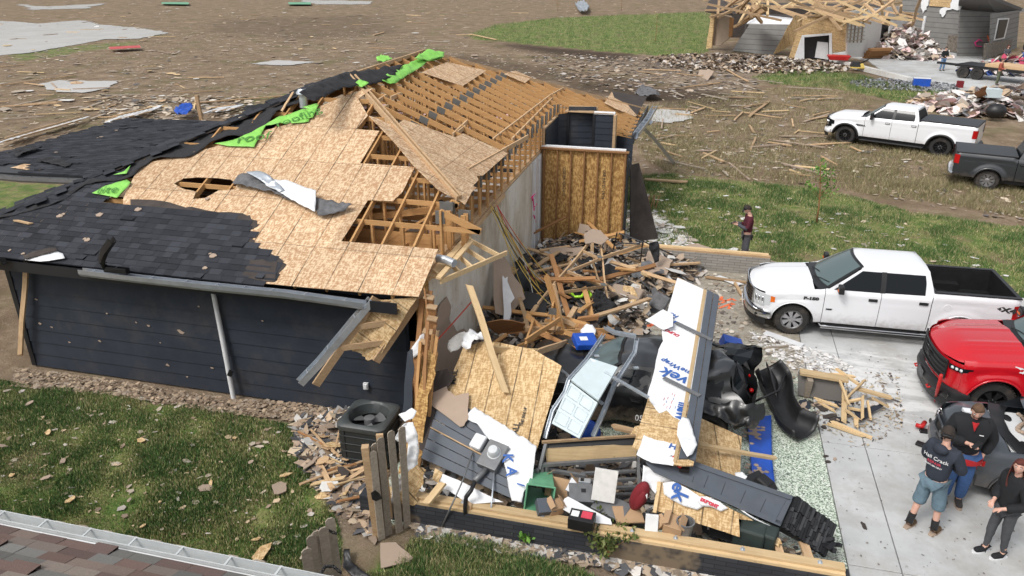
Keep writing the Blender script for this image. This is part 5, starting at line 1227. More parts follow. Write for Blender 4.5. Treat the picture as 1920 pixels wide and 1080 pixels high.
        if hair == 'beard' or P.get('beard'):
            t = bmesh.new(); bmesh.ops.create_icosphere(t, subdivisions=3, radius=1); kill = [v for v in t.verts if v.co.z > -.22-.35*(abs(v.co.x) < .3)*(v.co.z > -.5) or v.co.y > .1 or (abs(v.co.x) < .34 and v.co.z > -.52)]
            for v in t.verts: x, y, z = v.co; v.co = hc+HA @ Vector((x*.079*(1+.30*z), y*.100*(1+.08*z), z*.120))
            bmesh.ops.delete(t, geom=kill, context='VERTS'); tm = bpy.data.meshes.new('beard'); t.to_mesh(tm); t.free(); tm.materials.append(MT[P['hairm']]); o = bpy.data.objects.new('beard', tm); S.collection.objects.link(o); o.parent = root
    if P.get('cap'):
        cf = -1 if P['cap'] == 'fwd' else 1; b = MB(); rows = []
        for i in range(9):
            a = i/8*1.62; rows.append([hc+HA @ Vector((.085*math.sin(a)*math.cos(u), .103*math.sin(a)*math.sin(u), .030+.095*math.cos(a))) for u in [2*math.pi*q/20 for q in range(20)]])
        b.grid(rows[::-1], 0, True); o = b.build('cap', [MT['black']], root, False, smooth=True); o.modifiers.new('s', 'SOLIDIFY').thickness = .006
        b = MB(); b.grid([[hc+HA @ Vector((.075*math.sin(a), cf*(.085+.01+ r*.065*math.cos(a*.8))-.0, .028-.012*r-.02*abs(a)*r)) for a in [-1.1+2.2*q/10 for q in range(11)]] for r in (0, .5, 1)]); o2 = b.build('brim', [MT['black']], None, smooth=True); o2.parent = o; o2.modifiers.new('s', 'SOLIDIFY').thickness = .006
    return root, tips, HA, hc
for n, c in dict(h_brown=(.10, .055, .03), h_red=(.085, .018, .011), h_dark=(.03, .02, .015), h_shoe=(.035, .03, .028), c_black=(.008, .009, .011), c_navy=(.022, .028, .042), c_jean=(.035, .085, .21), c_jeanl=(.11, .2, .34), c_short=(.11, .17, .21), c_maroon=(.075, .008, .018), c_greyt=(.07, .07, .078), c_legg=(.06, .062, .068), c_boot=(.115, .07, .035), c_sleeve=(.06, .065, .08), c_olive=(.09, .10, .06), c_rust=(.3, .07, .04), c_bluet=(.05, .13, .42), lips=(.42, .16, .14)).items():
    MT[n] = plain(n, c, .85, var=.3 if n.startswith('h_') else .18, sc=14, bump=.25)
# the man in the black jacket
rB, tips, HA, hc = person('heavy-set bearded man in black zip jacket over red shirt and blue jeans, reading a phone', (4.37, 10.98, 0), -.12, dict(build=1.22, top='c_black', bottom='c_jean', jacket=True, hair='short', hairm='h_brown', beard=True, look=(-.15, -.9, -.30), head=(0, -.07, 1.585),
    arms=(((-.30, .0, 1.13), (-.05, -.24, 1.20)), ((.33, .10, 1.13), (.24, .02, .90))), hand=((.6, -.6, .15), (-.2, -.25, -.9)), feet=((-.10, 0), (.10, 0)), loose=.03, cuff=.078, shoe='h_shoe', sole='drybrown', hem=.05, puff=.02), h=1.84)
b = MB(); b.box((0, 0, 0), (.075, .15, .009)); ph = b.build('phone', [MT['black']], None, bevel=.003); tag(ph, 'dark phone held by the bearded man in the black jacket', 'phone')
M_ = Matrix.LocRotScale(rB.location, rB.rotation_euler, rB.scale); ph.location = M_ @ (tips[-1][0]+Vector((.045, -.03, .035))); ph.rotation_euler = (.5, -.15, -1.05)
b = MB(); b.grid([[(x*(z-1.37)/.1, -.152-.03*(1-abs(x)/.06)+.35*(z-1.42), z) for z in (1.38, 1.42, 1.46, 1.50)] for x in (-.035, 0, .035)]); b.build('red_collar', [MT['c_maroon']], rB, False); MT['redshirt'] = plain('red_cotton', (.40, .012, .015), .85)
b = MB(); b.tube([(0, -.01, .80), (0, -.01, .875)], [.25, .25], 20); o = b.build('red_shirt', [MT['redshirt']], rB, False, smooth=50); o.scale = (1, .78, 1)
for o_ in bpy.data.objects:
    if o_.parent == rB and o_.name.startswith('red_collar'): o_.data.materials[0] = MT['redshirt']
b = MB(); b.box((.10, -.185, 1.33), (.055, .004, .012)); b.build('chest_logo', [MT['textwhite']], rB, False)
# man in the hooded sweatshirt, seen from behind
rC, tips, HA, hc = person('man in navy hooded sweatshirt with printed back, grey shorts and brown boots, cap worn backwards', (3.78, 10.18, 0), math.pi-.75, dict(build=1.06, top='c_navy', bottom='c_short', shorts=True, hair='short', hairm='h_dark', cap='back', look=(.35, -.85, -.25), head=(.02, -.07, 1.59), lean=.05,
    arms=(((-.28, -.12, 1.14), (-.02, -.30, 1.12)), ((.28, -.12, 1.14), (.04, -.30, 1.10))), hand=((1, -.1, 0), (-1, -.1, 0)), feet=((-.15, -.06), (.14, .10)), sock=True, boot=True, shoe='c_boot', sole='drybrown', hem=.06, puff=.014), h=1.78)
def back_text(s, z, size, mat, y=.178):
    A = Matrix(((-1, 0, 0), (0, 0, 1), (0, 1, 0))).to_4x4(); A.translation = (0, y, z); o = text(s, size, mat, A, None, 'back_print', .002, 1.05, .0); o.parent = rC
    for v in o.data.vertices: w_ = v.co.x; v.co.z += .0-.9*w_*w_
back_text('Hail Crack', 1.34, .078, 'textwhite', .170); back_text('REPAIR', 1.27, .06, 'textred', .176); back_text('PAINTLESS DENT', 1.22, .03, 'textwhite', .176)
b = MB(); b.ball((0, .085, 1.47), (.11, .07, .07), 0, 12, 8); b.build('hood', [MT['c_navy']], rC, False, smooth=True)
# woman at the right edge
rD, tips, HA, hc = person('young woman with long dark red hair in black sweatshirt, grey leggings and black trainers', (4.64, 9.83, 0), -1.15, dict(build=.98, top='c_black', bottom='c_legg', hair='long', hairm='h_red', look=(.55, -.8, .12), head=(0, -.03, 1.60), arms=(((-.22, .02, 1.14), (-.08, -.20, 1.04)), ((.26, .02, 1.12), (.12, -.20, 1.02))), feet=((-.12, -.06), (.05, .10)), cuff=.042, loose=.0, shoe='c_black', sole='white', hem=.10, puff=.02), h=1.66)
# man on the far lawn with a phone
rA, tips, HA, hc = person('man in maroon jacket and black cap reading a phone on the right lawn', (1.48, 20.55, 0), -1.45, dict(build=1.03, top='c_maroon', bottom='c_greyt', jacket=True, hair='short', hairm='h_dark', cap='fwd', look=(0, -.85, -.5), head=(0, -.08, 1.59), sleeve=.45,
    arms=(((-.22, -.06, 1.14), (-.06, -.32, 1.22)), ((.22, -.06, 1.14), (.06, -.30, 1.20))), feet=((-.11, 0), (.11, .02))), h=1.72)
b = MB()
for s in (-1, 1): b.tube([(s*.235, -.06, 1.14), (s*.15, -.19, 1.175), (s*.08, -.29, 1.215)], [.058, .05, .042], 10)
b.build('grey_sleeve', [MT['c_sleeve']], rA, False, smooth=True)
b = MB(); b.box((0, 0, 0), (.075, .15, .009)); ph = b.build('phone', [MT['black']], None, bevel=.003); tag(ph, 'phone held by the man in the maroon jacket', 'phone'); M_ = Matrix.LocRotScale(rA.location, rA.rotation_euler, rA.scale); ph.location = M_ @ Vector((0, -.42, 1.25)); ph.rotation_euler = (.5, 0, -1.45)
# far group by the trailer
far = [('woman in black T-shirt and blue jeans standing on the far concrete pad', (1765, 133), .3, dict(top='c_black', bottom='c_jeanl', hair='short', hairm='h_dark'), 1.72),
 ('person in rust top and olive trousers bending over the flat trailer', (1868, 160), 1.0, dict(top='c_rust', bottom='c_olive', hair='short', hairm='h_brown'), 1.7),
 ('person in dark shirt with reddish hair behind the flat trailer', (1881, 128), .2, dict(top='c_greyt', bottom='c_jean', hair='long', hairm='h_red'), 1.7),
 ('person in bright blue top at the right end of the flat trailer', (1911, 138), 1.6, dict(top='c_bluet', bottom='c_jean', hair='short', hairm='h_dark'), 1.75),
 ('person in black clothes standing past the flat trailer', (1915, 118), .6, dict(top='c_black', bottom='c_greyt', hair='long', hairm='h_dark'), 1.7)]
for lb, (px, py), rz, dct, hh in far:
    d = dict(arms=(((-.24, -.05, 1.15), (-.10, -.28, 1.10)), ((.24, -.05, 1.15), (.12, -.26, 1.08))), look=(0, -.9, -.3)); d.update(dct); person(lb, G(px, py), rz, d, None, False, hh)
# ---------------- foundation, fence, outdoor unit, neighbour roof ----------------
FW = thing('foundation_wall', 'low brick foundation with pale timber sill along the near edge of the garage', 'foundation wall', (-1, 8.52, 0))
b = MB(); b.box((-1.02, 8.54, .16), (7.0, .2, .40)); b.build('brickwork', [MT['brickdk']], FW)
for k, (x0, x1) in enumerate(((-4.3, -.9), (-.89, 2.42))):
    b = MB(); b.box(((x0+x1)/2, 8.53, .385), (x1-x0-.01, .15, .05)); b.build('sill_plate', [MT['lumber_new']], FW, bevel=.003)
    b = MB(); b.box(((x0+x1)/2+.01, 8.575, .433), (x1-x0-.03, .14, .04)); b.build('sill_plate', [MT['lumber_new']], FW, bevel=.003)
for x in (-2.9, -1.7, -.4, .2, 1.1, 2.1):
    b = MB(); b.box((x, 8.57, .455), (.06, .06, .004)); b.lathe([(.001, .04), (.013, .04), (.013, 0)], (x, 8.57, .455), n=8); b.build('anchor_bolt', [MT['galv']], FW)
FB = thing('foundation_wall', 'low grey brick foundation topped with timber along the far edge of the garage', 'foundation wall', (0, 19.95, 0))
b = MB(); b.box((.15, 19.97, .22), (3.9, .2, .54)); b.build('brickwork', [MT['brickgr']], FB)
b = MB(); b.box((.15, 19.96, .515), (3.9, .15, .05)); b.build('sill_plate', [MT['lumber']], FB); b = MB(); b.box((.4, 19.99, .56), (3.3, .12, .04)); b.build('sill_plate', [MT['lumber_new']], FB)

AC = thing('air_conditioner', 'round-cornered grey outdoor cooling unit behind the weathered fence fragment', 'air conditioner', (-4.98, 9.92, 0))
def rrect(a, r, n=6, z=0, c=(-4.98, 9.92)):
    out = []
    for q, (sx, sy) in enumerate(((1, 1), (-1, 1), (-1, -1), (1, -1))):
        for k in range(n+1): t = math.pi/2*(q+k/n); out.append(Vector((c[0]+sx*(a-r)+r*math.cos(t), c[1]+sy*(a-r)+r*math.sin(t), z)))
    return out
MT['acbody'] = plain('ac_body', (.055, .062, .062), .5, var=.15, dirt=.12); MT['acdark'] = plain('ac_grille', (.022, .025, .025), .6)
b = MB(); b.grid([rrect(.40, .12, z=z) for z in (.04, .70)], 0, True)
for k in range(44):
    P0 = rrect(.405, .12, 10, .06); p = P0[int(k*len(P0)/44)]; b.box((p.x, p.y, .38), (.018, .018, .62), mi=0)
b.build('louvre_panel', [MT['acdark']], AC)
b = MB()
for z in (.15, .3, .45, .6): b.tube(rrect(.41, .12, 6, z)+[rrect(.41, .12, 6, z)[0]], .008, 5)
b.build('guard_wire', [MT['acbody']], AC)
b = MB(); b.grid([rrect(.42, .13, z=.70), rrect(.43, .13, z=.72), rrect(.43, .13, z=.79), rrect(.40, .13, z=.82), rrect(.36, .28, z=.83), rrect(.33, .30, z=.80), rrect(.31, .29, z=.62)], 0, True); b.build('top_cover', [MT['acbody']], AC, smooth=40); b = MB(); b.grid([rrect(.42, .12, z=.0), rrect(.42, .12, z=.06), rrect(.40, .12, z=.06)], 0, True); b.build('base_pan', [MT['acbody']], AC, smooth=40)
b = MB(); b.lathe([(.31, 0), (.001, 0)], (-4.98, 9.92, .60)); b.build('fan_well', [MT['black']], AC)
b = MB()
for k in range(3):
    a = k*2.094+.4; b.grid([[Vector((-4.98+r*math.cos(a+t), 9.92+r*math.sin(a+t), .64+.05*t)) for t in (0, .3, .6, .9)] for r in (.07, .15, .28)])
b.lathe([(.09, .62), (.09, .74), (.001, .75)], (-4.98, 9.92, 0), n=20); b.build('fan', [MT['steelgrey']], AC, smooth=40)
def picket(root, x, y, h, w_=.13, rz=0., tilt=0., mat='lumber_grey', z0=0., name='picket'):
    b = MB(); A = Euler((tilt, 0, rz)).to_matrix(); c = Vector((x, y, z0)); c2 = w_*.28
    pts = [(-w_/2, 0), (w_/2, 0), (w_/2, h-c2), (w_/2-c2, h), (-w_/2+c2, h), (-w_/2, h-c2)]
    b.prism([[c+A @ Vector((px, -.009, pz)) for px, pz in pts]], .018, n=A @ Vector((0, -1, 0))); return b.build(name, [MT[mat]], root)
FA = thing('fence_section', 'leaning fragment of weathered picket fence with a brown post beside the cooling unit', 'fence', (-4.0, 8.2, 0))
b = MB(); b.box((-4.10, 8.02, .82), (.10, .10, 1.64), Euler((.02, -.03, .3)).to_matrix()); b.build('post', [MT['lumber']], FA)
b = MB(); b.box((-4.02, 8.33, .88), (.10, .05, 1.5), Euler((.0, -.03, .3)).to_matrix()); b.build('post', [MT['lumber']], FA)
for x, y, h in ((-3.99, 8.0, 1.55), (-3.93, 8.12, 1.72), (-3.80, 8.22, 1.78), (-3.72, 8.34, 1.82), (-4.02, 8.12, 1.60)): picket(FA, x, y, h, .11, .9, random.uniform(-.03, .03))
crumple('black_strap', [(-4.06, 7.95, .9), (-3.98, 7.92, .98), (-3.93, 7.95, .9), (-3.9, 7.96, .82), (-3.98, 7.92, .78), (-4.04, 7.94, .80)], 'black', .03, parent=FA, res=.03)
FN = thing('picket_fence', 'weathered dog-eared picket fence behind the gutter of the near shingled roof', 'fence', (-6.5, 5.6, 0))
for k in range(17): picket(FN, -9.6+k*.33, 5.58+.003*k, 1.72+random.uniform(-.015, .015), .26, .02)
b = MB(); b.box((-6.9, 5.62, 1.35), (5.5, .04, .09)); b.box((-6.9, 5.62, .4), (5.5, .04, .09)); b.build('rail', [MT['lumber_grey']], FN)
FC = thing('fence_section', 'bent end section of picket fence tied with a black chain at the bottom edge', 'fence', (-3.85, 5.9, 0))
for px, py, z in ((571, 1022, 1.68), (583, 1004, 1.72), (594, 1000, 1.74), (604, 985, 1.78), (621, 977, 1.82)):
    p = G(px, py, z); picket(FC, p.x, p.y, z, .115, .75, random.uniform(-.04, .04))
b = MB(); a = G(566, 1050, 1.3); c = G(600, 995, 1.5); b.bar(a, c, .03, .08); b.build('rail', [MT['lumber_grey']], FC)
b = MB()
for q in (((590, 1003), (600, 992), (612, 993), (634, 1002)), ((600, 1078), (610, 1062), (625, 1062), (642, 1076))):
    P0 = [G(x, y, 1.66) for x, y in q]
    for i in range(len(P0)-1):
        for t in range(5): p = P0[i].lerp(P0[i+1], t/5); b.lathe([(.012, -.012), (.022, 0), (.012, .012)], p, Euler((t*1.3, .8, 0)).to_matrix(), 8)
b.build('chain', [MT['black']], FC)
NB = thing('neighbour_house', 'near house corner with brown and grey shingles and a white gutter, bottom left', 'house', (-7, 0, 0))
BR = [(.155, .105, .09), (.20, .155, .13), (.155, .15, .138), (.185, .18, .168), (.135, .095, .085), (.21, .175, .15), (.14, .135, .125)]
vN = Vector((0, -1, .40)).normalized(); nN = Vector((0, .40, 1)).normalized()
tabs(lambda c: True, Vector((-15, 4.30, 2.93)), Vector((1, 0, 0)), vN, nN, 0, 13, 0, 4.4, .145, (.17, .34), BR, .02, 'roof_shingles', NB)
b = MB(); b.prism([[Vector((-15, 4.36, 2.90)), Vector((-2, 4.36, 2.90)), Vector((-2, -.2, 4.72)), Vector((-15, -.2, 4.72))]], .05, n=nN); b.build('roof_deck', [MT['felt']], NB)
b = MB(); b.box((-8.5, 1.8, 1.4), (12.4, 3.9, 2.8)); b.build('wall', [MT['greyhouse']], NB); b = MB(); b.box((-8.5, 4.37, 2.80), (13, .03, .18)); b.build('fascia', [MT['white']], NB)
MT['gutw'] = plain('white_gutter', (.50, .52, .52), .4, var=.06, dirt=.1)
gutter([(-15, 4.46, 2.87), (-2, 4.46, 2.87)], 'gutter', NB, 'gutw', .06)

# loose things on and against the house
o = board((48, 505, 2.5), (38, 636, .55), .10, .04, 'lumber', 'board', 'thin pale board leaning against the left end of the dark siding wall')
for v in [GY(46, 503, 10.98), GY(38, 634, 10.75)][:0]: pass
o.matrix_basis = (lambda a, c: (lambda A: A)(Matrix.Translation((a+c)/2) @ frame(c-a, (0, -1, 0)).to_4x4()))(GY(48, 505, 10.95), GY(40, 634, 10.9)); 
DP = thing('downspout', 'dented pale downspout pipe standing against the dark siding wall', 'downspout', (-8.2, 10.95, 0))
b = MB(); P_ = [GY(397, 541, 10.9), GY(402, 560, 11.0), GY(418, 640, 10.98), GY(438, 748, 10.9)]; b.tube(P_, [.03, .045, .048, .045], 10); b.build('pipe', [MT['white']], DP, smooth=50)
b = MB(); p = GY(432, 700, 10.85); b.box(p, (.09, .04, .12), Euler((0, .5, .3)).to_matrix()); b.build('black_tape', [MT['black']], DP)
o = gutter([GY(210, 450, 10.2), GY(196, 470, 10.25), GY(190, 488, 10.35), GY(198, 503, 10.45), GY(240, 508, 10.48)], 'bent_gutter', None, 'black', .055); tag(o, 'black gutter end bent upwards at the dark roof edge', 'gutter')
TP = thing('roof_tarpaulin', 'crumpled grey and white tarpaulin draped across the bare OSB roof', 'tarpaulin', pS(560, 375))
up = nS*.07
crumple('grey_cloth', [pS(x, y)+up*(1+.5*(i % 3)) for i, (x, y) in enumerate([(436, 345), (450, 337), (480, 335), (505, 343), (520, 352), (560, 366), (600, 380), (640, 388), (664, 395), (650, 402), (625, 410), (600, 414), (594, 398), (560, 388), (520, 372), (480, 360), (445, 356)])], 'greycloth', .09, parent=TP, res=.09, freq=4)
crumple('white_sheet', [pS(x, y)+nS*.17 for x, y in [(490, 342), (515, 350), (545, 352), (580, 366), (598, 372), (596, 412), (560, 392), (528, 374), (505, 362)]], 'tyvek', .05, parent=TP, res=.1)
crumple('silver_lining', [pS(x, y)+nS*.2 for x, y in [(468, 338), (495, 336), (520, 352), (540, 372), (530, 376), (500, 358)]], 'galv', .05, parent=TP, res=.08)
for lb, a, c, wv in (('short brown stick lying near the roof hip beside the green underlayment', (552, 178), (531, 211), .05), ('splinter of wood lying on the dark shingles near the left end', (34, 419), (62, 424), .05)):
    board(pS(*a)+nS*.08, pS(*c)+nS*.06, wv, .03, 'lumber', 'stick', lb, 'stick')
for i, (x, y) in enumerate([(120, 404), (113, 407), (160, 450), (165, 452), (400, 482), (395, 478), (188, 405), (260, 395), (385, 505), (20, 472), (45, 478), (190, 256), (183, 258), (105, 285), (298, 260), (218, 244), (303, 273), (390, 375), (640, 390)]):
    c = pS(x, y)+nS*.04 if y > 300 else G(x, y, 2.56); r = random.uniform(.03, .10); L = [c+Vector((r*math.cos(a)*random.uniform(.6, 1), r*.6*math.sin(a), 0)) for a in (0, 1, 2, 3.2, 4.2, 5.3)]
    if y > 300: L = [Vector((p.x, p.y, p.z+SL*(p.y-c.y))) for p in L]
    sheet('wood_chip', [L], .012, MT['drybrown'], None, rag=.01, label='small torn scrap of drywall or wood resting on the dark roof shingles', cat='debris scrap', group='scraps on the dark roof')

# ---------------- the collapsed garage ----------------
# rubble mound under everything
def mound(name, pp, hf, mat, label, cat, res=.12, amp=.16, z0=0.):
    P = gpoly(pp); x0 = min(p[0] for p in P); x1 = max(p[0] for p in P); y0 = min(p[1] for p in P); y1 = max(p[1] for p in P); n = int((x1-x0)/res)+1; m = int((y1-y0)/res)+1
    cx = np.array(P); b = MB(); ids = {}; vs = []; fs = []
    def ed(x, y):
        d = 9
        for i in range(len(P)):
            ax, ay = P[i]; bx, by = P[(i+1) % len(P)]; t = max(0, min(1, ((x-ax)*(bx-ax)+(y-ay)*(by-ay))/((bx-ax)**2+(by-ay)**2+1e-9))); d = min(d, math.hypot(x-ax-t*(bx-ax), y-ay-t*(by-ay)))
        return d
    for i in range(n+1):
        for j in range(m+1):
            x = x0+i*res; y = y0+j*res
            if inpoly(x, y, P):
                e = min(1, ed(x, y)/.6); q = Vector((x*2.2, y*2.2, 4)); ids[i, j] = len(vs); vs.append((x+random.uniform(-.03, .03), y+random.uniform(-.03, .03), z0+.02+e*(hf*(.65+.6*noise.noise(q*.35))+amp*noise.noise(q)+amp*.6*noise.noise(q*3))))
    for (i, j) in ids:
        if (i+1, j) in ids and (i+1, j+1) in ids and (i, j+1) in ids: fs.append((ids[i, j], ids[i+1, j], ids[i+1, j+1], ids[i, j+1]))
    b.add(vs, fs); o = b.build(name, [MT[mat]]); tag(o, label, cat, kind='stuff')
    def H_(x, y):
        k = (round((x-x0)/res), round((y-y0)/res)); return vs[ids[k]][2] if k in ids else 0.
    return o, H_, P
t = NT('rubble'); v = t.vor(9, None, 'Color'); vv = t.sep(v)[0]
c = t.ramp(vv, [(0, (.025, .022, .02)), (.22, (.10, .075, .055)), (.42, (.24, .18, .13)), (.6, (.35, .30, .25)), (.78, (.05, .05, .052)), (.9, (.5, .48, .45))], 'CONSTANT')
c = t.mix(c, (.17, .13, .10), t.ramp(t.noise(5, 5), [(.45, (0, 0, 0)), (.6, (1, 1, 1))])); MT['rubble'] = t.bump(t.noise(14, 6, .8), 1., .04).out(c, .95)
M1, H1, P1 = mound('rubble_pile', [(1020, 450), (1170, 455), (1260, 478), (1320, 500), (1290, 545), (1230, 575), (1215, 630), (1120, 650), (1080, 720), (960, 740), (880, 700), (860, 640), (900, 560), (960, 500)], .42, 'rubble', 'mixed rubble of plaster and splinters in the garage ruin', 'rubble')
M2, H2, P2 = mound('rubble_pile', [(775, 930), (830, 700), (940, 720), (1060, 790), (1200, 870), (1350, 960), (1470, 1015), (1520, 1050), (1200, 990), (900, 952)], .26, 'rubble', 'rubble inside the near edge of the garage ruin', 'rubble', amp=.12)
# rubbish chips: uncountable
def chips(name, pp, n, size=(.03, .14), cols=None, z=None, label='scattered splinters and scraps', hf=None, flat=.5, asp=(.2, 1.)):
    P = gpoly(pp); xs_ = [p[0] for p in P]; ys_ = [p[1] for p in P]; q = rng.uniform([min(xs_), min(ys_)], [max(xs_), max(ys_)], (n*4, 2)); q = q[inpoly_np(q[:, 0], q[:, 1], P)][:n]; m = len(q)
    s = size[0]+(size[1]-size[0])*rng.random(m)**2.2; a = rng.uniform(0, 6.28, m); as_ = rng.uniform(asp[0], asp[1], m)
    ux = np.stack([np.cos(a), np.sin(a), rng.normal(0, flat*.35, m)], 1)*s[:, None]; uy = np.stack([-np.sin(a), np.cos(a), rng.normal(0, flat*.35, m)], 1)*(s*as_)[:, None]
    zz = np.array([hf(x, y) for x, y in q]) if hf else np.zeros(m); c = np.stack([q[:, 0], q[:, 1], zz+.012+s*flat*.22], 1)
    j = rng.uniform(.6, 1.1, (m, 5, 2)); ang = [.2, 1.4, 2.7, 3.9, 5.2]
    v = np.stack([c+ux*(math.cos(t)*j[:, i, :1])+uy*(math.sin(t)*j[:, i, 1:]) for i, t in enumerate(ang)], 1).reshape(-1, 3); th = np.array([0, 0, -.012]); 
    me = bpy.data.meshes.new(name); f = (np.arange(m)*5)[:, None]+np.arange(5)[None]
    me.from_pydata(v.tolist(), [], f.tolist()); C0 = np.array(cols); col = C0[rng.integers(0, len(C0), m)]*rng.uniform(.75, 1.2, (m, 1)); col = np.concatenate([np.clip(col, 0, 1), np.ones((m, 1))], 1)
    at = me.color_attributes.new('col', 'FLOAT_COLOR', 'CORNER'); at.data.foreach_set('color', np.repeat(col, 5, 0).ravel()); me.materials.append(MT['litter']); return tag(mkobj(name, me), label, 'debris', kind='stuff')
PAL = [(.52, .40, .27), (.45, .31, .20), (.36, .28, .21), (.60, .58, .54), (.28, .20, .14), (.62, .50, .36), (.05, .05, .055), (.17, .12, .09), (.40, .36, .32), (.09, .08, .08)]
PAL2 = [(.3, .22, .15), (.22, .16, .11), (.42, .34, .26), (.15, .11, .08), (.5, .46, .42), (.10, .08, .07)]
MIX = [(.52, .40, .27), (.36, .28, .21), (.6, .59, .56), (.03, .03, .035), (.05, .045, .04), (.25, .18, .12), (.12, .12, .125), (.42, .38, .34)]
chips('rubble_scraps', [(1020, 450), (1170, 455), (1260, 478), (1330, 500), (1300, 545), (1230, 575), (1215, 630), (1120, 650), (1080, 720), (960, 740), (880, 700), (860, 640), (900, 560), (960, 500)], 4200, (.02, .20), MIX, hf=H1, flat=1.2, asp=(.15, .9), label='torn scraps over the garage rubble')
chips('rubble_scraps', [(775, 930), (830, 700), (940, 720), (1060, 790), (1200, 870), (1350, 960), (1470, 1015), (1520, 1050), (1200, 990), (900, 952)], 2600, (.04, .22), MIX, hf=H2, flat=1.2, label='torn scraps inside the near edge of the garage')
chips('floor_scraps', [(1200, 500), (1420, 520), (1440, 600), (1500, 660), (1560, 700), (1560, 760), (1400, 680), (1200, 620)], 1500, (.015, .10), [(.40, .34, .27), (.3, .24, .18), (.55, .5, .42), (.12, .1, .09)], flat=.3)
chips('driveway_scraps', [(1530, 640), (1920, 700), (1920, 1080), (1590, 1080), (1520, 800)], 650, (.006, .03), [(.16, .14, .13), (.32, .28, .24), (.2, .18, .16)], flat=.1)
chips('driveway_splinters', [(1520, 690), (1680, 700), (1700, 800), (1620, 840), (1500, 790)], 900, (.01, .08), [(.42, .33, .22), (.08, .07, .07), (.2, .15, .11), (.5, .42, .3)], flat=.4, asp=(.1, .5))
chips('plaster_dust', [(1400, 620), (1560, 665), (1600, 690), (1500, 700), (1430, 655)], 700, (.015, .09), [(.72, .70, .68), (.6, .58, .55)], flat=.3)
def shard(pts, mat, name, label, cat, group=None, rag=.02, th=.014, x=None, rn=2): return sheet(name, [[V3(p) for p in pts]], th, MT[mat], None, rag=rag, label=label, cat=cat, group=group, xaxis=x, rn=rn)
def rshard(c, r, mat, name, label, cat, group, tilt=.5, n=6):
    c = Vector(c); A = Euler((random.uniform(-tilt, tilt), random.uniform(-tilt, tilt), random.uniform(0, 6.28))).to_matrix(); asp = random.uniform(.4, .9)
    L = [c+A @ Vector((r*math.cos(a)*random.uniform(.7, 1.1), r*asp*math.sin(a)*random.uniform(.7, 1.1), 0)) for a in [2*math.pi*k/n+random.uniform(-.3, .3) for k in range(n)]]
    return sheet(name, [L], .012, MT[mat], None, rag=r*.05, label=label, cat=cat, group=group, rn=2)
def inpts(pp, n):
    P = gpoly(pp); out = []
    while len(out) < n:
        x = random.uniform(min(p[0] for p in P), max(p[0] for p in P)); y = random.uniform(min(p[1] for p in P), max(p[1] for p in P))
        if inpoly(x, y, P): out.append((x, y))
    return out
GP = [(1020, 450), (1170, 460), (1300, 510), (1220, 570), (1160, 620), (1080, 680), (980, 700), (890, 660), (960, 520)]
for i, (x, y) in enumerate(inpts(GP, 46)):
    h = H1(x, y)+random.uniform(.02, .25); L_ = random.uniform(.5, 2.4); a = random.uniform(0, 3.14); t_ = random.uniform(-.25, .35); d = Vector((math.cos(a), math.sin(a), t_))*L_/2
    board(Vector((x, y, h+abs(t_)*L_/2))-d, Vector((x, y, h+abs(t_)*L_/2))+d, random.choice((.04, .089, .089, .12)), .038, random.choice(('lumber', 'lumber', 'truss', 'lumber_dk')), 'broken_board', 'short splintered board jumbled in the central garage rubble', 'board', 'boards jumbled in the garage rubble', up=(random.uniform(-.5, .5), random.uniform(-.5, .5), 1))
for i, (x, y) in enumerate(inpts(GP, 34)+inpts([(1180, 500), (1290, 500), (1260, 560), (1200, 560)], 14)):
    m_ = random.choice(('drybrown', 'drybrown', 'drywhite', 'greycloth', 'darkcloth', 'osb_wall', 'steelgrey')); rshard((x, y, H1(x, y)+random.uniform(.05, .2)), random.uniform(.12, .42), m_, 'drywall_shard', 'torn shard of board or plaster in the central garage rubble', 'shard', 'shards in the garage rubble', .7)
for i, (x, y) in enumerate(inpts([(980, 500), (1130, 520), (1160, 600), (1090, 680), (1000, 600)], 16)):
    p = Vector((x, y, H1(x, y)+.08)); r = random.uniform(.18, .34); L = [p+Vector((r*math.cos(a)*random.uniform(.7, 1.2), r*math.sin(a)*random.uniform(.7, 1.2), random.uniform(-.05, .15))) for a in (0, .9, 1.8, 2.7, 3.6, 4.5, 5.4)]
    crumple('black_bag', L, 'darkcloth', .14, res=.07, freq=6, label='crumpled black bag or cloth lying in the garage rubble', cat='bag', group='black cloth lumps in the garage rubble')
for lb, P_, m_ in [('large brown drywall sheet leaning on the white garage wall', [(925, 490, 1.5), (945, 478, 1.6), (968, 520, 1.2), (985, 560, .8), (960, 590, .6), (930, 585, .7)], 'drybrown'), ('tall white torn drywall edge beside the white garage wall', [(942, 520, 1.3), (952, 515, 1.4), (965, 560, .9), (955, 600, .6), (944, 598, .6)], 'tyvek'), ('brown cabinet panel tipped over in front of the leaning drywall', [(912, 605, 1.3), (938, 596, 1.4), (985, 605, 1.1), (983, 618, .8), (935, 622, .8)], 'lumber_dk'), ('wide tan board sheet under the OSB stud wall', [(1030, 465, .55), (1100, 462, .6), (1075, 480, .5), (1035, 478, .5)], 'drybrown'), ('grey crumpled panel beside the flat cushion', [(1105, 488, .6), (1150, 480, .7), (1168, 500, .5), (1120, 510, .45)], 'drywhite'), ('dark sheet in the rubble above the blue box', [(1060, 600, .8), (1110, 590, .85), (1120, 612, .7), (1075, 620, .7)], 'felt'), ('broad tan drywall piece right of the broken truss', [(1215, 470, .6), (1262, 490, .5), (1250, 515, .4), (1205, 508, .4)], 'drybrown'), ('black panel at the centre of the rubble', [(985, 545, .8), (1030, 560, .7), (1020, 590, .6), (975, 580, .6)], 'black')]: shard(P_, m_, 'torn_panel', lb, 'panel', rag=.05)
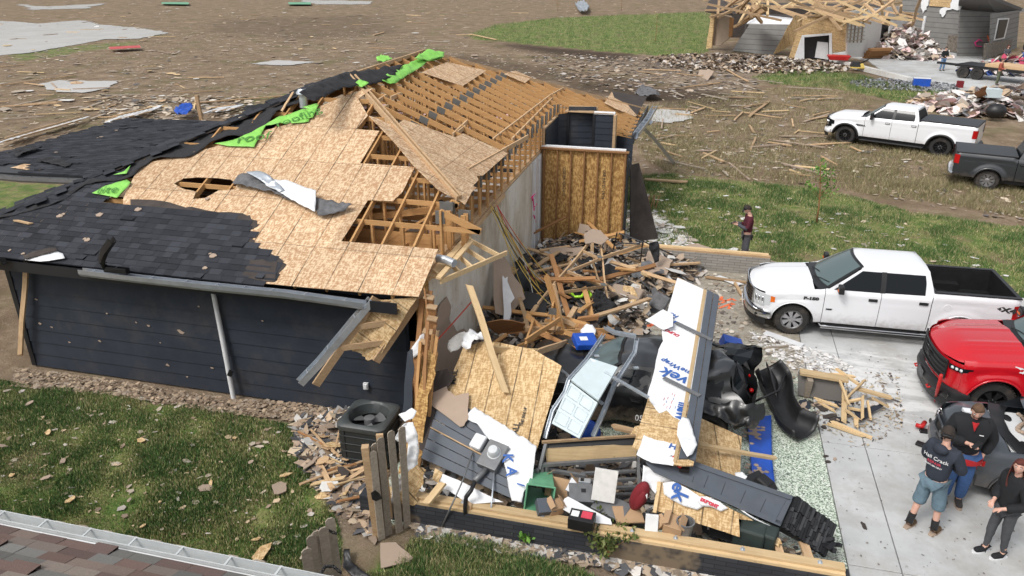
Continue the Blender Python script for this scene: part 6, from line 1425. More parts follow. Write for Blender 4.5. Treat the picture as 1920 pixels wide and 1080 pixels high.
# truss wreck, named members
TW = thing('fallen_truss', 'broken roof truss lying tilted in the middle of the garage rubble', 'roof truss', G(1085, 510, .6))
def mem(a, c, w_=.089, h_=.038, root=TW, mat='lumber', nm='chord'): return board(a, c, h_, w_, mat, nm, parent=root)
mem((1103, 457, 1.15), (1008, 572, .7)); mem((1124, 450, 1.1), (1139, 562, .55)); mem((1090, 470, 1.1), (1126, 486, 1.0), .07, nm='web'); mem((1125, 485, 1.0), (1066, 510, .95), .07, nm='web'); mem((1066, 510, .95), (1131, 537, .7), .07, nm='web'); mem((1132, 537, .7), (1050, 549, .72), .07, nm='web'); mem((1206, 458, .9), (1128, 484, .95), .08, nm='web')
for p in ((1066, 509), (1124, 485), (1131, 537)): b = MB(); q = G(*p, 1.0 if p[1] < 500 else .9); b.box(q+Vector((0, 0, .05)), (.13, .10, .006), Euler((.3, .2, .5)).to_matrix()); b.build('gang_plate', [MT['plate']], TW)
shard([(1095, 440, 1.25), (1110, 430, 1.25), (1126, 432, 1.25), (1142, 448, 1.2), (1128, 458, 1.2), (1112, 455, 1.2), (1098, 458, 1.2)], 'drybrown', 'drywall_shard', 'ragged brown drywall piece capping the tilted truss below the OSB stud wall', 'shard')
TW2 = thing('fallen_truss', 'upright splintered truss end standing over the brown lumber heap', 'roof truss', G(1040, 640, .5))
mem((1024, 516, 1.9), (1061, 640, .6), .13, .05, TW2, 'truss'); mem((1038, 532, 1.75), (1058, 638, .6), .1, .04, TW2, 'lumber'); mem((1037, 568, 1.4), (1029, 634, .6), .09, .04, TW2, 'truss', 'web'); mem((1029, 636, .62), (1062, 642, .6), .09, .04, TW2, 'truss', 'web'); mem((1062, 640, .65), (1093, 606, .75), .12, .04, TW2)
b = MB(); q = G(1037, 582, 1.35); b.box(q+Vector((0, -.05, 0)), (.16, .01, .14)); b.build('gang_plate', [MT['plate']], TW2)
TW3 = thing('fallen_truss', 'pale truss chord lying bent across the top of the leaning OSB wall panel', 'roof truss', G(1000, 656, 1.4))
mem((922, 655, 1.72), (1008, 660, 1.5), .11, .045, TW3, 'lumber_new'); mem((1006, 661, 1.5), (1062, 642, 1.0), .11, .045, TW3, 'lumber'); mem((985, 640, 1.3), (1050, 598, 1.2), .1, .04, TW3, 'truss', 'web'); mem((1000, 600, 1.0), (985, 650, 1.3), .09, .04, TW3, 'truss', 'web')
for lb, a, c, w_, m_ in [('long pale board leaning from the wall top down over the leaning OSB panel', (880, 535, 2.62), (947, 735, 1.35), .11, 'lumber_new'), ('long pale board running from the lumber heap towards the grey cushion', (1217, 560, .45), (1060, 612, .75), .12, 'lumber'),
  ('long reddish board lying along the far brick foundation', (1312, 493, .35), (1130, 502, .5), .09, 'lumber'), ('board lying below the long reddish board near the far foundation', (1191, 516, .4), (1092, 508, .5), .08, 'lumber_dk'), ('short board leaning on the far foundation below the black garment', (1215, 497, .25), (1176, 483, .55), .07, 'lumber'),
  ('board lying on the rubble below the OSB stud wall', (1068, 462, .5), (1012, 470, .5), .1, 'lumber'), ('board on the floor against the foundation left of the white truck', (1323, 519, .05), (1410, 531, .05), .09, 'lumber'), ('stubby board on the floor just left of the white truck bumper', (1377, 530, .05), (1391, 553, .05), .07, 'lumber'),
  ('stubby board propped nearest the white truck bumper', (1402, 543, .15), (1391, 563, .03), .09, 'lumber_new'), ('pale strip board on the floor left of the truck front wheel', (1345, 518, .03), (1388, 534, .04), .06, 'white'), ('white splintered plank lying below the front wheel of the white truck', (1434, 623, .03), (1505, 648, .03), .13, 'white'), ('thin grey stick on the dusty floor above the detached bumper', (1432, 654, .02), (1476, 649, .02), .04, 'lumber_grey'),
  ('square timber lying across the OSB sheet and blue mat', (1309, 834, .95), (1453, 859, .55), .075, 'lumber_new'), ('brown board poking through the heap beside the white wall', (1008, 571, .8), (985, 605, .5), .1, 'lumber'), ('plank end sticking out of the pile beside the green hose', (1120, 560, .5), (1085, 585, .7), .1, 'truss'), ('flat board in front of the blue toolbox', (1000, 610, .9), (1120, 600, .6), .09, 'lumber'),
  ('flat plank lying on top of the workbench', (1150, 800, 1.0), (1195, 810, .95), .12, 'lumber'), ('pale stub of timber jutting over the sill below the dark siding', (830, 906, .7), (800, 944, .5), .12, 'lumber_new'), ('short post stub standing at the sill in front of the siding panel', (880, 945, .5), (883, 992, .05), .06, 'lumber'),
  ('brown board leaning under the overturned stone pier', (1455, 1015, .35), (1468, 1052, .35), .1, 'lumber'), ('slanting board end under the middle of the fallen wall beam', (1505, 1015, .35), (1520, 1055, .4), .12, 'lumber')]:
    board(a, c, w_ if m_ != 'white' else .2, .045 if m_ != 'white' else .012, m_, 'board', lb)
for i in range(22):  # bright ends heaped where the trusses broke
    p = G(random.uniform(985, 1125), random.uniform(590, 650), random.uniform(.5, 1.0)); a = random.uniform(-.9, .6); L_ = random.uniform(.5, 1.3); d = Vector((math.cos(a), math.sin(a), random.uniform(-.4, .4)))*L_/2
    board(p-d, p+d, random.choice((.038, .09)), .09, random.choice(('truss', 'lumber', 'lumber_dk')), 'truss_fragment', 'snapped brown truss member in the lumber heap above the crushed car', 'truss fragment', 'truss members heaped above the crushed car', up=(.4, .3, 1))
# cables
MT['yellowc'] = plain('yellow_cable', (.62, .45, .10), .6); MT['redc'] = plain('red_cable', (.5, .05, .03), .6); MT['whitec'] = plain('white_cable', (.6, .58, .54), .6)
for i in range(16):
    x0, y0 = 925+random.uniform(-8, 12), 392+random.uniform(-8, 8); a = GX(x0, y0, -4.3); e = G(random.uniform(975, 1045), random.uniform(520, 580), .6); mid = a.lerp(e, .5)+Vector((random.uniform(-.1, .3), random.uniform(-.5, .3), -random.uniform(.0, .5)))
    pts_ = [a*(1-t)**2+mid*2*t*(1-t)+e*t*t for t in [k/14 for k in range(15)]]; b = MB(); b.tube(pts_, .009, 5); tag(b.build('cable', [MT[('yellowc', 'yellowc', 'yellowc', 'whitec', 'redc', 'black')[i % 6]]], smooth=True), 'thin electrical cable hanging in an arc from the wall top into the rubble', 'cable', 'cables hanging from the wall top')
for a, c, m_ in [((868, 600, 1.9), (820, 640, 1.2), 'redc'), ((960, 425, 2.7), (985, 640, 1.4), 'yellowc')][:1]:
    b = MB(); A_ = GX(885, 565, -4.2); b.tube([A_, GX(850, 605, -4.2), GX(818, 640, -4.2)], .015, 5); tag(b.build('cable', [MT[m_]]), 'orange cord stretched over the brown drywall at the wall end', 'cord')
# leaning wall section: dark siding outside, OSB inside
LW = thing('wall_panel', 'fallen wall section with bare OSB above and dark lap siding below, leaning on the sill', 'wall panel', (-2.8, 9.8, .5))
a, c, d = G(790, 860, .62), G(985, 945, .50), G(1052, 685, 1.62); nL = (c-a).cross(d-a).normalized(); nL = -nL if nL.z < 0 else nL
def oL(x, y, up=0.): return ON(x, y, a, nL)+nL*up
sheet('osb_sheet', [[oL(x, y) for x, y in [(868, 652), (905, 640), (935, 642), (1000, 655), (1053, 686), (1007, 842), (925, 805), (840, 745), (838, 728)]]], .014, MT['osb_wall'], LW, xaxis=oL(950, 700)-oL(920, 790) if False else (oL(1040, 700)-oL(860, 690)), rag=.006)
cD = oL(985, 945)-oL(790, 860)
def sid(q0, q1, f0, f1, nm='siding_board', mat='siding_b'):
    e0 = oL(790, 860); e1 = oL(985, 947); g0 = oL(833, 728); g1 = oL(1005, 842)
    L = [e0.lerp(g0, f0)+nL*.012, e1.lerp(g1, f0)+nL*.012, e1.lerp(g1, f1)+nL*.03, e0.lerp(g0, f1)+nL*.03]; return sheet(nm, [L], .012, MT[mat], LW, xaxis=cD)
for k in range(7): sid(0, 0, k/7*.95+.004, (k+1)/7*.95-.012)
b = MB(); e0 = oL(790, 860); g0 = oL(833, 728); e1 = oL(905, 911); g1 = oL(938, 788); b.bar(e0.lerp(g0, .41)+nL*.045, e1.lerp(g1, .38)+nL*.045, .02, .01, nL); b.build('exposed_edge', [MT['lumber']], LW)
shard([oL(818, 728, .10), oL(838, 722, .10), oL(842, 738, .09), oL(856, 748, .09), oL(881, 742, .10), oL(880, 790, .09), oL(872, 803, .08), oL(864, 805, .08), oL(812, 766, .10)], 'drybrown', 'drywall_sheet', 'torn brown drywall sheet lying on the dark siding of the leaning wall section', 'drywall sheet', rag=.012)
def lett(s, px, py, size, mat, ang, parent=None, pl=(a, nL), lift=.02, bold=.0, mir=1, label=None, cat='lettering'):
    q, n = pl; cc = ON(px, py, q, n)+n*lift; x = G(px+100*math.cos(ang), py+100*math.sin(ang), cc.z)-cc; x = (x-n*x.dot(n)).normalized(); y = n.cross(x)
    A = Matrix((x, y, n)).transposed().to_4x4(); A.translation = cc; o = text(s, size, mat, A, parent, bold=bold)
    return o
for t_, px, py in (('MAIL', 852, 708), ('WALL', 966, 812), ('THIS SIDE UP', 982, 782)): lett(t_, px, py, .14 if len(t_) < 6 else .06, 'textblack', -1.15, LW, bold=.002)
MB_ = MB(); o = thing('electric_meter', 'round glass electric meter on a dark box fixed to the leaning siding', 'electric meter', oL(927, 860)); A = Matrix((cD.normalized(), nL.cross(cD.normalized()), nL)).transposed()
b = MB(); b.box(oL(927, 861, .09), (.34, .45, .13), A); b.build('meter_box', [MT['steelgrey']], o, bevel=.01); b = MB(); b.lathe([(.001, .12), (.07, .11), (.09, .07), (.095, 0), (.11, 0), (.11, -.01)], oL(930, 858, .16), A, 24); b.build('meter_glass', [MT['lampclear']], o, smooth=40); b = MB(); b.box(oL(930, 858, .20), (.09, .07, .02), A); b.build('meter_dial', [MT['textblack']], o)
b = MB(); b.box(oL(899, 834, .08), (.21, .25, .12), A); tag(b.build('utility_box', [MT['white']], bevel=.03), 'small pale grey utility box fixed left of the electric meter', 'utility box')
for lb, P_, r, m_ in [('thick grey conduit stub rising from the siding panel', [oL(914, 884, .08), oL(902, 898, .10), oL(893, 909, .12)], .045, 'steelgrey'), ('black corrugated pipe curving down to the ground by the sill', [oL(893, 909, .10), G(883, 920, .75), G(874, 932, .6), G(872, 950, .5), G(873, 985, .05)], .033, 'black'),
    ('thin dark rod running from the utility box down past the sill', [oL(888, 852, .06), G(868, 900, .75), G(848, 945, .55), G(828, 988, .03)], .013, 'steelgrey'), ('thin galvanised rod running from the meter down past the sill', [oL(928, 890, .06), G(922, 940, .55), G(915, 1000, .03)], .014, 'galv')]:
    b = MB(); b.tube(P_, r, 8); tag(b.build('pipe', [MT[m_]], smooth=True), lb, 'pipe')
o = crumple('house_wrap_sheet', [oL(x, y, .07+.03*(i % 2)) for i, (x, y) in enumerate([(878, 782), (893, 770), (905, 778), (918, 786), (940, 798), (975, 822), (1008, 842), (1004, 872), (1000, 905), (985, 925), (980, 947), (962, 945), (955, 918), (952, 892), (945, 862), (930, 842), (915, 825), (898, 802), (880, 792)])], 'tyvek', .07, res=.07, label='white house wrap torn loose and draped over the leaning siding', cat='house wrap', freq=4)
for t_, px, py, s_, an in (('K', 955, 868, .22, 1.9), ('A', 962, 893, .22, 1.9), ('/', 979, 918, .16, 1.9)): lett(t_, px, py, s_, 'textblue', an, o, lift=.16, bold=.006)
shard([(818, 893, .62), (830, 888, .66), (870, 905, .62), (930, 935, .55), (945, 942, .5), (880, 944, .47), (850, 925, .52), (820, 910, .55)], 'tyvek', 'wrap_strip', 'strip of white wrap and OSB edge under the leaning siding, above the sill', 'house wrap', rag=.015)
shard([(816, 878, .66), (830, 886, .66), (822, 905, .6), (810, 898, .6)], 'osb_wall', 'osb_fragment', 'small OSB fragment at the lower left corner of the leaning siding', 'OSB fragment', rag=.01)
# torn wrap and insulation rags by the broken wall end
for lb, pts_, m_, am, nm in [('torn white wrap hanging beside the fence fragment', [(757, 793, 1.35), (775, 792, 1.4), (783, 815, 1.2), (785, 850, .9), (778, 880, .7), (765, 890, .65), (758, 915, .45), (748, 945, .3), (731, 942, .35), (735, 915, .55), (752, 890, .7), (762, 860, .9), (765, 830, 1.1), (745, 828, 1.15), (739, 822, 1.2), (748, 800, 1.3)], 'tyvek', .07, 'house_wrap_sheet'),
    ('small white rag with a blue stripe on the broken wall corner', [(748, 778, 1.4), (760, 772, 1.45), (772, 764, 1.5), (782, 772, 1.45), (775, 785, 1.4), (760, 792, 1.35)], 'tyvek', .04, 'house_wrap_sheet'), ('white wrap flap hanging beside the dark siding corner', [(797, 612, 2.0), (800, 645, 1.8), (790, 660, 1.7), (775, 672, 1.55), (765, 668, 1.6), (773, 650, 1.75), (785, 635, 1.9)], 'tyvek', .05, 'house_wrap_sheet'),
    ('puffy white insulation lump at the top of the leaning OSB panel', [(868, 628, 1.75), (885, 618, 1.8), (905, 624, 1.78), (908, 640, 1.7), (890, 648, 1.7), (880, 658, 1.65), (866, 652, 1.68)], 'tyvek', .16, 'insulation'), ('curled white drywall paper left of the insulation lump', [(842, 640, 1.6), (855, 628, 1.7), (872, 622, 1.75), (876, 636, 1.7), (862, 655, 1.55), (846, 662, 1.5), (840, 655, 1.5)], 'drywhite', .06, 'drywall_paper'),
    ('crumpled clear plastic sheet in the lumber heap', [(1085, 615, .9), (1105, 610, .95), (1118, 622, .9), (1112, 635, .85), (1092, 632, .85)], 'tyvek', .14, 'plastic_sheet')]:
    crumple(nm, [V3(p) for p in pts_], m_, am, res=.06, label=lb, cat='wrap' if m_ == 'tyvek' else 'drywall', freq=5)
shard([(762, 890, .8), (785, 868, .95), (800, 880, .9), (788, 915, .6), (780, 945, .35), (755, 942, .35), (750, 925, .45)], 'osb_wall', 'osb_fragment', 'ragged yellow OSB piece at the near broken corner of the house', 'OSB fragment', rag=.03)
shard([(790, 700, 1.4), (838, 690, 1.5), (850, 700, 1.5), (818, 770, 1.0), (795, 850, .7), (785, 840, .7)], 'felt', 'dark_board', 'dark board standing behind the drywall at the broken wall end', 'board', rag=.02)
for i in range(9): board(GY(800+random.uniform(-14, 26), 600+random.uniform(0, 90), 10.6-.03*i), GY(780+random.uniform(-10, 20), 830+random.uniform(0, 60), 9.6), .05, .035, random.choice(('lumber_dk', 'truss', 'lumber')), 'broken_stud', 'splintered stud standing at the broken near end of the house wall', 'stud', 'broken studs at the wall end', up=(0, 1, 0))
# garage door sections and track
GD = thing('garage_door', 'buckled pale garage door sections with steel track lying over the crushed car', 'garage door', G(1080, 740, 1.2))
for P_ in ([(1107, 671, 1.82), (1158, 690, 1.78), (1122, 750, 1.6), (1071, 714, 1.65)], [(1069, 716, 1.62), (1119, 753, 1.56), (1086, 822, 1.15), (1033, 792, 1.2)]):
    Q = [V3(p) for p in P_]; o = sheet('door_section', [Q], .04, MT['door'], GD); n = (Q[1]-Q[0]).cross(Q[3]-Q[0]).normalized(); n = -n if n.z < 0 else n
    for r0, r1 in ((.08, .46), (.54, .92)):
        for c0, c1 in ((.06, .30), (.37, .62), (.69, .94)):
            b = MB(); F2 = lambda u, v: Q[0].lerp(Q[1], r0+(r1-r0)*u).lerp(Q[3].lerp(Q[2], r0+(r1-r0)*u), c0+(c1-c0)*v)+n*.004
            b.tube([F2(0, 0), F2(1, 0), F2(1, 1), F2(0, 1), F2(0, 0)], .003, 4); o2 = b.build('panel_moulding', [MT['alu']]); o2.parent = o; o2.matrix_parent_inverse = o.matrix_basis.inverted()
for P_, r in [([(1132, 628, 1.85), (1100, 675, 1.8), (1067, 712, 1.65), (1060, 735, 1.5), (1037, 770, 1.25), (1022, 822, .9)], .03), ([(1194, 637, 1.75), (1190, 662, 1.7), (1152, 722, 1.5), (1133, 770, 1.25), (1112, 818, 1.0)], .035), ([(1135, 614, 1.7), (1152, 624, 1.75), (1192, 631, 1.75)], .035), ([(1075, 712, 1.62), (1130, 758, 1.4)], .022), ([(1134, 699, 1.75), (1216, 746, 1.6)], .022), ([(1052, 694, 1.3), (1069, 708, 1.5)], .02), ([(1036, 760, 1.25), (1075, 815, .9)], .02), ([(1112, 700, 1.6), (1060, 790, 1.2)], .012)]:
    Q = [V3(p) for p in P_]; b = MB(); rows = []
    for i, p in enumerate(Q):
        A2 = frame(Q[min(i+1, len(Q)-1)]-Q[max(0, i-1)]); rows.append([p+A2 @ Vector((0, y*r, z*r)) for y, z in ((-1, 1), (-1, -.7), (1, -.7), (1, 1), (.8, 1), (.8, -.5), (-.8, -.5), (-.8, 1))])
    b.grid(rows, 0, True); b.build('track', [MT['galv']], GD)
for p in ((1118, 668, 1.75), (1192, 690, 1.5), (1070, 765, 1.3)): b = MB(); b.box(V3(p), (.1, .05, .03), Euler((.3, .2, .6)).to_matrix()); b.build('hinge', [MT['galv']], GD)
# the wrapped wall frame that fell over the car
WF = thing('wall_frame', 'long fallen wall strip of white printed house wrap and grey trim lying over the crushed car', 'wall section', G(1260, 720, 1.5))
a2, c2, d2 = G(1270, 520, 1.72), G(1347, 556, 1.66), G(1197, 862, 1.30); nW = (c2-a2).cross(d2-a2).normalized(); nW = -nW if nW.z < 0 else nW
def oW(x, y, up=0.): return ON(x, y, a2, nW)+nW*up
sheet('osb_sheet', [[oW(x, y) for x, y in [(1272, 520), (1349, 557), (1300, 872), (1262, 872), (1185, 838), (1205, 780), (1228, 700), (1244, 640), (1256, 590)]]], .02, MT['osb_wall'], WF, xaxis=oW(1212, 800)-oW(1200, 850), rag=.01)
sheet('house_wrap', [[oW(x, y, .006) for x, y in [(1270, 521), (1326, 546), (1312, 640), (1296, 740), (1277, 790), (1262, 782), (1250, 770), (1236, 775), (1218, 752), (1214, 740), (1228, 690), (1234, 660), (1243, 640), (1240, 615), (1250, 590)]]], .004, MT['tyvek'], WF, rag=.008)
sheet('house_wrap', [[oW(x, y, .006) for x, y in [(1207, 816), (1225, 824), (1268, 834), (1272, 850), (1262, 874), (1222, 868), (1193, 853)]]], .004, MT['tyvek'], WF, rag=.01)
sheet('exposed_edge', [[oW(x, y, .02) for x, y in [(1319, 543), (1325, 546), (1284, 790), (1268, 868), (1262, 866), (1280, 770)]]], .02, MT['lumber_new'], WF)
for q in ([(1326, 546), (1337, 551), (1290, 862), (1272, 862), (1290, 770)], [(1338, 552), (1348, 557), (1304, 866), (1291, 862)]): sheet('trim_board', [[oW(x, y, .035) for x, y in q]], .03, MT['siding_b'], WF)
for A_, B_ in (((1267, 609), (1334, 642)), ((1244, 713), (1312, 747))): b = MB(); b.bar(oW(*A_, .05), oW(*B_, .05), .075, .02, nW); b.build('batten', [MT['steelgrey']], WF)
sheet('hanging_flap', [[V3(p) for p in [(1210, 600, 1.5), (1244, 582, 1.6), (1262, 590, 1.68), (1262, 612, 1.68), (1244, 620, 1.6)]]], .01, MT['tyvek'], WF, rag=.01)
pw = (a2, nW)
for t_, px, py, s_, m_, an in (('Ty', 1256, 604, .30, 'textblue', math.pi+.42), ('Ho', 1263, 592, .15, 'textblue', math.pi+.42), ('DUPONT', 1254, 622, .11, 'textred', math.pi+.42), ('meWrap', 1267, 688, .17, 'textblue', math.pi+.42), ('vek', 1263, 706, .36, 'textblue', math.pi+.42), ('meW', 1277, 772, .20, 'textblue', math.pi/2+.25), ('H', 1262, 838, .16, 'textblue', math.pi+.3)): lett(t_, px, py, s_, m_, an, WF, pw, .016, .004 if m_ == 'textred' or s_ < .2 else .008)
for k in range(14):
    p = oW(1254+random.uniform(-12, 10)+k*.2, 755+random.uniform(-14, 14), .012); b = MB(); b.bar(p, p+Vector((.01, .07, 0)), .006, .002, nW); b.build('small_print', [MT['textred' if k % 3 else 'textblue']], WF)
crumple('wrap_flap', [oW(x, y, .10) for x, y in [(1278, 793), (1290, 797), (1297, 815), (1302, 830), (1305, 848), (1296, 862), (1287, 868), (1275, 848), (1268, 825), (1270, 805)]], 'tyvek', .05, parent=WF, res=.06)
# header beam and stone pier
HB = thing('fallen_header', 'dark trim-clad beam ending in a stacked-stone pier, fallen across the front of the garage ruin', 'wall beam', G(1400, 930, .8))
hA, hB_ = G(1212, 866, 1.22), G(1474, 960, .66); hC = G(1303, 864, 1.20); nH = (hB_-hA).cross(hC-hA).normalized(); nH = -nH if nH.z < 0 else nH
def oH(x, y, up=0.): return ON(x, y, hA, nH)+nH*up
sheet('beam_face', [[oH(x, y) for x, y in [(1209, 866), (1262, 858), (1300, 864), (1322, 872), (1488, 930), (1464, 986), (1400, 957), (1300, 910)]]], .15, MT['siding_b'], HB, mside=MT['trim'])
for q in ([(1296, 872), (1322, 874), (1486, 931), (1483, 938), (1320, 882)], [(1210, 868), (1232, 876), (1464, 978), (1462, 987), (1226, 886)], [(1474, 938), (1484, 938), (1462, 984), (1452, 979)]): sheet('trim_board', [[oH(x, y, .022) for x, y in q]], .02, MT['siding_b'], HB)
for A_, B_ in (((1301, 893), (1297, 908)), ((1328, 892), (1318, 918)), ((1360, 905), (1350, 932)), ((1398, 920), (1386, 948)), ((1436, 936), (1424, 962))): b = MB(); b.bar(oH(*A_, .001), oH(*B_, .001), .006, .004, nH); b.build('siding_joint', [MT['trim']], HB)
b = MB(); e0, e1 = oH(1490, 930), oH(1466, 990); f0, f1 = oH(1566, 985), oH(1540, 1030); b.prism([[e0, e1, f1, f0]], .2, n=nH); b.build('pier_core', [MT['trim']], HB)
b = MB(); ST = [(.030, .031, .034), (.05, .052, .056), (.02, .021, .023), (.07, .07, .072), (.10, .09, .08)]; nA = 17; ux = (f0-e0); wy = (e1-e0)
for i in range(nA):
    v = 0.
    while v < .97:
        l = random.uniform(.12, .45); l = min(l, 1-v); cc = e0+ux*((i+.5)/nA)+wy*(v+l/2)+nH*random.uniform(0, .045); A3 = Matrix((wy.normalized(), nH.cross(wy.normalized()), nH)).transposed()
        b.box(cc, (wy.length*l-.008, ux.length/nA*.88, .09), A3 @ Euler((random.uniform(-.1, .1), 0, random.uniform(-.03, .03))).to_matrix(), 0, random.choice(ST if random.random() < .15 else ST[:3])); v += l
b.build('stone_veneer', [MT['shingle']], HB)
for k in range(9): b = MB(); b.box(G(random.uniform(1545, 1572), random.uniform(1005, 1032), random.uniform(.2, .5)), (.2, .06, .05), Euler((random.random(), random.random(), random.random()*3)).to_matrix()); b.build('loose_stone', [MT['trim']], HB)
o = b = MB(); PR_ = [oH(1450+i*.5, 0) for i in range(0)]
RS = thing('pruning_saw', 'red and black hand tool lying on the grey trim beam', 'power tool', oH(1262, 872, .05))
b = MB(); b.tube([oH(1258, 858, .07), oH(1266, 868, .07), oH(1275, 878, .07)], .035, 8); b.build('tool_body', [MT['red']], RS, smooth=True); b = MB(); b.tube([oH(1258, 858, .07), oH(1249, 860, .07), oH(1247, 866, .07), oH(1250, 874, .07), oH(1258, 876, .07)], .02, 8); b.box(oH(1281, 882, .06), (.14, .07, .06)); b.build('tool_handle', [MT['black']], RS, smooth=40)
# right of the strip: OSB, mat, lid
shard([(1312, 783, .78), (1393, 815, .62), (1388, 905, .58), (1386, 908, .58), (1345, 893, .7), (1303, 868, .82)], 'osb_wall', 'osb_sheet', 'square OSB sheet lying between the crushed car and the dark beam', 'OSB sheet', rag=.006, x=(1, .1, 0))
b = MB(); b.prism([[G(x, y, .10) for x, y in [(1403, 784), (1444, 780), (1447, 860), (1453, 912), (1420, 905), (1410, 890)]]], .08, n=(0, 0, 1)); tag(b.build('gym_mat', [MT['blue']], bevel=.02), 'bright blue mat lying on the speckled floor', 'mat')
b = MB(); 
for i in range(50): p = G(1415+random.gauss(0, 9), 808+random.gauss(0, 7) if i < 30 else 885+random.gauss(0, 8), .103); b.ball(p, (.05, .04, .004), 0, 6, 3)
tag(b.build('mat_dust', [MT['drybrown']]), 'brown dirt spread on the blue mat', 'dirt', kind='stuff')
LD = thing('tub_cover', 'black plastic lid with raised middle lying behind the dark beam', 'plastic lid', G(1430, 915, .4))
Q = [V3(p) for p in [(1398, 892, .62), (1424, 880, .62), (1466, 928, .42), (1462, 938, .40), (1402, 905, .6)]]; sheet('lid_rim', [Q], .07, MT['black'], LD); b = MB(); p = V3((1434, 905, .55)); b.box(p, (.34, .28, .14), Euler((.1, .2, -.7)).to_matrix(), taper=.6); b.build('lid_dome', [MT['black']], LD, bevel=.02)
crumple('white_rag', [V3(p) for p in [(1378, 890, .72), (1392, 886, .78), (1402, 896, .75), (1396, 908, .7), (1382, 906, .7)]], 'tyvek', .12, res=.05, label='crumpled white rag beside the black plastic lid', cat='rag')
# workbench
WB = thing('workbench', 'workbench with butcher-block top tipped on its side and a grey steel frame', 'workbench', G(1110, 880, .5))
sheet('bench_top', [[V3(p) for p in [(1022, 841, .98), (1150, 832, 1.0), (1196, 838, .98), (1192, 856, .78), (1025, 867, .74)]]], .03, MT['lumber_new'], WB, xaxis=(1, 0, 0)); sheet('black_strip', [[V3(p) for p in [(1018, 829, 1.04), (1190, 818, 1.08), (1190, 834, 1.0), (1022, 842, .97)]]], .02, MT['black'], WB)  # block top, and a plain black sheet between it and the top edge
b = MB(); b.bar(V3((1016, 829, 1.08)), V3((1192, 817, 1.12)), .04, .035); b.build('top_edge', [MT['lumber']], WB)
for A_, B_ in (((1014, 872, .75), (1192, 860, .78)), ((1018, 879, .62), (1098, 893, .6)), ((1014, 872, .75), (1022, 926, .3)), ((1024, 872, .74), (1030, 920, .3)), ((1196, 855, .78), (1199, 930, .3)), ((1024, 832, 1.05), (1012, 880, .7))): b = MB(); b.bar(V3(A_), V3(B_), .05, .06); b.build('frame_bar', [MT['steelgrey']], WB, bevel=.004)
for p in ((1007, 883, .7), (1019, 927, .3)): b = MB(); b.lathe([(.001, .03), (.035, .03), (.035, -.03), (.001, -.03)], V3(p), Matrix(((1, 0, 0), (0, 0, -1), (0, 1, 0))), 14); b.build('caster', [MT['steelgrey']], WB)
for y0 in (885, 900, 915, 928): b = MB(); b.bar(V3((1090, y0+3, .55-(y0-885)*.006)), V3((1192, y0-2, .55-(y0-885)*.006)), .05, .04); b.build('rack_bar', [MT['steelgrey']], WB)
# small things between bench and sill
def boxy(name, label, cat, px, py, z, d, mat, rz=0., tilt=(0, 0), flaps=False, bev=.005, extra=None):
    t = thing(name, label, cat, G(px, py, z)); A = Euler((tilt[0], tilt[1], rz)).to_matrix(); c = Vector(t.location)
    b = MB(); b.box(c, d, A); b.build(name+'_body', [MT[mat]], t, bevel=bev)
    if flaps:
        for s in (-1, 1): b = MB(); b.box(c+A @ Vector((s*d[0]*.45, 0, d[2]/2+.04)), (d[0]*.45, d[1], .006), A @ Euler((0, s*.7, 0)).to_matrix()); b.build('flap', [MT[mat]], t)
    if extra: extra(t, c, A, d)
    return t
def lab(col, fx, fy, sx, sy):
    def f(t, c, A, d): b = MB(); b.box(c+A @ Vector((fx*d[0], fy*d[1], d[2]/2+.004)), (sx*d[0], sy*d[1], .004), A); b.build('printed_label', [MT[col]], t)
    return f
def two(t, c, A, d): lab('textred', .18, .1, .42, .6)(t, c, A, d); lab('textwhite', -.28, .05, .3, .5)(t, c, A, d)
boxy('battery_case', 'black case with red and white printed lid standing on the timber sill', 'case', 1091, 976, .56, (.36, .24, .18), 'black', -.05, extra=two)
boxy('black_case', 'small dark grey case leaning behind the sill left of the red printed case', 'case', 1023, 950, .55, (.26, .22, .14), 'siding_b', .5, (.5, .1)); boxy('power_tool_box', 'dark grey box with black knobs below the plaster slab', 'box', 1088, 928, .55, (.36, .3, .16), 'steelgrey', .3, (.4, .1), extra=lab('black', .1, .1, .2, .2))
boxy('cardboard_box', 'flattened brown cardboard panel left of the plaster slab', 'cardboard box', 1050, 915, .5, (.44, .06, .30), 'cardboard', -.1, (-.5, 0), True); boxy('cardboard_box', 'open cardboard box with red bottles inside behind the sill', 'cardboard box', 1040, 953, .5, (.2, .2, .2), 'cardboard', .6, (.2, .1), True)
boxy('cardboard_box', 'brown cardboard box at the right under the lower OSB piece', 'cardboard box', 1263, 985, .52, (.26, .24, .18), 'cardboard', -.15, (.2, .1), True); boxy('cardboard_box', 'small cardboard box beside the white paper bag', 'cardboard box', 1240, 980, .5, (.18, .16, .14), 'cardboard', .7, (.5, .3), True); boxy('cardboard_box', 'crushed cardboard sheet below the maroon booster seat', 'cardboard box', 1178, 965, .45, (.42, .3, .03), 'cardboard', .4, (.2, .1))
boxy('paper_bag', 'white printed paper bag standing behind the sill', 'paper bag', 1222, 980, .56, (.18, .05, .24), 'tyvek', .1, (-.3, 0)); boxy('storage_tote', 'dark green lidded tote behind the right half of the sill', 'storage tote', 1406, 1000, .42, (.42, .32, .3), 'totegreen', -.2, bev=.03); boxy('storage_tote', 'black tote behind the sill left of the dark green tote', 'storage tote', 1362, 985, .42, (.44, .3, .3), 'black', -.15, bev=.03); boxy('storage_tote', 'dark tote with grey cloth at the right end behind the sill', 'storage tote', 1436, 1006, .42, (.3, .28, .26), 'totegreen', -.3, bev=.03)
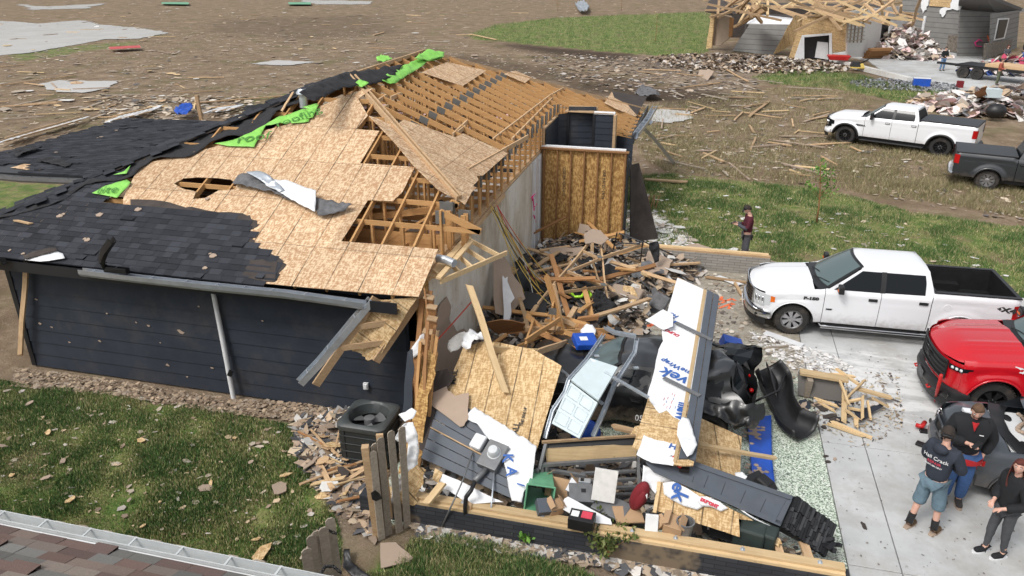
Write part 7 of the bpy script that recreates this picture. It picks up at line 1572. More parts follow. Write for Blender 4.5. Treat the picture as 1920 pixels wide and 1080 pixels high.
boxy('plaster_slab', 'speckled grey plaster slab standing upright in the tool rack', 'plaster slab', 1134, 910, .78, (.34, .05, .48), 'drywhite', .05, (-.35, .06)); boxy('floor_tray', 'pale blue-grey panel lying under the plaster slab', 'panel', 1146, 950, .48, (.5, .36, .04), 'steelgrey', -.3, (.15, .1)); boxy('radio', 'small grey radio among the clutter under the workbench', 'radio', 1096, 905, .62, (.18, .1, .1), 'galv', .1, extra=lab('black', -.2, 0, .3, .7))
shard([(1058, 935, .62), (1065, 932, .62), (1145, 975, .5), (1147, 985, .47), (1095, 978, .48), (1052, 955, .52)], 'white', 'white_sheet', 'tapered white panel lying behind the red printed case', 'panel', rag=.004); shard([(1060, 918, .66), (1072, 895, .72), (1092, 918, .62), (1078, 928, .6)], 'white', 'paper_sheet', 'folded white sheet among the clutter below the bench bar', 'paper sheet', rag=.005)
BS = thing('booster_seat', 'maroon padded seat shell standing on edge left of the fallen beam', 'child seat', G(1198, 935, .5)); A = Euler((.2, .25, .2)).to_matrix(); b = MB(); b.ball(G(1199, 930, .72), (.12, .12, .30), 0, 16, 12, A); b.build('seat_shell', [MT['maroon']], BS, smooth=True); b = MB(); b.ball(G(1200, 933, .72), (.08, .135, .22), 0, 14, 10, A); b.build('seat_pad', [MT['maroon']], BS, smooth=True)
GB = thing('wheelie_bin', 'green plastic bin lying on its side under the draped house wrap', 'bin', G(1012, 920, .5)); A = Euler((1.35, .1, .15)).to_matrix(); b = MB(); c = G(1013, 918, .55); P4 = [[c+A @ Vector((x*s, y*s, z)) for x, y in ((-.2, -.2), (.2, -.2), (.2, .2), (-.2, .2))] for s, z in ((.75, -.35), (.85, -.1), (1, .28), (1.08, .28), (1.08, .31), (.96, .31), (.8, -.3))]; b.grid(P4, 0, True); b.build('bin_body', [MT['greenbin']], GB, bevel=.02)
boxy('toolbox', 'blue plastic box with a printed label beside the garage door track', 'plastic box', 1097, 640, 1.15, (.44, .36, .14), 'blue', .5, (.25, .1), extra=lab('textwhite', -.1, .0, .35, .3), bev=.02); b = MB(); b.ball(G(1098, 810, .55), (.26, .22, .22), 0, 14, 10); tag(b.build('blue_drum', [MT['blue']], smooth=True), 'rounded blue container under the garage door sections', 'container'); boxy('blue_crate', 'blue crate behind the crushed car next to the wall strip', 'crate', 1371, 645, .35, (.42, .3, .22), 'blue', .2, (.1, .3), bev=.01)
o = text('052', .14, 'textwhite', Matrix.Translation(G(1202, 785, .75)) @ Matrix(((1, 0, 0, 0), (0, .3, -1, 0), (0, 1, .3, 0), (0, 0, 0, 1))), None, 'number_plate'); tag(o, 'white stencilled number 052 on the dark side of the crushed car', 'marking')
boxy('grey_cushion', 'flat beige-grey foam cushion lying on the rubble right of the broken truss', 'cushion', 1174, 550, .35, (.78, .55, .17), 'drybrown', -.15, (.05, .05), bev=.05); CU = thing('seat_cushion', 'dark grey round-cornered cushion leaning at the end of the long pale board', 'cushion', G(1237, 565, .3)); b = MB(); b.box(G(1237, 566, .3), (.42, .40, .16), Euler((.9, .2, -.5)).to_matrix()); b.build('cushion_body', [MT['greycloth']], CU, bevel=.06)
HO_ = thing('garden_hose', 'bright lime green plastic hose loop in the black rubble under the truss', 'hose', G(1090, 550, .4)); b = MB(); b.tube([G(1070, 548, .55), G(1078, 557, .55), G(1090, 556, .58), G(1096, 548, .62), G(1103, 545, .62), G(1108, 553, .58), G(1100, 563, .5)], .035, 10); b.build('hose_tube', [MT['lime']], HO_, smooth=True); b = MB(); b.ball(G(1068, 549, .55), .05, 0, 8, 6); b.build('hose_end', [MT['yellowc']], HO_)
crumple('black_jacket', [V3(p) for p in [(1108, 575, .5), (1118, 545, .75), (1130, 548, .75), (1150, 568, .6), (1161, 578, .45), (1152, 588, .4), (1120, 582, .45)]], 'darkcloth', .18, res=.06, freq=5, label='black jacket heaped at the foot of the broken truss', cat='jacket'); crumple('black_garment', [V3(p) for p in [(1218, 455, 1.15), (1232, 452, 1.1), (1236, 470, .9), (1235, 490, .65), (1226, 493, .6), (1221, 478, .8), (1216, 465, 1.0)]], 'darkcloth', .08, res=.06, label='black garment hanging on a metal frame at the far foundation', cat='garment')
FR = thing('tube_rack', 'thin black metal frame leaning at the far foundation under the black garment', 'metal frame', G(1185, 460, .5))
for A_, B_ in (((1157, 436, 1.2), (1150, 468, .7)), ((1160, 437, 1.2), (1205, 454, 1.1)), ((1205, 454, 1.1), (1201, 490, .5)), ((1205, 452, 1.1), (1262, 478, .6)), ((1157, 455, 1.0), (1200, 458, 1.0))): b = MB(); b.tube([V3(A_), V3(B_)], .018, 6); b.build('frame_tube', [MT['black']], FR)
for lb, pts_ in (('green and black duffel bag lying beside the wall', [(965, 490, .6), (990, 480, .7), (1003, 510, .6), (990, 540, .45), (975, 530, .45)]), ('black speaker box tipped against the white wall', [(962, 520, .9), (975, 500, 1.0), (998, 505, .95), (1000, 545, .6), (975, 550, .55)])): crumple('black_bag', [V3(p) for p in pts_], 'black', .12, res=.08, label=lb, cat='bag')
# orange survey paint on the floor
for pl in ([(1350, 560), (1378, 571)], [(1345, 571), (1372, 560), (1380, 564)], [(1347, 578), (1372, 569), (1366, 579)], [(1354, 556), (1350, 563)]):
    b = MB(); Q = [G(x, y, .006) for x, y in pl]; [b.bar(Q[i], Q[i+1], .07, .003) for i in range(len(Q)-1)]; tag(b.build('paint_mark', [MT['fspray']]), 'orange spray paint stroke on the floor in front of the white truck', 'paint mark', 'orange paint strokes by the white truck')
b = MB(); b.bar(G(1195, 625, .006), G(1225, 606, .006), .12, .003); tag(b.build('paint_mark', [MT['fspray']]), 'orange spray paint stroke on the floor behind the crushed car', 'paint mark')
# debris pile on the driveway
b0 = thing('masonry_chunk', 'grey broken brick and board chunk lying on the driveway edge in the wood pile', 'masonry chunk', G(1540, 730, .2))
P_ = [(1497, 698, .50), (1517, 704, .48), (1584, 722, .42), (1580, 752, .05), (1520, 748, .05), (1496, 742, .05)]; sheet('brick_face', [[V3(p) for p in P_]], .16, MT['brickgr'], b0); b = MB(); b.bar(V3((1500, 697, .53)), V3((1590, 712, .5)), .2, .05); b.build('splintered_top', [MT['lumber_new']], b0); b = MB(); b.box(G(1515, 725, .25), (.10, .16, .42), Euler((.2, 0, .1)).to_matrix()); b.build('corner_board', [MT['lumber_grey']], b0)
for (A_, B_, w_) in [((1583, 735, .35), (1582, 790, .06), .09), ((1570, 693, .55), (1612, 722, .4), .06), ((1622, 712, .4), (1585, 750, .3), .04), ((1587, 754, .25), (1615, 748, .28), .05), ((1617, 742, .35), (1617, 785, .12), .05), ((1627, 755, .25), (1633, 788, .1), .04), ((1634, 745, .3), (1664, 762, .1), .05), ((1590, 765, .2), (1618, 770, .15), .04), ((1586, 768, .22), (1612, 788, .1), .04), ((1605, 728, .3), (1668, 745, .12), .13), ((1558, 790, .08), (1632, 820, .03), .06), ((1553, 795, .05), (1620, 818, .03), .05), ((1530, 748, .12), (1572, 762, .1), .05), ((1535, 755, .06), (1565, 770, .05), .04), ((1604, 785, .1), (1606, 800, .05), .07), ((1575, 715, .5), (1592, 760, .3), .04), ((1560, 702, .5), (1600, 706, .45), .07)]:
    board(A_, B_, w_, .04, 'lumber_new', 'broken_board', 'pale splintered board in the small wood pile on the driveway', 'board', 'boards of the driveway wood pile')
for i in range(26): p = G(random.uniform(1490, 1600), random.uniform(750, 795), .04); rshard(p, random.uniform(.06, .17), random.choice(('felt', 'felt', 'siding', 'drybrown')), 'shingle_scrap', 'dark shingle scrap lying at the foot of the driveway wood pile', 'shingle scrap', 'shingle scraps by the driveway wood pile', .4)
shard([(1612, 790, .06), (1652, 765, .08), (1660, 757, .1), (1640, 760, .12), (1600, 772, .1)], 'siding', 'dark_board', 'dark flat board under the right side of the driveway wood pile', 'board')
for i, (x, y, r) in enumerate([(1620, 985, .09), (1548, 855, .07), (1553, 865, .06), (1566, 860, .05), (1585, 800, .05), (1690, 792, .04), (1545, 800, .07)]): rshard(G(x, y, .015), r, 'felt' if i != 3 else 'drybrown', 'shingle_scrap', 'single flat dark scrap lying on the clean driveway', 'shingle scrap', 'lone scraps on the driveway', .05)
b = MB(); b.tube([G(1765, 703, .95), G(1757, 735, .45), G(1752, 753, .03)], [.03, .03, .012], 8); tag(b.build('red_bar', [MT['red']], smooth=True), 'red-handled digging bar leaning on the red truck bumper', 'bar')
DR = thing('cordless_tool', 'small red power tool on the driveway behind the sedan', 'power tool', G(1727, 800)); b = MB(); b.tube([G(1718, 797, .08), G(1728, 800, .09), G(1734, 792, .1)], .045, 8); b.build('tool_body', [MT['red']], DR, smooth=True); b = MB(); b.box(G(1732, 808, .03), (.13, .09, .05)); b.build('tool_battery', [MT['black']], DR)
b = MB(); b.box((0, 0, .03), (.28, .12, .05)); o = b.build('dark_case', [MT['black']], bevel=.01); tag(o, 'flat dark case lying on the driveway behind the man in the hooded sweatshirt', 'case'); o.location = G(1733, 838); o.rotation_euler = (0, 0, -.5)
# lower OSB pieces with printed wrap
LO = thing('sheathing_piece', 'tilted OSB panel with torn printed wrap under the dark beam', 'OSB panel', G(1310, 960, .6)); a3, c3, d3 = V3((1236, 955, .62)), V3((1388, 1006, .50)), V3((1240, 900, .98)); nO = (c3-a3).cross(d3-a3).normalized(); nO = -nO if nO.z < 0 else nO
def oO(x, y, up=0.): return ON(x, y, a3, nO)+nO*up
sheet('osb_sheet', [[oO(x, y) for x, y in [(1236, 904), (1262, 905), (1330, 932), (1385, 962), (1387, 1007), (1330, 988), (1232, 958)]]], .014, MT['osb_wall'], LO, xaxis=(1, -.1, 0), rag=.004)
crumple('wrap_rag', [oO(x, y, .03) for x, y in [(1243, 905), (1262, 902), (1290, 915), (1312, 930), (1325, 945), (1308, 955), (1282, 948), (1262, 938), (1245, 926)]], 'tyvek', .025, parent=LO, res=.06); crumple('wrap_rag', [oO(x, y, .04) for x, y in [(1300, 930), (1325, 930), (1350, 940), (1365, 952), (1352, 958), (1335, 950), (1315, 948)]], 'tyvek', .03, parent=LO, res=.05)
for t_, px, py, s_, m_, an in (('k', 1274, 929, .30, 'textblue', 1.95), ('e', 1272, 913, .26, 'textblue', 1.95), ('DUPONT', 1330, 942, .06, 'textred', .5)): lett(t_, px, py, s_, m_, an, LO, (a3, nO), .065, .006)
b = MB(); b.bar(oO(1237, 903, .0), oO(1228, 960, .0), .05, .11); b.build('edge_stud', [MT['lumber_new']], LO)
shard([(1350, 948, .66), (1368, 952, .66), (1400, 968, .6), (1440, 995, .5), (1467, 1020, .42), (1455, 1021, .42), (1425, 1008, .45), (1398, 985, .52), (1378, 972, .58)], 'osb_wall', 'osb_fragment', 'long splintered OSB strip running under the stone pier', 'OSB fragment', rag=.03, x=(1, -.6, 0)); crumple('white_cloth', [V3(p) for p in [(1295, 962 - 40, .9), (1380, 955, .72), (1440, 985, .55), (1470, 1005, .45), (1430, 980, .6), (1370, 945, .78)]], 'tyvek', .04, res=.08, label='pale wrap edge showing beneath the dark beam', cat='house wrap'); crumple('ripped_wrap', [V3(p) for p in [(1206, 872, 1.15), (1235, 885, 1.1), (1262, 895, 1.0), (1262, 908, .9), (1240, 905, .9), (1228, 925, .85), (1217, 912, .9), (1212, 935, .8), (1203, 905, .95)]], 'tyvek', .07, res=.05, label='ripped wrap hanging from the left end of the dark beam', cat='house wrap')
shard([(1190, 800, 1.15), (1172, 830, .95), (1205, 850, .9), (1212, 800, 1.1)], 'osb_wall', 'osb_fragment', 'pointed OSB fragment beside the tipped bench top', 'OSB fragment', rag=.01)
PL = thing('plastic_tub', 'grey tub with numbered lid behind the middle of the sill', 'tub', G(1283, 998, .42)); b = MB(); b.lathe([(.001, 0), (.10, 0), (.12, .2), (.13, .2), (.13, .22), (.11, .22), (.10, .05), (.001, .05)], G(1283, 1000, .42), n=20); b.build('tub_body', [MT['steelgrey']], PL, smooth=40)
# wreck by the near corner: drywall on the grass, straps etc
shard([(713, 1018, .06), (742, 1017, .05), (775, 1045, .04), (770, 1052, .03), (714, 1065, .04)], 'drybrown', 'drywall_sheet', 'clean square of tan drywall lying on the grass below the fence fragment', 'drywall sheet', rag=.006); crumple('black_plastic', [V3(p) for p in [(645, 1030, .1), (655, 1028, .15), (657, 1050, .1), (680, 1072, .08), (700, 1085, .05), (660, 1082, .05), (642, 1062, .06)]], 'black', .06, res=.06, label='crumpled black plastic strip beside the bent fence end', cat='plastic strip')
# ---------------- far wrecked houses ----------------
def vpl(A, B):
    a, b = G(*A), G(*B); n = Vector((-(b-a).y, (b-a).x, 0)).normalized(); return lambda x, y, o=0.: ON(x, y, a-n*o, n)
def wallp(root, name, V, pts, mat, holes=(), o=0., rag=0, lb=None): return sheet(name, [[V(x, y, o) for x, y in pts]]+[[V(x, y, o) for x, y in h] for h in holes], .12, MT[mat], root, rag=rag, n=(lambda q: q if q.y < 0 else -q)((V(pts[1][0], pts[1][1])-V(pts[0][0], pts[0][1])).cross(V(pts[2][0], pts[2][1])-V(pts[0][0], pts[0][1]))), rn=3)
def lapmat(name, col, ax=2, s=.3):
    t = NT(name); p = t.n.new('ShaderNodeNewGeometry'); z = t.sep(p.outputs['Position'])[2]; m = t.math('MODULO', t.math('ADD', z, 9.), s); c = t.mix(col, tuple(x*.45 for x in col), t.math('LESS_THAN', m, .045)); c = t.val(c, t.math('MULTIPLY_ADD', t.noise(1.5, 5), .5, .75)); return t.out(c, .8)
MT['lapgrey'] = lapmat('lap_grey', (.215, .21, .20), s=.42); MT['stone'] = plain('stone_veneer', (.17, .145, .12), .9, var=.5, sc=4, bump=.6); MT['roofgrey'] = plain('grey_roof', (.12, .118, .115), .95, var=.25, sc=12, bump=.3)
WH = thing('wrecked_house', 'far yellow-sheathed house torn open with a tangle of trusses on top, beyond the lawn', 'house', (7, 70, 0))
V1 = vpl((1490, 116), (1592, 118)); V2 = vpl((1592, 118), (1700, 86)); V0 = vpl((1326, 93), (1490, 112))
wallp(WH, 'osb_wall', V1, [(1478, 112), (1505, 35), (1592, 22), (1592, 90), (1572, 98), (1562, 96), (1560, 62), (1504, 67), (1504, 114)], 'osb_wall', rag=.05)
wallp(WH, 'door_trim', V1, [(1488, 112), (1504, 66), (1560, 62), (1560, 118), (1555, 118), (1555, 66), (1508, 70), (1508, 114)], 'white', o=.05)
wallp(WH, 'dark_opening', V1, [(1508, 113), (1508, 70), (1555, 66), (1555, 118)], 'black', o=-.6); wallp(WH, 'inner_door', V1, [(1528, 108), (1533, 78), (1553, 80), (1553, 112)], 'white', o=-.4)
wallp(WH, 'plaster_wall', V2, [(1588, 106), (1592, 22), (1690, 12), (1688, 40), (1672, 42), (1655, 86), (1640, 88), (1625, 105)], 'drywhite', rag=.08)
for k in range(5): wallp(WH, 'lath_strip', V2, [(1592+k*7, 34+k*-.5), (1593+k*7, 34), (1588+k*7, 80), (1587+k*7, 80)], 'lumber_grey', o=.08)
for k in range(6): wallp(WH, 'lath_strip', V2, [(1590, 42+k*7), (1622, 38+k*7), (1622, 39+k*7), (1590, 43+k*7)], 'lumber_grey', o=.1)
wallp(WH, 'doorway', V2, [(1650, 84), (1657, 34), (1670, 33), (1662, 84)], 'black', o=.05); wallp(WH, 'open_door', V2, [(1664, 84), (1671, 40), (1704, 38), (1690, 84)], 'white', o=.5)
sheet('fallen_siding', [[G(1373, 95, .1), G(1450, 101, .1), G(1487, 34, 3.), G(1420, 29, 3.), G(1380, 60, 1.8)]], .12, MT['lapgrey'], WH, rag=.02); sheet('house_wrap', [[G(1400, 44, 2.66), G(1480, 48, 2.66), G(1487, 34, 3.12), G(1416, 29, 3.12)]], .05, MT['tyvek'], WH); sheet('osb_sheet', [[G(1450, 101, .1), G(1462, 100, .2), G(1492, 80, 1.0), G(1511, 27, 3.3), G(1490, 32, 3.1)]], .1, MT['osb_wall'], WH, rag=.06)
wallp(WH, 'side_wall', V0, [(1324, 92), (1333, 24), (1340, 25), (1334, 90)], 'osb_wall', rag=.04); wallp(WH, 'side_wall', V0, [(1334, 84), (1340, 25), (1374, 34), (1372, 66), (1352, 84)], 'drybrown', o=-.5, rag=.05); wallp(WH, 'stud', V0, [(1366, 70), (1368, 32), (1375, 34), (1372, 68)], 'lumber_dk')
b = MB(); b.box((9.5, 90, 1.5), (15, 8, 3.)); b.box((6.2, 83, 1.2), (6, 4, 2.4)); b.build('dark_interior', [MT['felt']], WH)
sheet('torn_eave', [[G(1322, 18, 3.6), G(1385, 32, 3.5), G(1372, 12, 4.), G(1352, -4, 4.2), G(1330, 2, 4.)]], .2, MT['felt'], WH, rag=.1)
for i in range(120):
    px = random.uniform(1345, 1690); p = G(px, random.uniform(-25, 24)+(12 if px > 1500 else 8), random.uniform(3.2, 4.6)); a = random.uniform(0, 3.14); L_ = random.uniform(1.5, 5); d = Vector((math.cos(a), math.sin(a)*.6, random.uniform(-.3, .5)))*L_/2
    if i < 90: board(p-d, p+d, .18, .14, random.choice(('lumber', 'lumber_new', 'lumber')), 'broken_rafter', parent=WH)
for A_, B_ in (((1352, 21, 3.6), (1388, -6, 5)), ((1380, 27, 3.6), (1408, -6, 5.2)), ((1390, 42, 3), (1428, 11, 4.5)), ((1428, 11, 4.5), (1437, 18, 4.2)), ((1437, 18, 4.2), (1378, 50, 2.6)), ((1405, 14, 4.2), (1428, 42, 3)), ((1408, 12, 3.8), (1500, 13, 3.8)), ((1500, 14, 3.9), (1600, 17, 3.9)), ((1690, 10, 3.9), (1687, 40, 2.5)), ((1727, -4, 5), (1707, 55, 2))): board(A_, B_, .2, .2, 'lumber', 'truss_member', parent=WH)
GH = thing('grey_house', 'far grey lap-sided house with stone corners and dark roof, top right', 'house', (22, 78, 0))
Va = vpl((1692, 88), (1797, 100)); Vb = vpl((1796, 106), (1880, 105)); Vc = vpl((1855, 108), (1908, 88))
wallp(GH, 'wall', Va, [(1690, 86), (1692, -8), (1800, -10), (1796, 96)], 'lapgrey'); wallp(GH, 'osb_patch', Va, [(1742, 11), (1745, -8), (1784, -8), (1782, 14)], 'osb_wall', o=.1); wallp(GH, 'torn_wrap', Va, [(1727, 10), (1730, -8), (1742, -8), (1740, 10), (1730, 25)], 'tyvek', o=.15, rag=.1); wallp(GH, 'torn_wrap', Va, [(1782, 14), (1786, -8), (1803, -8), (1800, 18), (1775, 19), (1768, 32), (1762, 26), (1764, 16)], 'tyvek', o=.15, rag=.1)
wallp(GH, 'garage_frame', Va, [(1724, 74), (1732, 30), (1736, 31), (1728, 75)], 'white', o=.1); wallp(GH, 'window', Va, [(1700, 62), (1703, 29), (1712, 29), (1709, 60)], 'black', o=.06); wallp(GH, 'stone_corner', Va, [(1774, 96), (1778, 66), (1799, 66), (1797, 98)], 'stone', o=.12)
wallp(GH, 'wall', Vb, [(1795, 108), (1800, 18), (1872, 24), (1868, 112)], 'lapgrey'); wallp(GH, 'wall', Vc, [(1856, 110), (1860, 26), (1912, 20), (1906, 92)], 'lapgrey'); wallp(GH, 'window_frame', Vc, [(1865, 76), (1873, 35), (1893, 34), (1884, 72)], 'white', o=.08); wallp(GH, 'window', Vc, [(1867.5, 73), (1875, 37.5), (1890.5, 36.5), (1882, 70)], 'black', o=.14); wallp(GH, 'stone_base', Vc, [(1846, 112), (1848, 82), (1899, 73), (1895, 94)], 'stone', o=.16)
b = MB(); E0 = [G(1797, 17, 3.3), G(1872, 25, 3.3), G(1922, 17, 3.3), G(1850, -12, 5.2), G(1800, -14, 5.2)]; b.prism([E0], .25, n=(0, 0, 1)); b.build('roof', [MT['roofgrey'], ], GH); b = MB(); [b.bar(E0[i]+Vector((0, -.1, -.08)), E0[i+1]+Vector((0, -.1, -.08)), .12, .3) for i in (0, 1)]; b.build('gutter', [MT['galv']], GH)
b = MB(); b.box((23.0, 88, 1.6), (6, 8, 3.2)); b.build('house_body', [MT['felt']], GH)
for (x0, y0), (x1, y1) in (((1836, 74), (1828, 80)), ((1828, 80), (1830, 86)), ((1830, 86), (1840, 87)), ((1836, 74), (1841, 77))): b = MB(); b.bar(Vb(x0, y0, .1), Vb(x1, y1, .1), .05, .22, (0, -1, 0)); b.build('spray_mark', [MT['pspray']], GH)
b = MB(); b.bar(Vb(1852, 67, .1), Vb(1854, 77, .1), .05, .3, (0, -1, 0)); b.build('orange_mark', [MT['fspray']], GH)
TR = thing('flatbed_trailer', 'black two-axle flatbed trailer loaded with boards on the far concrete pad', 'trailer', G(1850, 150)); ta, tb = G(1798, 146), G(1960, 166); td = (tb-ta).normalized(); tn = Vector((-td.y, td.x, 0)); Aw = Matrix((td, tn, Vector((0, 0, 1)))).transposed()
b = MB(); b.box(ta+td*3.6+tn*.9+Vector((0, 0, .85)), (8, 2.1, .16), Aw); b.box(ta-td*1.2+tn*.9+Vector((0, 0, .75)), (2, .2, .14), Aw); b.build('deck', [MT['black']], TR); b = MB(); b.box(ta+td*4+tn*.9+Vector((0, 0, 1.02)), (5, 1.7, .2), Aw); b.build('timber_load', [MT['lumber']], TR)
for k in (.2, 1.15): b = MB(); b.lathe([(.001, -.13), (.40, -.13), (.42, -.06), (.42, .06), (.40, .13), (.2, .13), (.18, .08), (.001, .08)], ta+td*k+tn*.0+Vector((0, 0, .42)), Matrix((td, Vector((0, 0, 1)), -tn)).transposed(), 20); b.build('wheel', [MT['rubber']], TR, smooth=40)
b = MB(); b.box(ta+td*.7+tn*.0+Vector((0, 0, .88)), (2.1, .3, .05), Aw); b.build('fender', [MT['black']], TR)
boxy('cooler', 'blue cooler box with white lid standing on the far concrete pad', 'cooler', 1728, 154, .3, (1.0, .55, .5), 'blue', -.1, extra=lab('white', 0, 0, 1.02, 1.02)); boxy('red_tub', 'small maroon carton standing alone on the far concrete pad', 'carton', 1800, 158, .22, (.34, .3, .42), 'maroon', .2); boxy('teal_bin', 'teal plastic bin on top of the right-hand rubbish heap', 'bin', 1860, 174, 1.1, (.8, .5, .45), 'door', .1)
WBR = thing('wheelbarrow', 'red wheelbarrow parked in front of the far torn garage', 'wheelbarrow', G(1572, 108)); b = MB(); p = G(1572, 108, .6); b.box(p, (1.3, .7, .35), taper=1.3); b.build('tray', [MT['red']], WBR, bevel=.05); b = MB(); b.tube([p+Vector((-.5, 0, -.1)), p+Vector((.9, -.2, .1))], .04); b.lathe([(.2, -.05), (.2, .05)], p+Vector((-.7, 0, -.4)), Matrix(((1, 0, 0), (0, 0, -1), (0, 1, 0)))); b.build('handle', [MT['black']], WBR)
MW = thing('lawn_mower', 'yellow and black mower beside the red wheelbarrow', 'mower', G(1610, 124)); b = MB(); b.box(G(1608, 123, .35), (1.0, .8, .35), taper=.7); b.build('deck', [MT['yellowc']], MW, bevel=.06); b = MB(); b.box(G(1604, 120, .65), (.7, .6, .35), taper=.7); b.tube([G(1610, 120, .6), G(1628, 112, 1.1)], .05); b.build('engine', [MT['black']], MW, bevel=.05)
ST_ = thing('wooden_steps', 'short flight of wooden steps below the open white door of the far house', 'steps', G(1640, 105))
for k in range(4): b = MB(); b.box(G(1640+k*3.5, 106-k*4.5, .15+.22*k), (2.0, .5, .2), Euler((0, 0, .5)).to_matrix()); b.build('step', [MT['lumber_dk']], ST_)
b = MB(); b.bar(G(1562, 114, .15), G(1706, 150, .15), .35, .35); tag(b.build('concrete_kerb', [MT['drywhite']]), 'low concrete foundation edge along the front of the far concrete pad', 'kerb')
def heap(name, label, px, py, rx, ry, hh, n, cols, size=(.15, .7)):
    c = G(px, py); b = MB()
    for i in range(n):
        a = random.uniform(0, 6.28); r = random.random()**.6; x = c.x+math.cos(a)*r*rx; y = c.y+math.sin(a)*r*ry; z = hh*(1-r)**.8*random.uniform(.4, 1.)+.05; s = random.uniform(*size); A = Euler((random.uniform(-.7, .7), random.uniform(-.7, .7), random.uniform(0, 6))).to_matrix()
        b.add([Vector((x, y, z))+A @ Vector((s*math.cos(t)*random.uniform(.6, 1), s*.6*math.sin(t)*random.uniform(.6, 1), 0)) for t in (0, 1, 2, 3, 4, 5)], [(0, 1, 2, 3, 4, 5)], 0, random.choice(cols))
    tag(b.build(name, [MT['litter']]), label, 'rubbish heap', kind='stuff')
PK = [(.62, .45, .44), (.7, .6, .58), (.6, .58, .55), (.5, .40, .30), (.65, .62, .6), (.3, .25, .2)]
heap('rubbish_heap', 'pink insulation and plasterboard heap before the grey house', 1690, 102, 3.4, 4.5, 2.6, 900, PK); heap('rubbish_heap', 'low white rubbish spread beside the insulation heap', 1725, 106, 2.4, 2.4, .4, 160, PK[1:]); heap('rubbish_heap', 'household rubbish and insulation heap behind the white heavy-duty truck', 1885, 205, 5., 3.4, 1.3, 1100, PK+[(.45, .33, .22), (.2, .2, .21)]); heap('rubbish_heap', 'household rubbish on the trailer', 1895, 138, 3.6, 1.8, 1.3, 260, PK+[(.05, .1, .3), (.4, .05, .1), (.05, .05, .05)])
heap('rubbish_heap', 'grey shingle and plaster rubble before the far wrecked house', 1375, 118, 7, 5.5, .55, 2200, PAL2, (.05, .33)); heap('rubbish_heap', 'pale rubble in front of the fallen siding', 1440, 122, 6, 5, .5, 1700, PAL2+[(.55, .5, .42)], (.05, .33)); heap('gravel', 'patch of grey gravel by the far concrete pad', 1695, 160, 3.4, 2.6, .06, 1500, [(.2, .21, .23), (.3, .31, .33), (.13, .13, .14)], (.05, .16))
shard([(1312, 130, .2), (1330, 118, 1.0), (1335, 140, .3), (1320, 146, .2), (1300, 140, .1)], 'drybrown', 'board_sheet', 'tan bent sheet standing on the rubble left of the far wrecked house', 'sheet', rag=.05); shard([(1828, 172, 1.2), (1850, 165, 1.6), (1850, 188, .6), (1828, 192, .4)], 'lumber_dk', 'chair_back', 'brown curved panel at the left of the right-hand rubbish heap', 'panel', rag=.1); shard([(1885, 178, .7), (1915, 165, 1.3), (1935, 175, 1.0), (1925, 190, .5), (1893, 192, .4)], 'drybrown', 'board_sheet', 'large tan board on the right-hand rubbish heap', 'sheet', rag=.03)
for k in range(5): board((1405, 118+k*3, .1), (1478, 120+k*3, .12), .12, .09, 'lumber', 'fence_board', 'long board of the flattened panel before the far wrecked house', 'board', 'boards of the flattened far panel')
b = MB(); b.ball(G(1868, 208, .5), (.5, .4, .38), 0, 12, 8); tag(b.build('rubbish_bag', [MT['black']], smooth=True), 'full black bin bag at the foot of the right-hand rubbish heap', 'bin bag')
# saplings and shrubs
def tree(label, p, h, lean=(0, 0), n=120, spread=.45, cols=((.06, .16, .02), (.10, .24, .03), (.16, .32, .05)), bare=False, name='sapling'):
    root = thing(name, label, 'tree', p); b = MB(); P_ = [Vector(p)+Vector((lean[0]*t*t*h, lean[1]*t*h, t*h)) for t in (0, .25, .5, .75, 1)]; b.tube(P_, [.03, .025, .018, .012, .004], 7)
    tips = []
    for i in range(16):
        t = random.uniform(.35, .95); q = P_[0].lerp(P_[-1], t); a = random.uniform(0, 6.28); L_ = spread*random.uniform(.5, 1.2)*(1.15-t); e = q+Vector((math.cos(a)*L_, math.sin(a)*L_, L_*random.uniform(.5, 1.1))); b.tube([q, q.lerp(e, .5)+Vector((0, 0, -.03)), e], [.009, .006, .002], 5); tips.append((q, e))
    b.build('trunk', [MT['lumber_dk']], root, smooth=True)
    if not bare:
        b = MB()
        for i in range(n):
            q, e = random.choice(tips); c = q.lerp(e, random.uniform(.4, 1.1))+Vector([random.gauss(0, .05) for _ in range(3)]); s = random.uniform(.035, .06)*(1.5 if n > 400 and spread > .8 else 1); A = Euler([random.uniform(0, 6) for _ in range(3)]).to_matrix(); b.add([c+A @ Vector(v) for v in ((-s, 0, 0), (0, -s*.5, 0), (s, 0, 0), (0, s*.5, 0))], [(0, 1, 2, 3)], 0, random.choice(cols))
        b.build('crown', [MT['leaf']], root)
    return root
tree('slender green sapling with sparse leaves on the right lawn above the white truck', G(1531, 418), 2.0, (-.10, 0), 250, .9)
tree('bare stick of a sapling standing on the far green lawn', G(1229, 78), 2.6, bare=True, spread=.6); tree('uprooted dark shrub stump by the far debris line, left one', G(1046, 22), 3.2, bare=True, spread=2.2); tree('uprooted dark shrub stump by the far debris line, right one', G(1165, 20), 3.0, bare=True, spread=2.6)
tree('small bushy weed growing against the near brick foundation', G(1140, 1046), .32, n=420, spread=.5, cols=((.10, .13, .03), (.17, .19, .06), (.06, .09, .02)), name='weed'); tree('small green weed by the foundation below the meter', G(990, 1015), .14, n=120, spread=.2, name='weed')
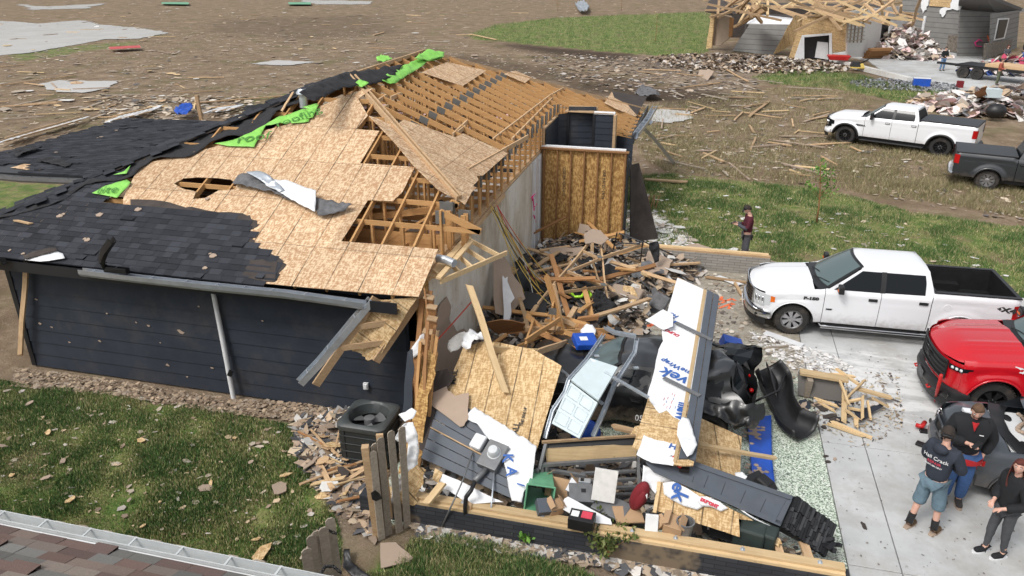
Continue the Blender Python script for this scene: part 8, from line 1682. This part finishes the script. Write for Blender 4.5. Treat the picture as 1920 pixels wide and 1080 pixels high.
# copper-coloured wire chair, grey cloth heaps, hanging downspout and pole
WC = thing('metal_chair_frame', 'rusty metal chair frame lying on the grass right of the OSB stud wall', 'chair frame', G(1218, 388)); MT['rust'] = plain('rust', (.24, .10, .04), .8)
for dx in (-10, 0, 10): b = MB(); b.tube([G(1218+dx, 366, .25), G(1216+dx, 385, .3), G(1220+dx, 389, .05), G(1226+dx, 366, .3)], .014, 6); b.build('bent_tube', [MT['rust']], WC, smooth=True)
DG = thing('hanging_downspout', 'long pale downspout hanging from the far corner of the roof down to the ground', 'downspout', G(1264, 306)); b = MB(); b.tube([(-1.75, 26.6, 2.62), G(1197, 230, 2.35), G(1228, 262, 1.3), G(1264, 306, .05)], [.10, .09, .085, .09], 4); b.build('pipe', [MT['alu']], DG)
b = MB(); p = G(377, 226); b.box((p.x, p.y, .65), (.16, .16, 1.3), Euler((0, -.04, .2)).to_matrix()); tag(b.build('timber_post', [MT['lumber']]), 'upright timber post standing behind the patio roof', 'post')
crumple('cloth_heap', [G(x, y, .3) for x, y in [(1190, 176), (1205, 160), (1225, 170), (1240, 178), (1215, 182)]], 'greycloth', .25, res=.15, label='dark grey sheet crumpled on the mud beyond the north corner of the roof', cat='cloth'); crumple('blue_cloth', [G(x, y, .45) for x, y in [(326, 208), (345, 195), (362, 198), (358, 212), (335, 216)]], 'blue', .2, res=.15, label='dark blue cloth on the debris behind the patio roof', cat='cloth')
crumple('green_scrap', [G(x, y, .3) for x, y in [(705, 108), (720, 104), (735, 110), (725, 116), (708, 115)]], 'green', .15, res=.15, label='bright green membrane scrap on the field behind the roof ridge', cat='membrane'); crumple('silver_sheet', [G(x, y, .5) for x, y in [(1078, 8), (1095, 4), (1105, 14), (1100, 22), (1085, 20)]], 'galv', .5, res=.3, label='crumpled silver sheet by the uprooted shrubs', cat='metal sheet')
for lb, P_ in (('green strip lying far out on the field, left', [(303, 4), (353, 4), (353, 8), (303, 7)]), ('green strip lying far out on the field, right', [(541, 4), (583, 4), (583, 8), (541, 8)]), ('red strip of plastic lying by the large puddle', [(203, 88), (263, 85), (264, 89), (205, 92)])): shard([(x, y, .3) for x, y in P_], 'greenbin' if 'green' in lb else 'red', 'plastic_strip', lb, 'strip', rag=.1)
# white picket panels and palings blown flat behind the patio
for lb, A_, B_, W_, n, gp_ in (('flattened white picket fence panel at the left behind the patio roof', (10, 262), (150, 222), 13, 13, 0), ('flattened white picket fence panel right behind the patio roof', (212, 222), (284, 205), 16, 10, 1), ('small flattened white picket panel beside the blue cloth', (398, 205), (440, 200), 14, 7, 2)):
    r_ = thing('picket_fence', lb, 'fence panel', G((A_[0]+B_[0])/2, (A_[1]+B_[1])/2))
    for k in range(n): t = k/(n-1); x = A_[0]+(B_[0]-A_[0])*t; y = A_[1]+(B_[1]-A_[1])*t; board(G(x-14, y+W_*.5, .15+.2*random.random()), G(x+16, y-W_*.5+3, .15), .13, .03, 'white', 'picket', parent=r_)
    for q in (-.25, .25): board(G(A_[0], A_[1]+q*W_, .3), G(B_[0], B_[1]+q*W_, .3), .09, .05, 'lumber', 'rail', parent=r_)
# ---------------- debris over the field ----------------
FIELD = [(-300, -20), (2100, -20), (1960, 20), (1330, 20), (900, 40), (880, 70), (980, 95), (1230, 108), (1300, 130), (1420, 165), (1560, 200), (1560, 250), (1480, 320), (1200, 310), (900, 200), (700, 180), (400, 230), (0, 320), (-300, 320)]
FPAL = [(.48, .38, .27), (.40, .31, .22), (.55, .47, .37), (.30, .24, .18), (.50, .47, .42), (.24, .18, .13), (.52, .43, .32), (.38, .34, .30), (.10, .09, .085)]
NEARF = [(-300, 120), (0, 60), (700, 60), (980, 95), (1230, 108), (1420, 165), (1560, 200), (1500, 320), (1200, 310), (900, 200), (400, 230), (-300, 400)]
chips('field_litter', FIELD, 10000, (.04, .5), FPAL, flat=.12, asp=(.08, .7), label='pale splinters and scraps littering the field'); chips('field_litter', NEARF, 13000, (.02, .24), FPAL, flat=.15, asp=(.1, .8), label='small splinters littering the near field')
chips('field_litter', [(980, 100), (1230, 108), (1420, 125), (1420, 170), (1200, 175), (1050, 150)], 2400, (.05, .34), PAL2, flat=.3, label='dense rubble strewn across the mud'); chips('field_litter', [(180, 180), (480, 180), (470, 225), (200, 235)], 900, (.05, .35), FPAL, flat=.4, label='litter behind the patio roof')
chips('grass_litter', [(1170, 330), (1300, 330), (1700, 420), (1900, 520), (1420, 495), (1230, 470), (1170, 440)], 420, (.03, .16), [(.62, .6, .57), (.55, .45, .33), (.35, .3, .25)], flat=.3, label='scraps on the right lawn'); chips('grass_litter', [(1170, 395), (1230, 400), (1290, 440), (1330, 480), (1230, 482), (1165, 450)], 900, (.04, .24), [(.62, .6, .57), (.5, .42, .36), (.66, .64, .62)], flat=.4, label='white plaster scraps by the OSB wall')
chips('lawn_litter', [(0, 725), (200, 735), (420, 770), (560, 800), (640, 900), (640, 1060), (0, 940)], 420, (.015, .09), [(.55, .42, .28), (.5, .45, .4), (.3, .22, .16), (.42, .36, .28)], flat=.3, label='wood chips on the lower lawn')
chips('wall_litter', [(30, 690), (200, 712), (430, 748), (760, 770), (745, 800), (640, 800), (420, 775), (200, 740), (20, 725)], 5200, (.012, .08), [(.36, .27, .19), (.26, .19, .13), (.42, .32, .22), (.17, .12, .08), (.32, .26, .2)], flat=.5, label='splinters along the base of the dark wall')
chips('wall_litter', [(560, 790), (650, 775), (660, 800), (650, 880), (700, 900), (700, 1010), (640, 960), (590, 900), (560, 850)], 3400, (.03, .26), [(.46, .34, .23), (.40, .30, .22), (.52, .42, .3), (.2, .15, .11), (.5, .48, .45), (.07, .07, .075)], flat=.8, asp=(.1, .6), label='torn scraps heaped beside the cooling unit')
chips('wall_litter', [(770, 975), (1200, 1040), (1560, 1095), (1300, 1090), (1000, 1045), (790, 1010)], 1800, (.02, .14), [(.42, .33, .24), (.25, .2, .15), (.55, .52, .48), (.08, .08, .085)], flat=.4, label='scraps at the foot of the near brick foundation'); chips('verge_litter', [(1200, 240), (1920, 300), (1920, 420), (1560, 352), (1200, 320)], 1100, (.03, .18), FPAL, flat=.3, label='scraps in the dry verge')
for i, (x, y) in enumerate(inpts([(565, 800), (640, 790), (650, 880), (700, 920), (640, 960), (590, 920)], 34)): rshard((x, y, random.uniform(.03, .18)), random.uniform(.08, .24), random.choice(('osb_wall', 'drybrown', 'lumber', 'drywhite', 'felt')), 'osb_scrap', 'torn scrap in the heap left of the cooling unit', 'scrap', 'scraps heaped left of the cooling unit', .5)
for i, (x, y) in enumerate(inpts([(565, 790), (650, 780), (690, 900), (700, 990), (620, 950)], 16)): d = Vector((random.uniform(-.4, .4), random.uniform(-.4, .4), random.uniform(-.04, .08))); p = Vector((x, y, .14)); board(p-d, p+d, random.choice((.03, .05, .08)), .02, random.choice(('lumber', 'lumber_new', 'lumber_dk')), 'splinter', 'long wood splinter in the heap beside the cooling unit', 'splinter', 'splinters beside the cooling unit')
for i, (px, py, r) in enumerate([(90, 810, .14), (490, 1035, .28), (525, 915, .3), (610, 925, .25), (385, 915, .14), (395, 905, .1), (130, 937, .13), (242, 937, .09), (300, 940, .05), (118, 863, .14), (480, 1010, .1), (265, 825, .12), (55, 755, .12), (440, 820, .08), (470, 866, .08), (535, 890, .16), (268, 985, .09), (5, 835, .16), (22, 890, .1), (85, 895, .12)]): rshard(G(px, py, .05), r*.8, ('osb_wall', 'osb_wall', 'drybrown', 'osb_wall', 'drybrown')[i % 5], 'lawn_scrap', 'lone torn scrap lying on the lower left lawn', 'scrap', 'lone scraps on the lower lawn', .25)
n_ = 0
for i in range(225):
    py = 22+200*random.random()**1.5 if i < 195 else random.uniform(215, 330); px = random.uniform(-20, 1300) if py < 150 else random.choice((random.uniform(-20, 420), random.uniform(1200, 1560)))
    if i >= 195: px = random.uniform(1230, 1560)
    if 880 < px < 1330 and 25 < py < 100 or (500 < px < 1200 and py > 100): continue
    p = G(px, py, .06); L_ = random.uniform(.5, 2.8); a = random.gauss(.1, .9); d = Vector((math.cos(a), math.sin(a), random.uniform(-.01, .02)))*L_/2; n_ += 1
    board(p-d, p+d, random.choice((.07, .09, .14)), .04, random.choice(('lumber', 'drybrown', 'lumber_new', 'lumber_grey')), 'loose_board', 'loose board lying flat '+('among the debris far left, near the big puddle' if px < 330 and py < 130 else 'beyond the patio roof at the left' if px < 420 else 'in the open field behind the roof ridge' if px < 900 else 'on the mud between the roof corner and the white heavy-duty truck' if py > 150 else 'near the far wrecked house and green lawn'), 'board', 'boards scattered over the field')
for (x0, y0, x1, y1, w_) in [(1405, 218, 1441, 190, .16), (1392, 200, 1440, 193, .12), (1297, 211, 1321, 202, .12), (1283, 163, 1350, 155, .14), (1346, 122, 1402, 152, .14), (1525, 216, 1556, 209, .1), (1535, 186, 1565, 182, .1), (1595, 275, 1615, 284, .06), (1208, 336, 1288, 341, .2), (1540, 293, 1570, 309, .05), (0, 160, 141, 141, .1), (336, 174, 413, 169, .1), (361, 193, 552, 178, .14), (160, 192, 218, 181, .12), (0, 200, 105, 193, .12), (700, 66, 720, 60, .2), (882, 64, 930, 74, .3)]:
    board(G(x0, y0, .08), G(x1, y1, .08), w_, .05, 'lumber', 'loose_board', 'longer loose board standing out in the littered ground', 'board', 'larger boards on the littered ground')
for i in range(90):
    py = 15+190*random.random()**1.4; px = random.uniform(-20, 900) if py < 130 else random.uniform(-20, 400); rshard(G(px, py, .08), random.uniform(.2, .55), random.choice(('drybrown', 'lumber_new', 'drywhite', 'osb_roof', 'lumber_grey')), 'sheet_fragment', 'torn sheet fragment lying flat '+('far left near the big puddle' if px < 330 else 'in the left field behind the patio roof' if px < 520 else 'in the field beyond the roof ridge'), 'sheet fragment', 'sheet fragments over the field', .08)
for px, py, r in [(1310, 468, .5), (1360, 470, .45), (1272, 425, .25), (1240, 415, .3), (1375, 467, .2), (1440, 435, .12), (1513, 416, .1), (1245, 433, .3)]: rshard(G(px, py, .06), r, 'drywhite' if px != 1310 else 'drybrown', 'plaster_sheet', 'pale plasterboard piece lying on the right lawn', 'plasterboard', 'plasterboard on the right lawn', .12)
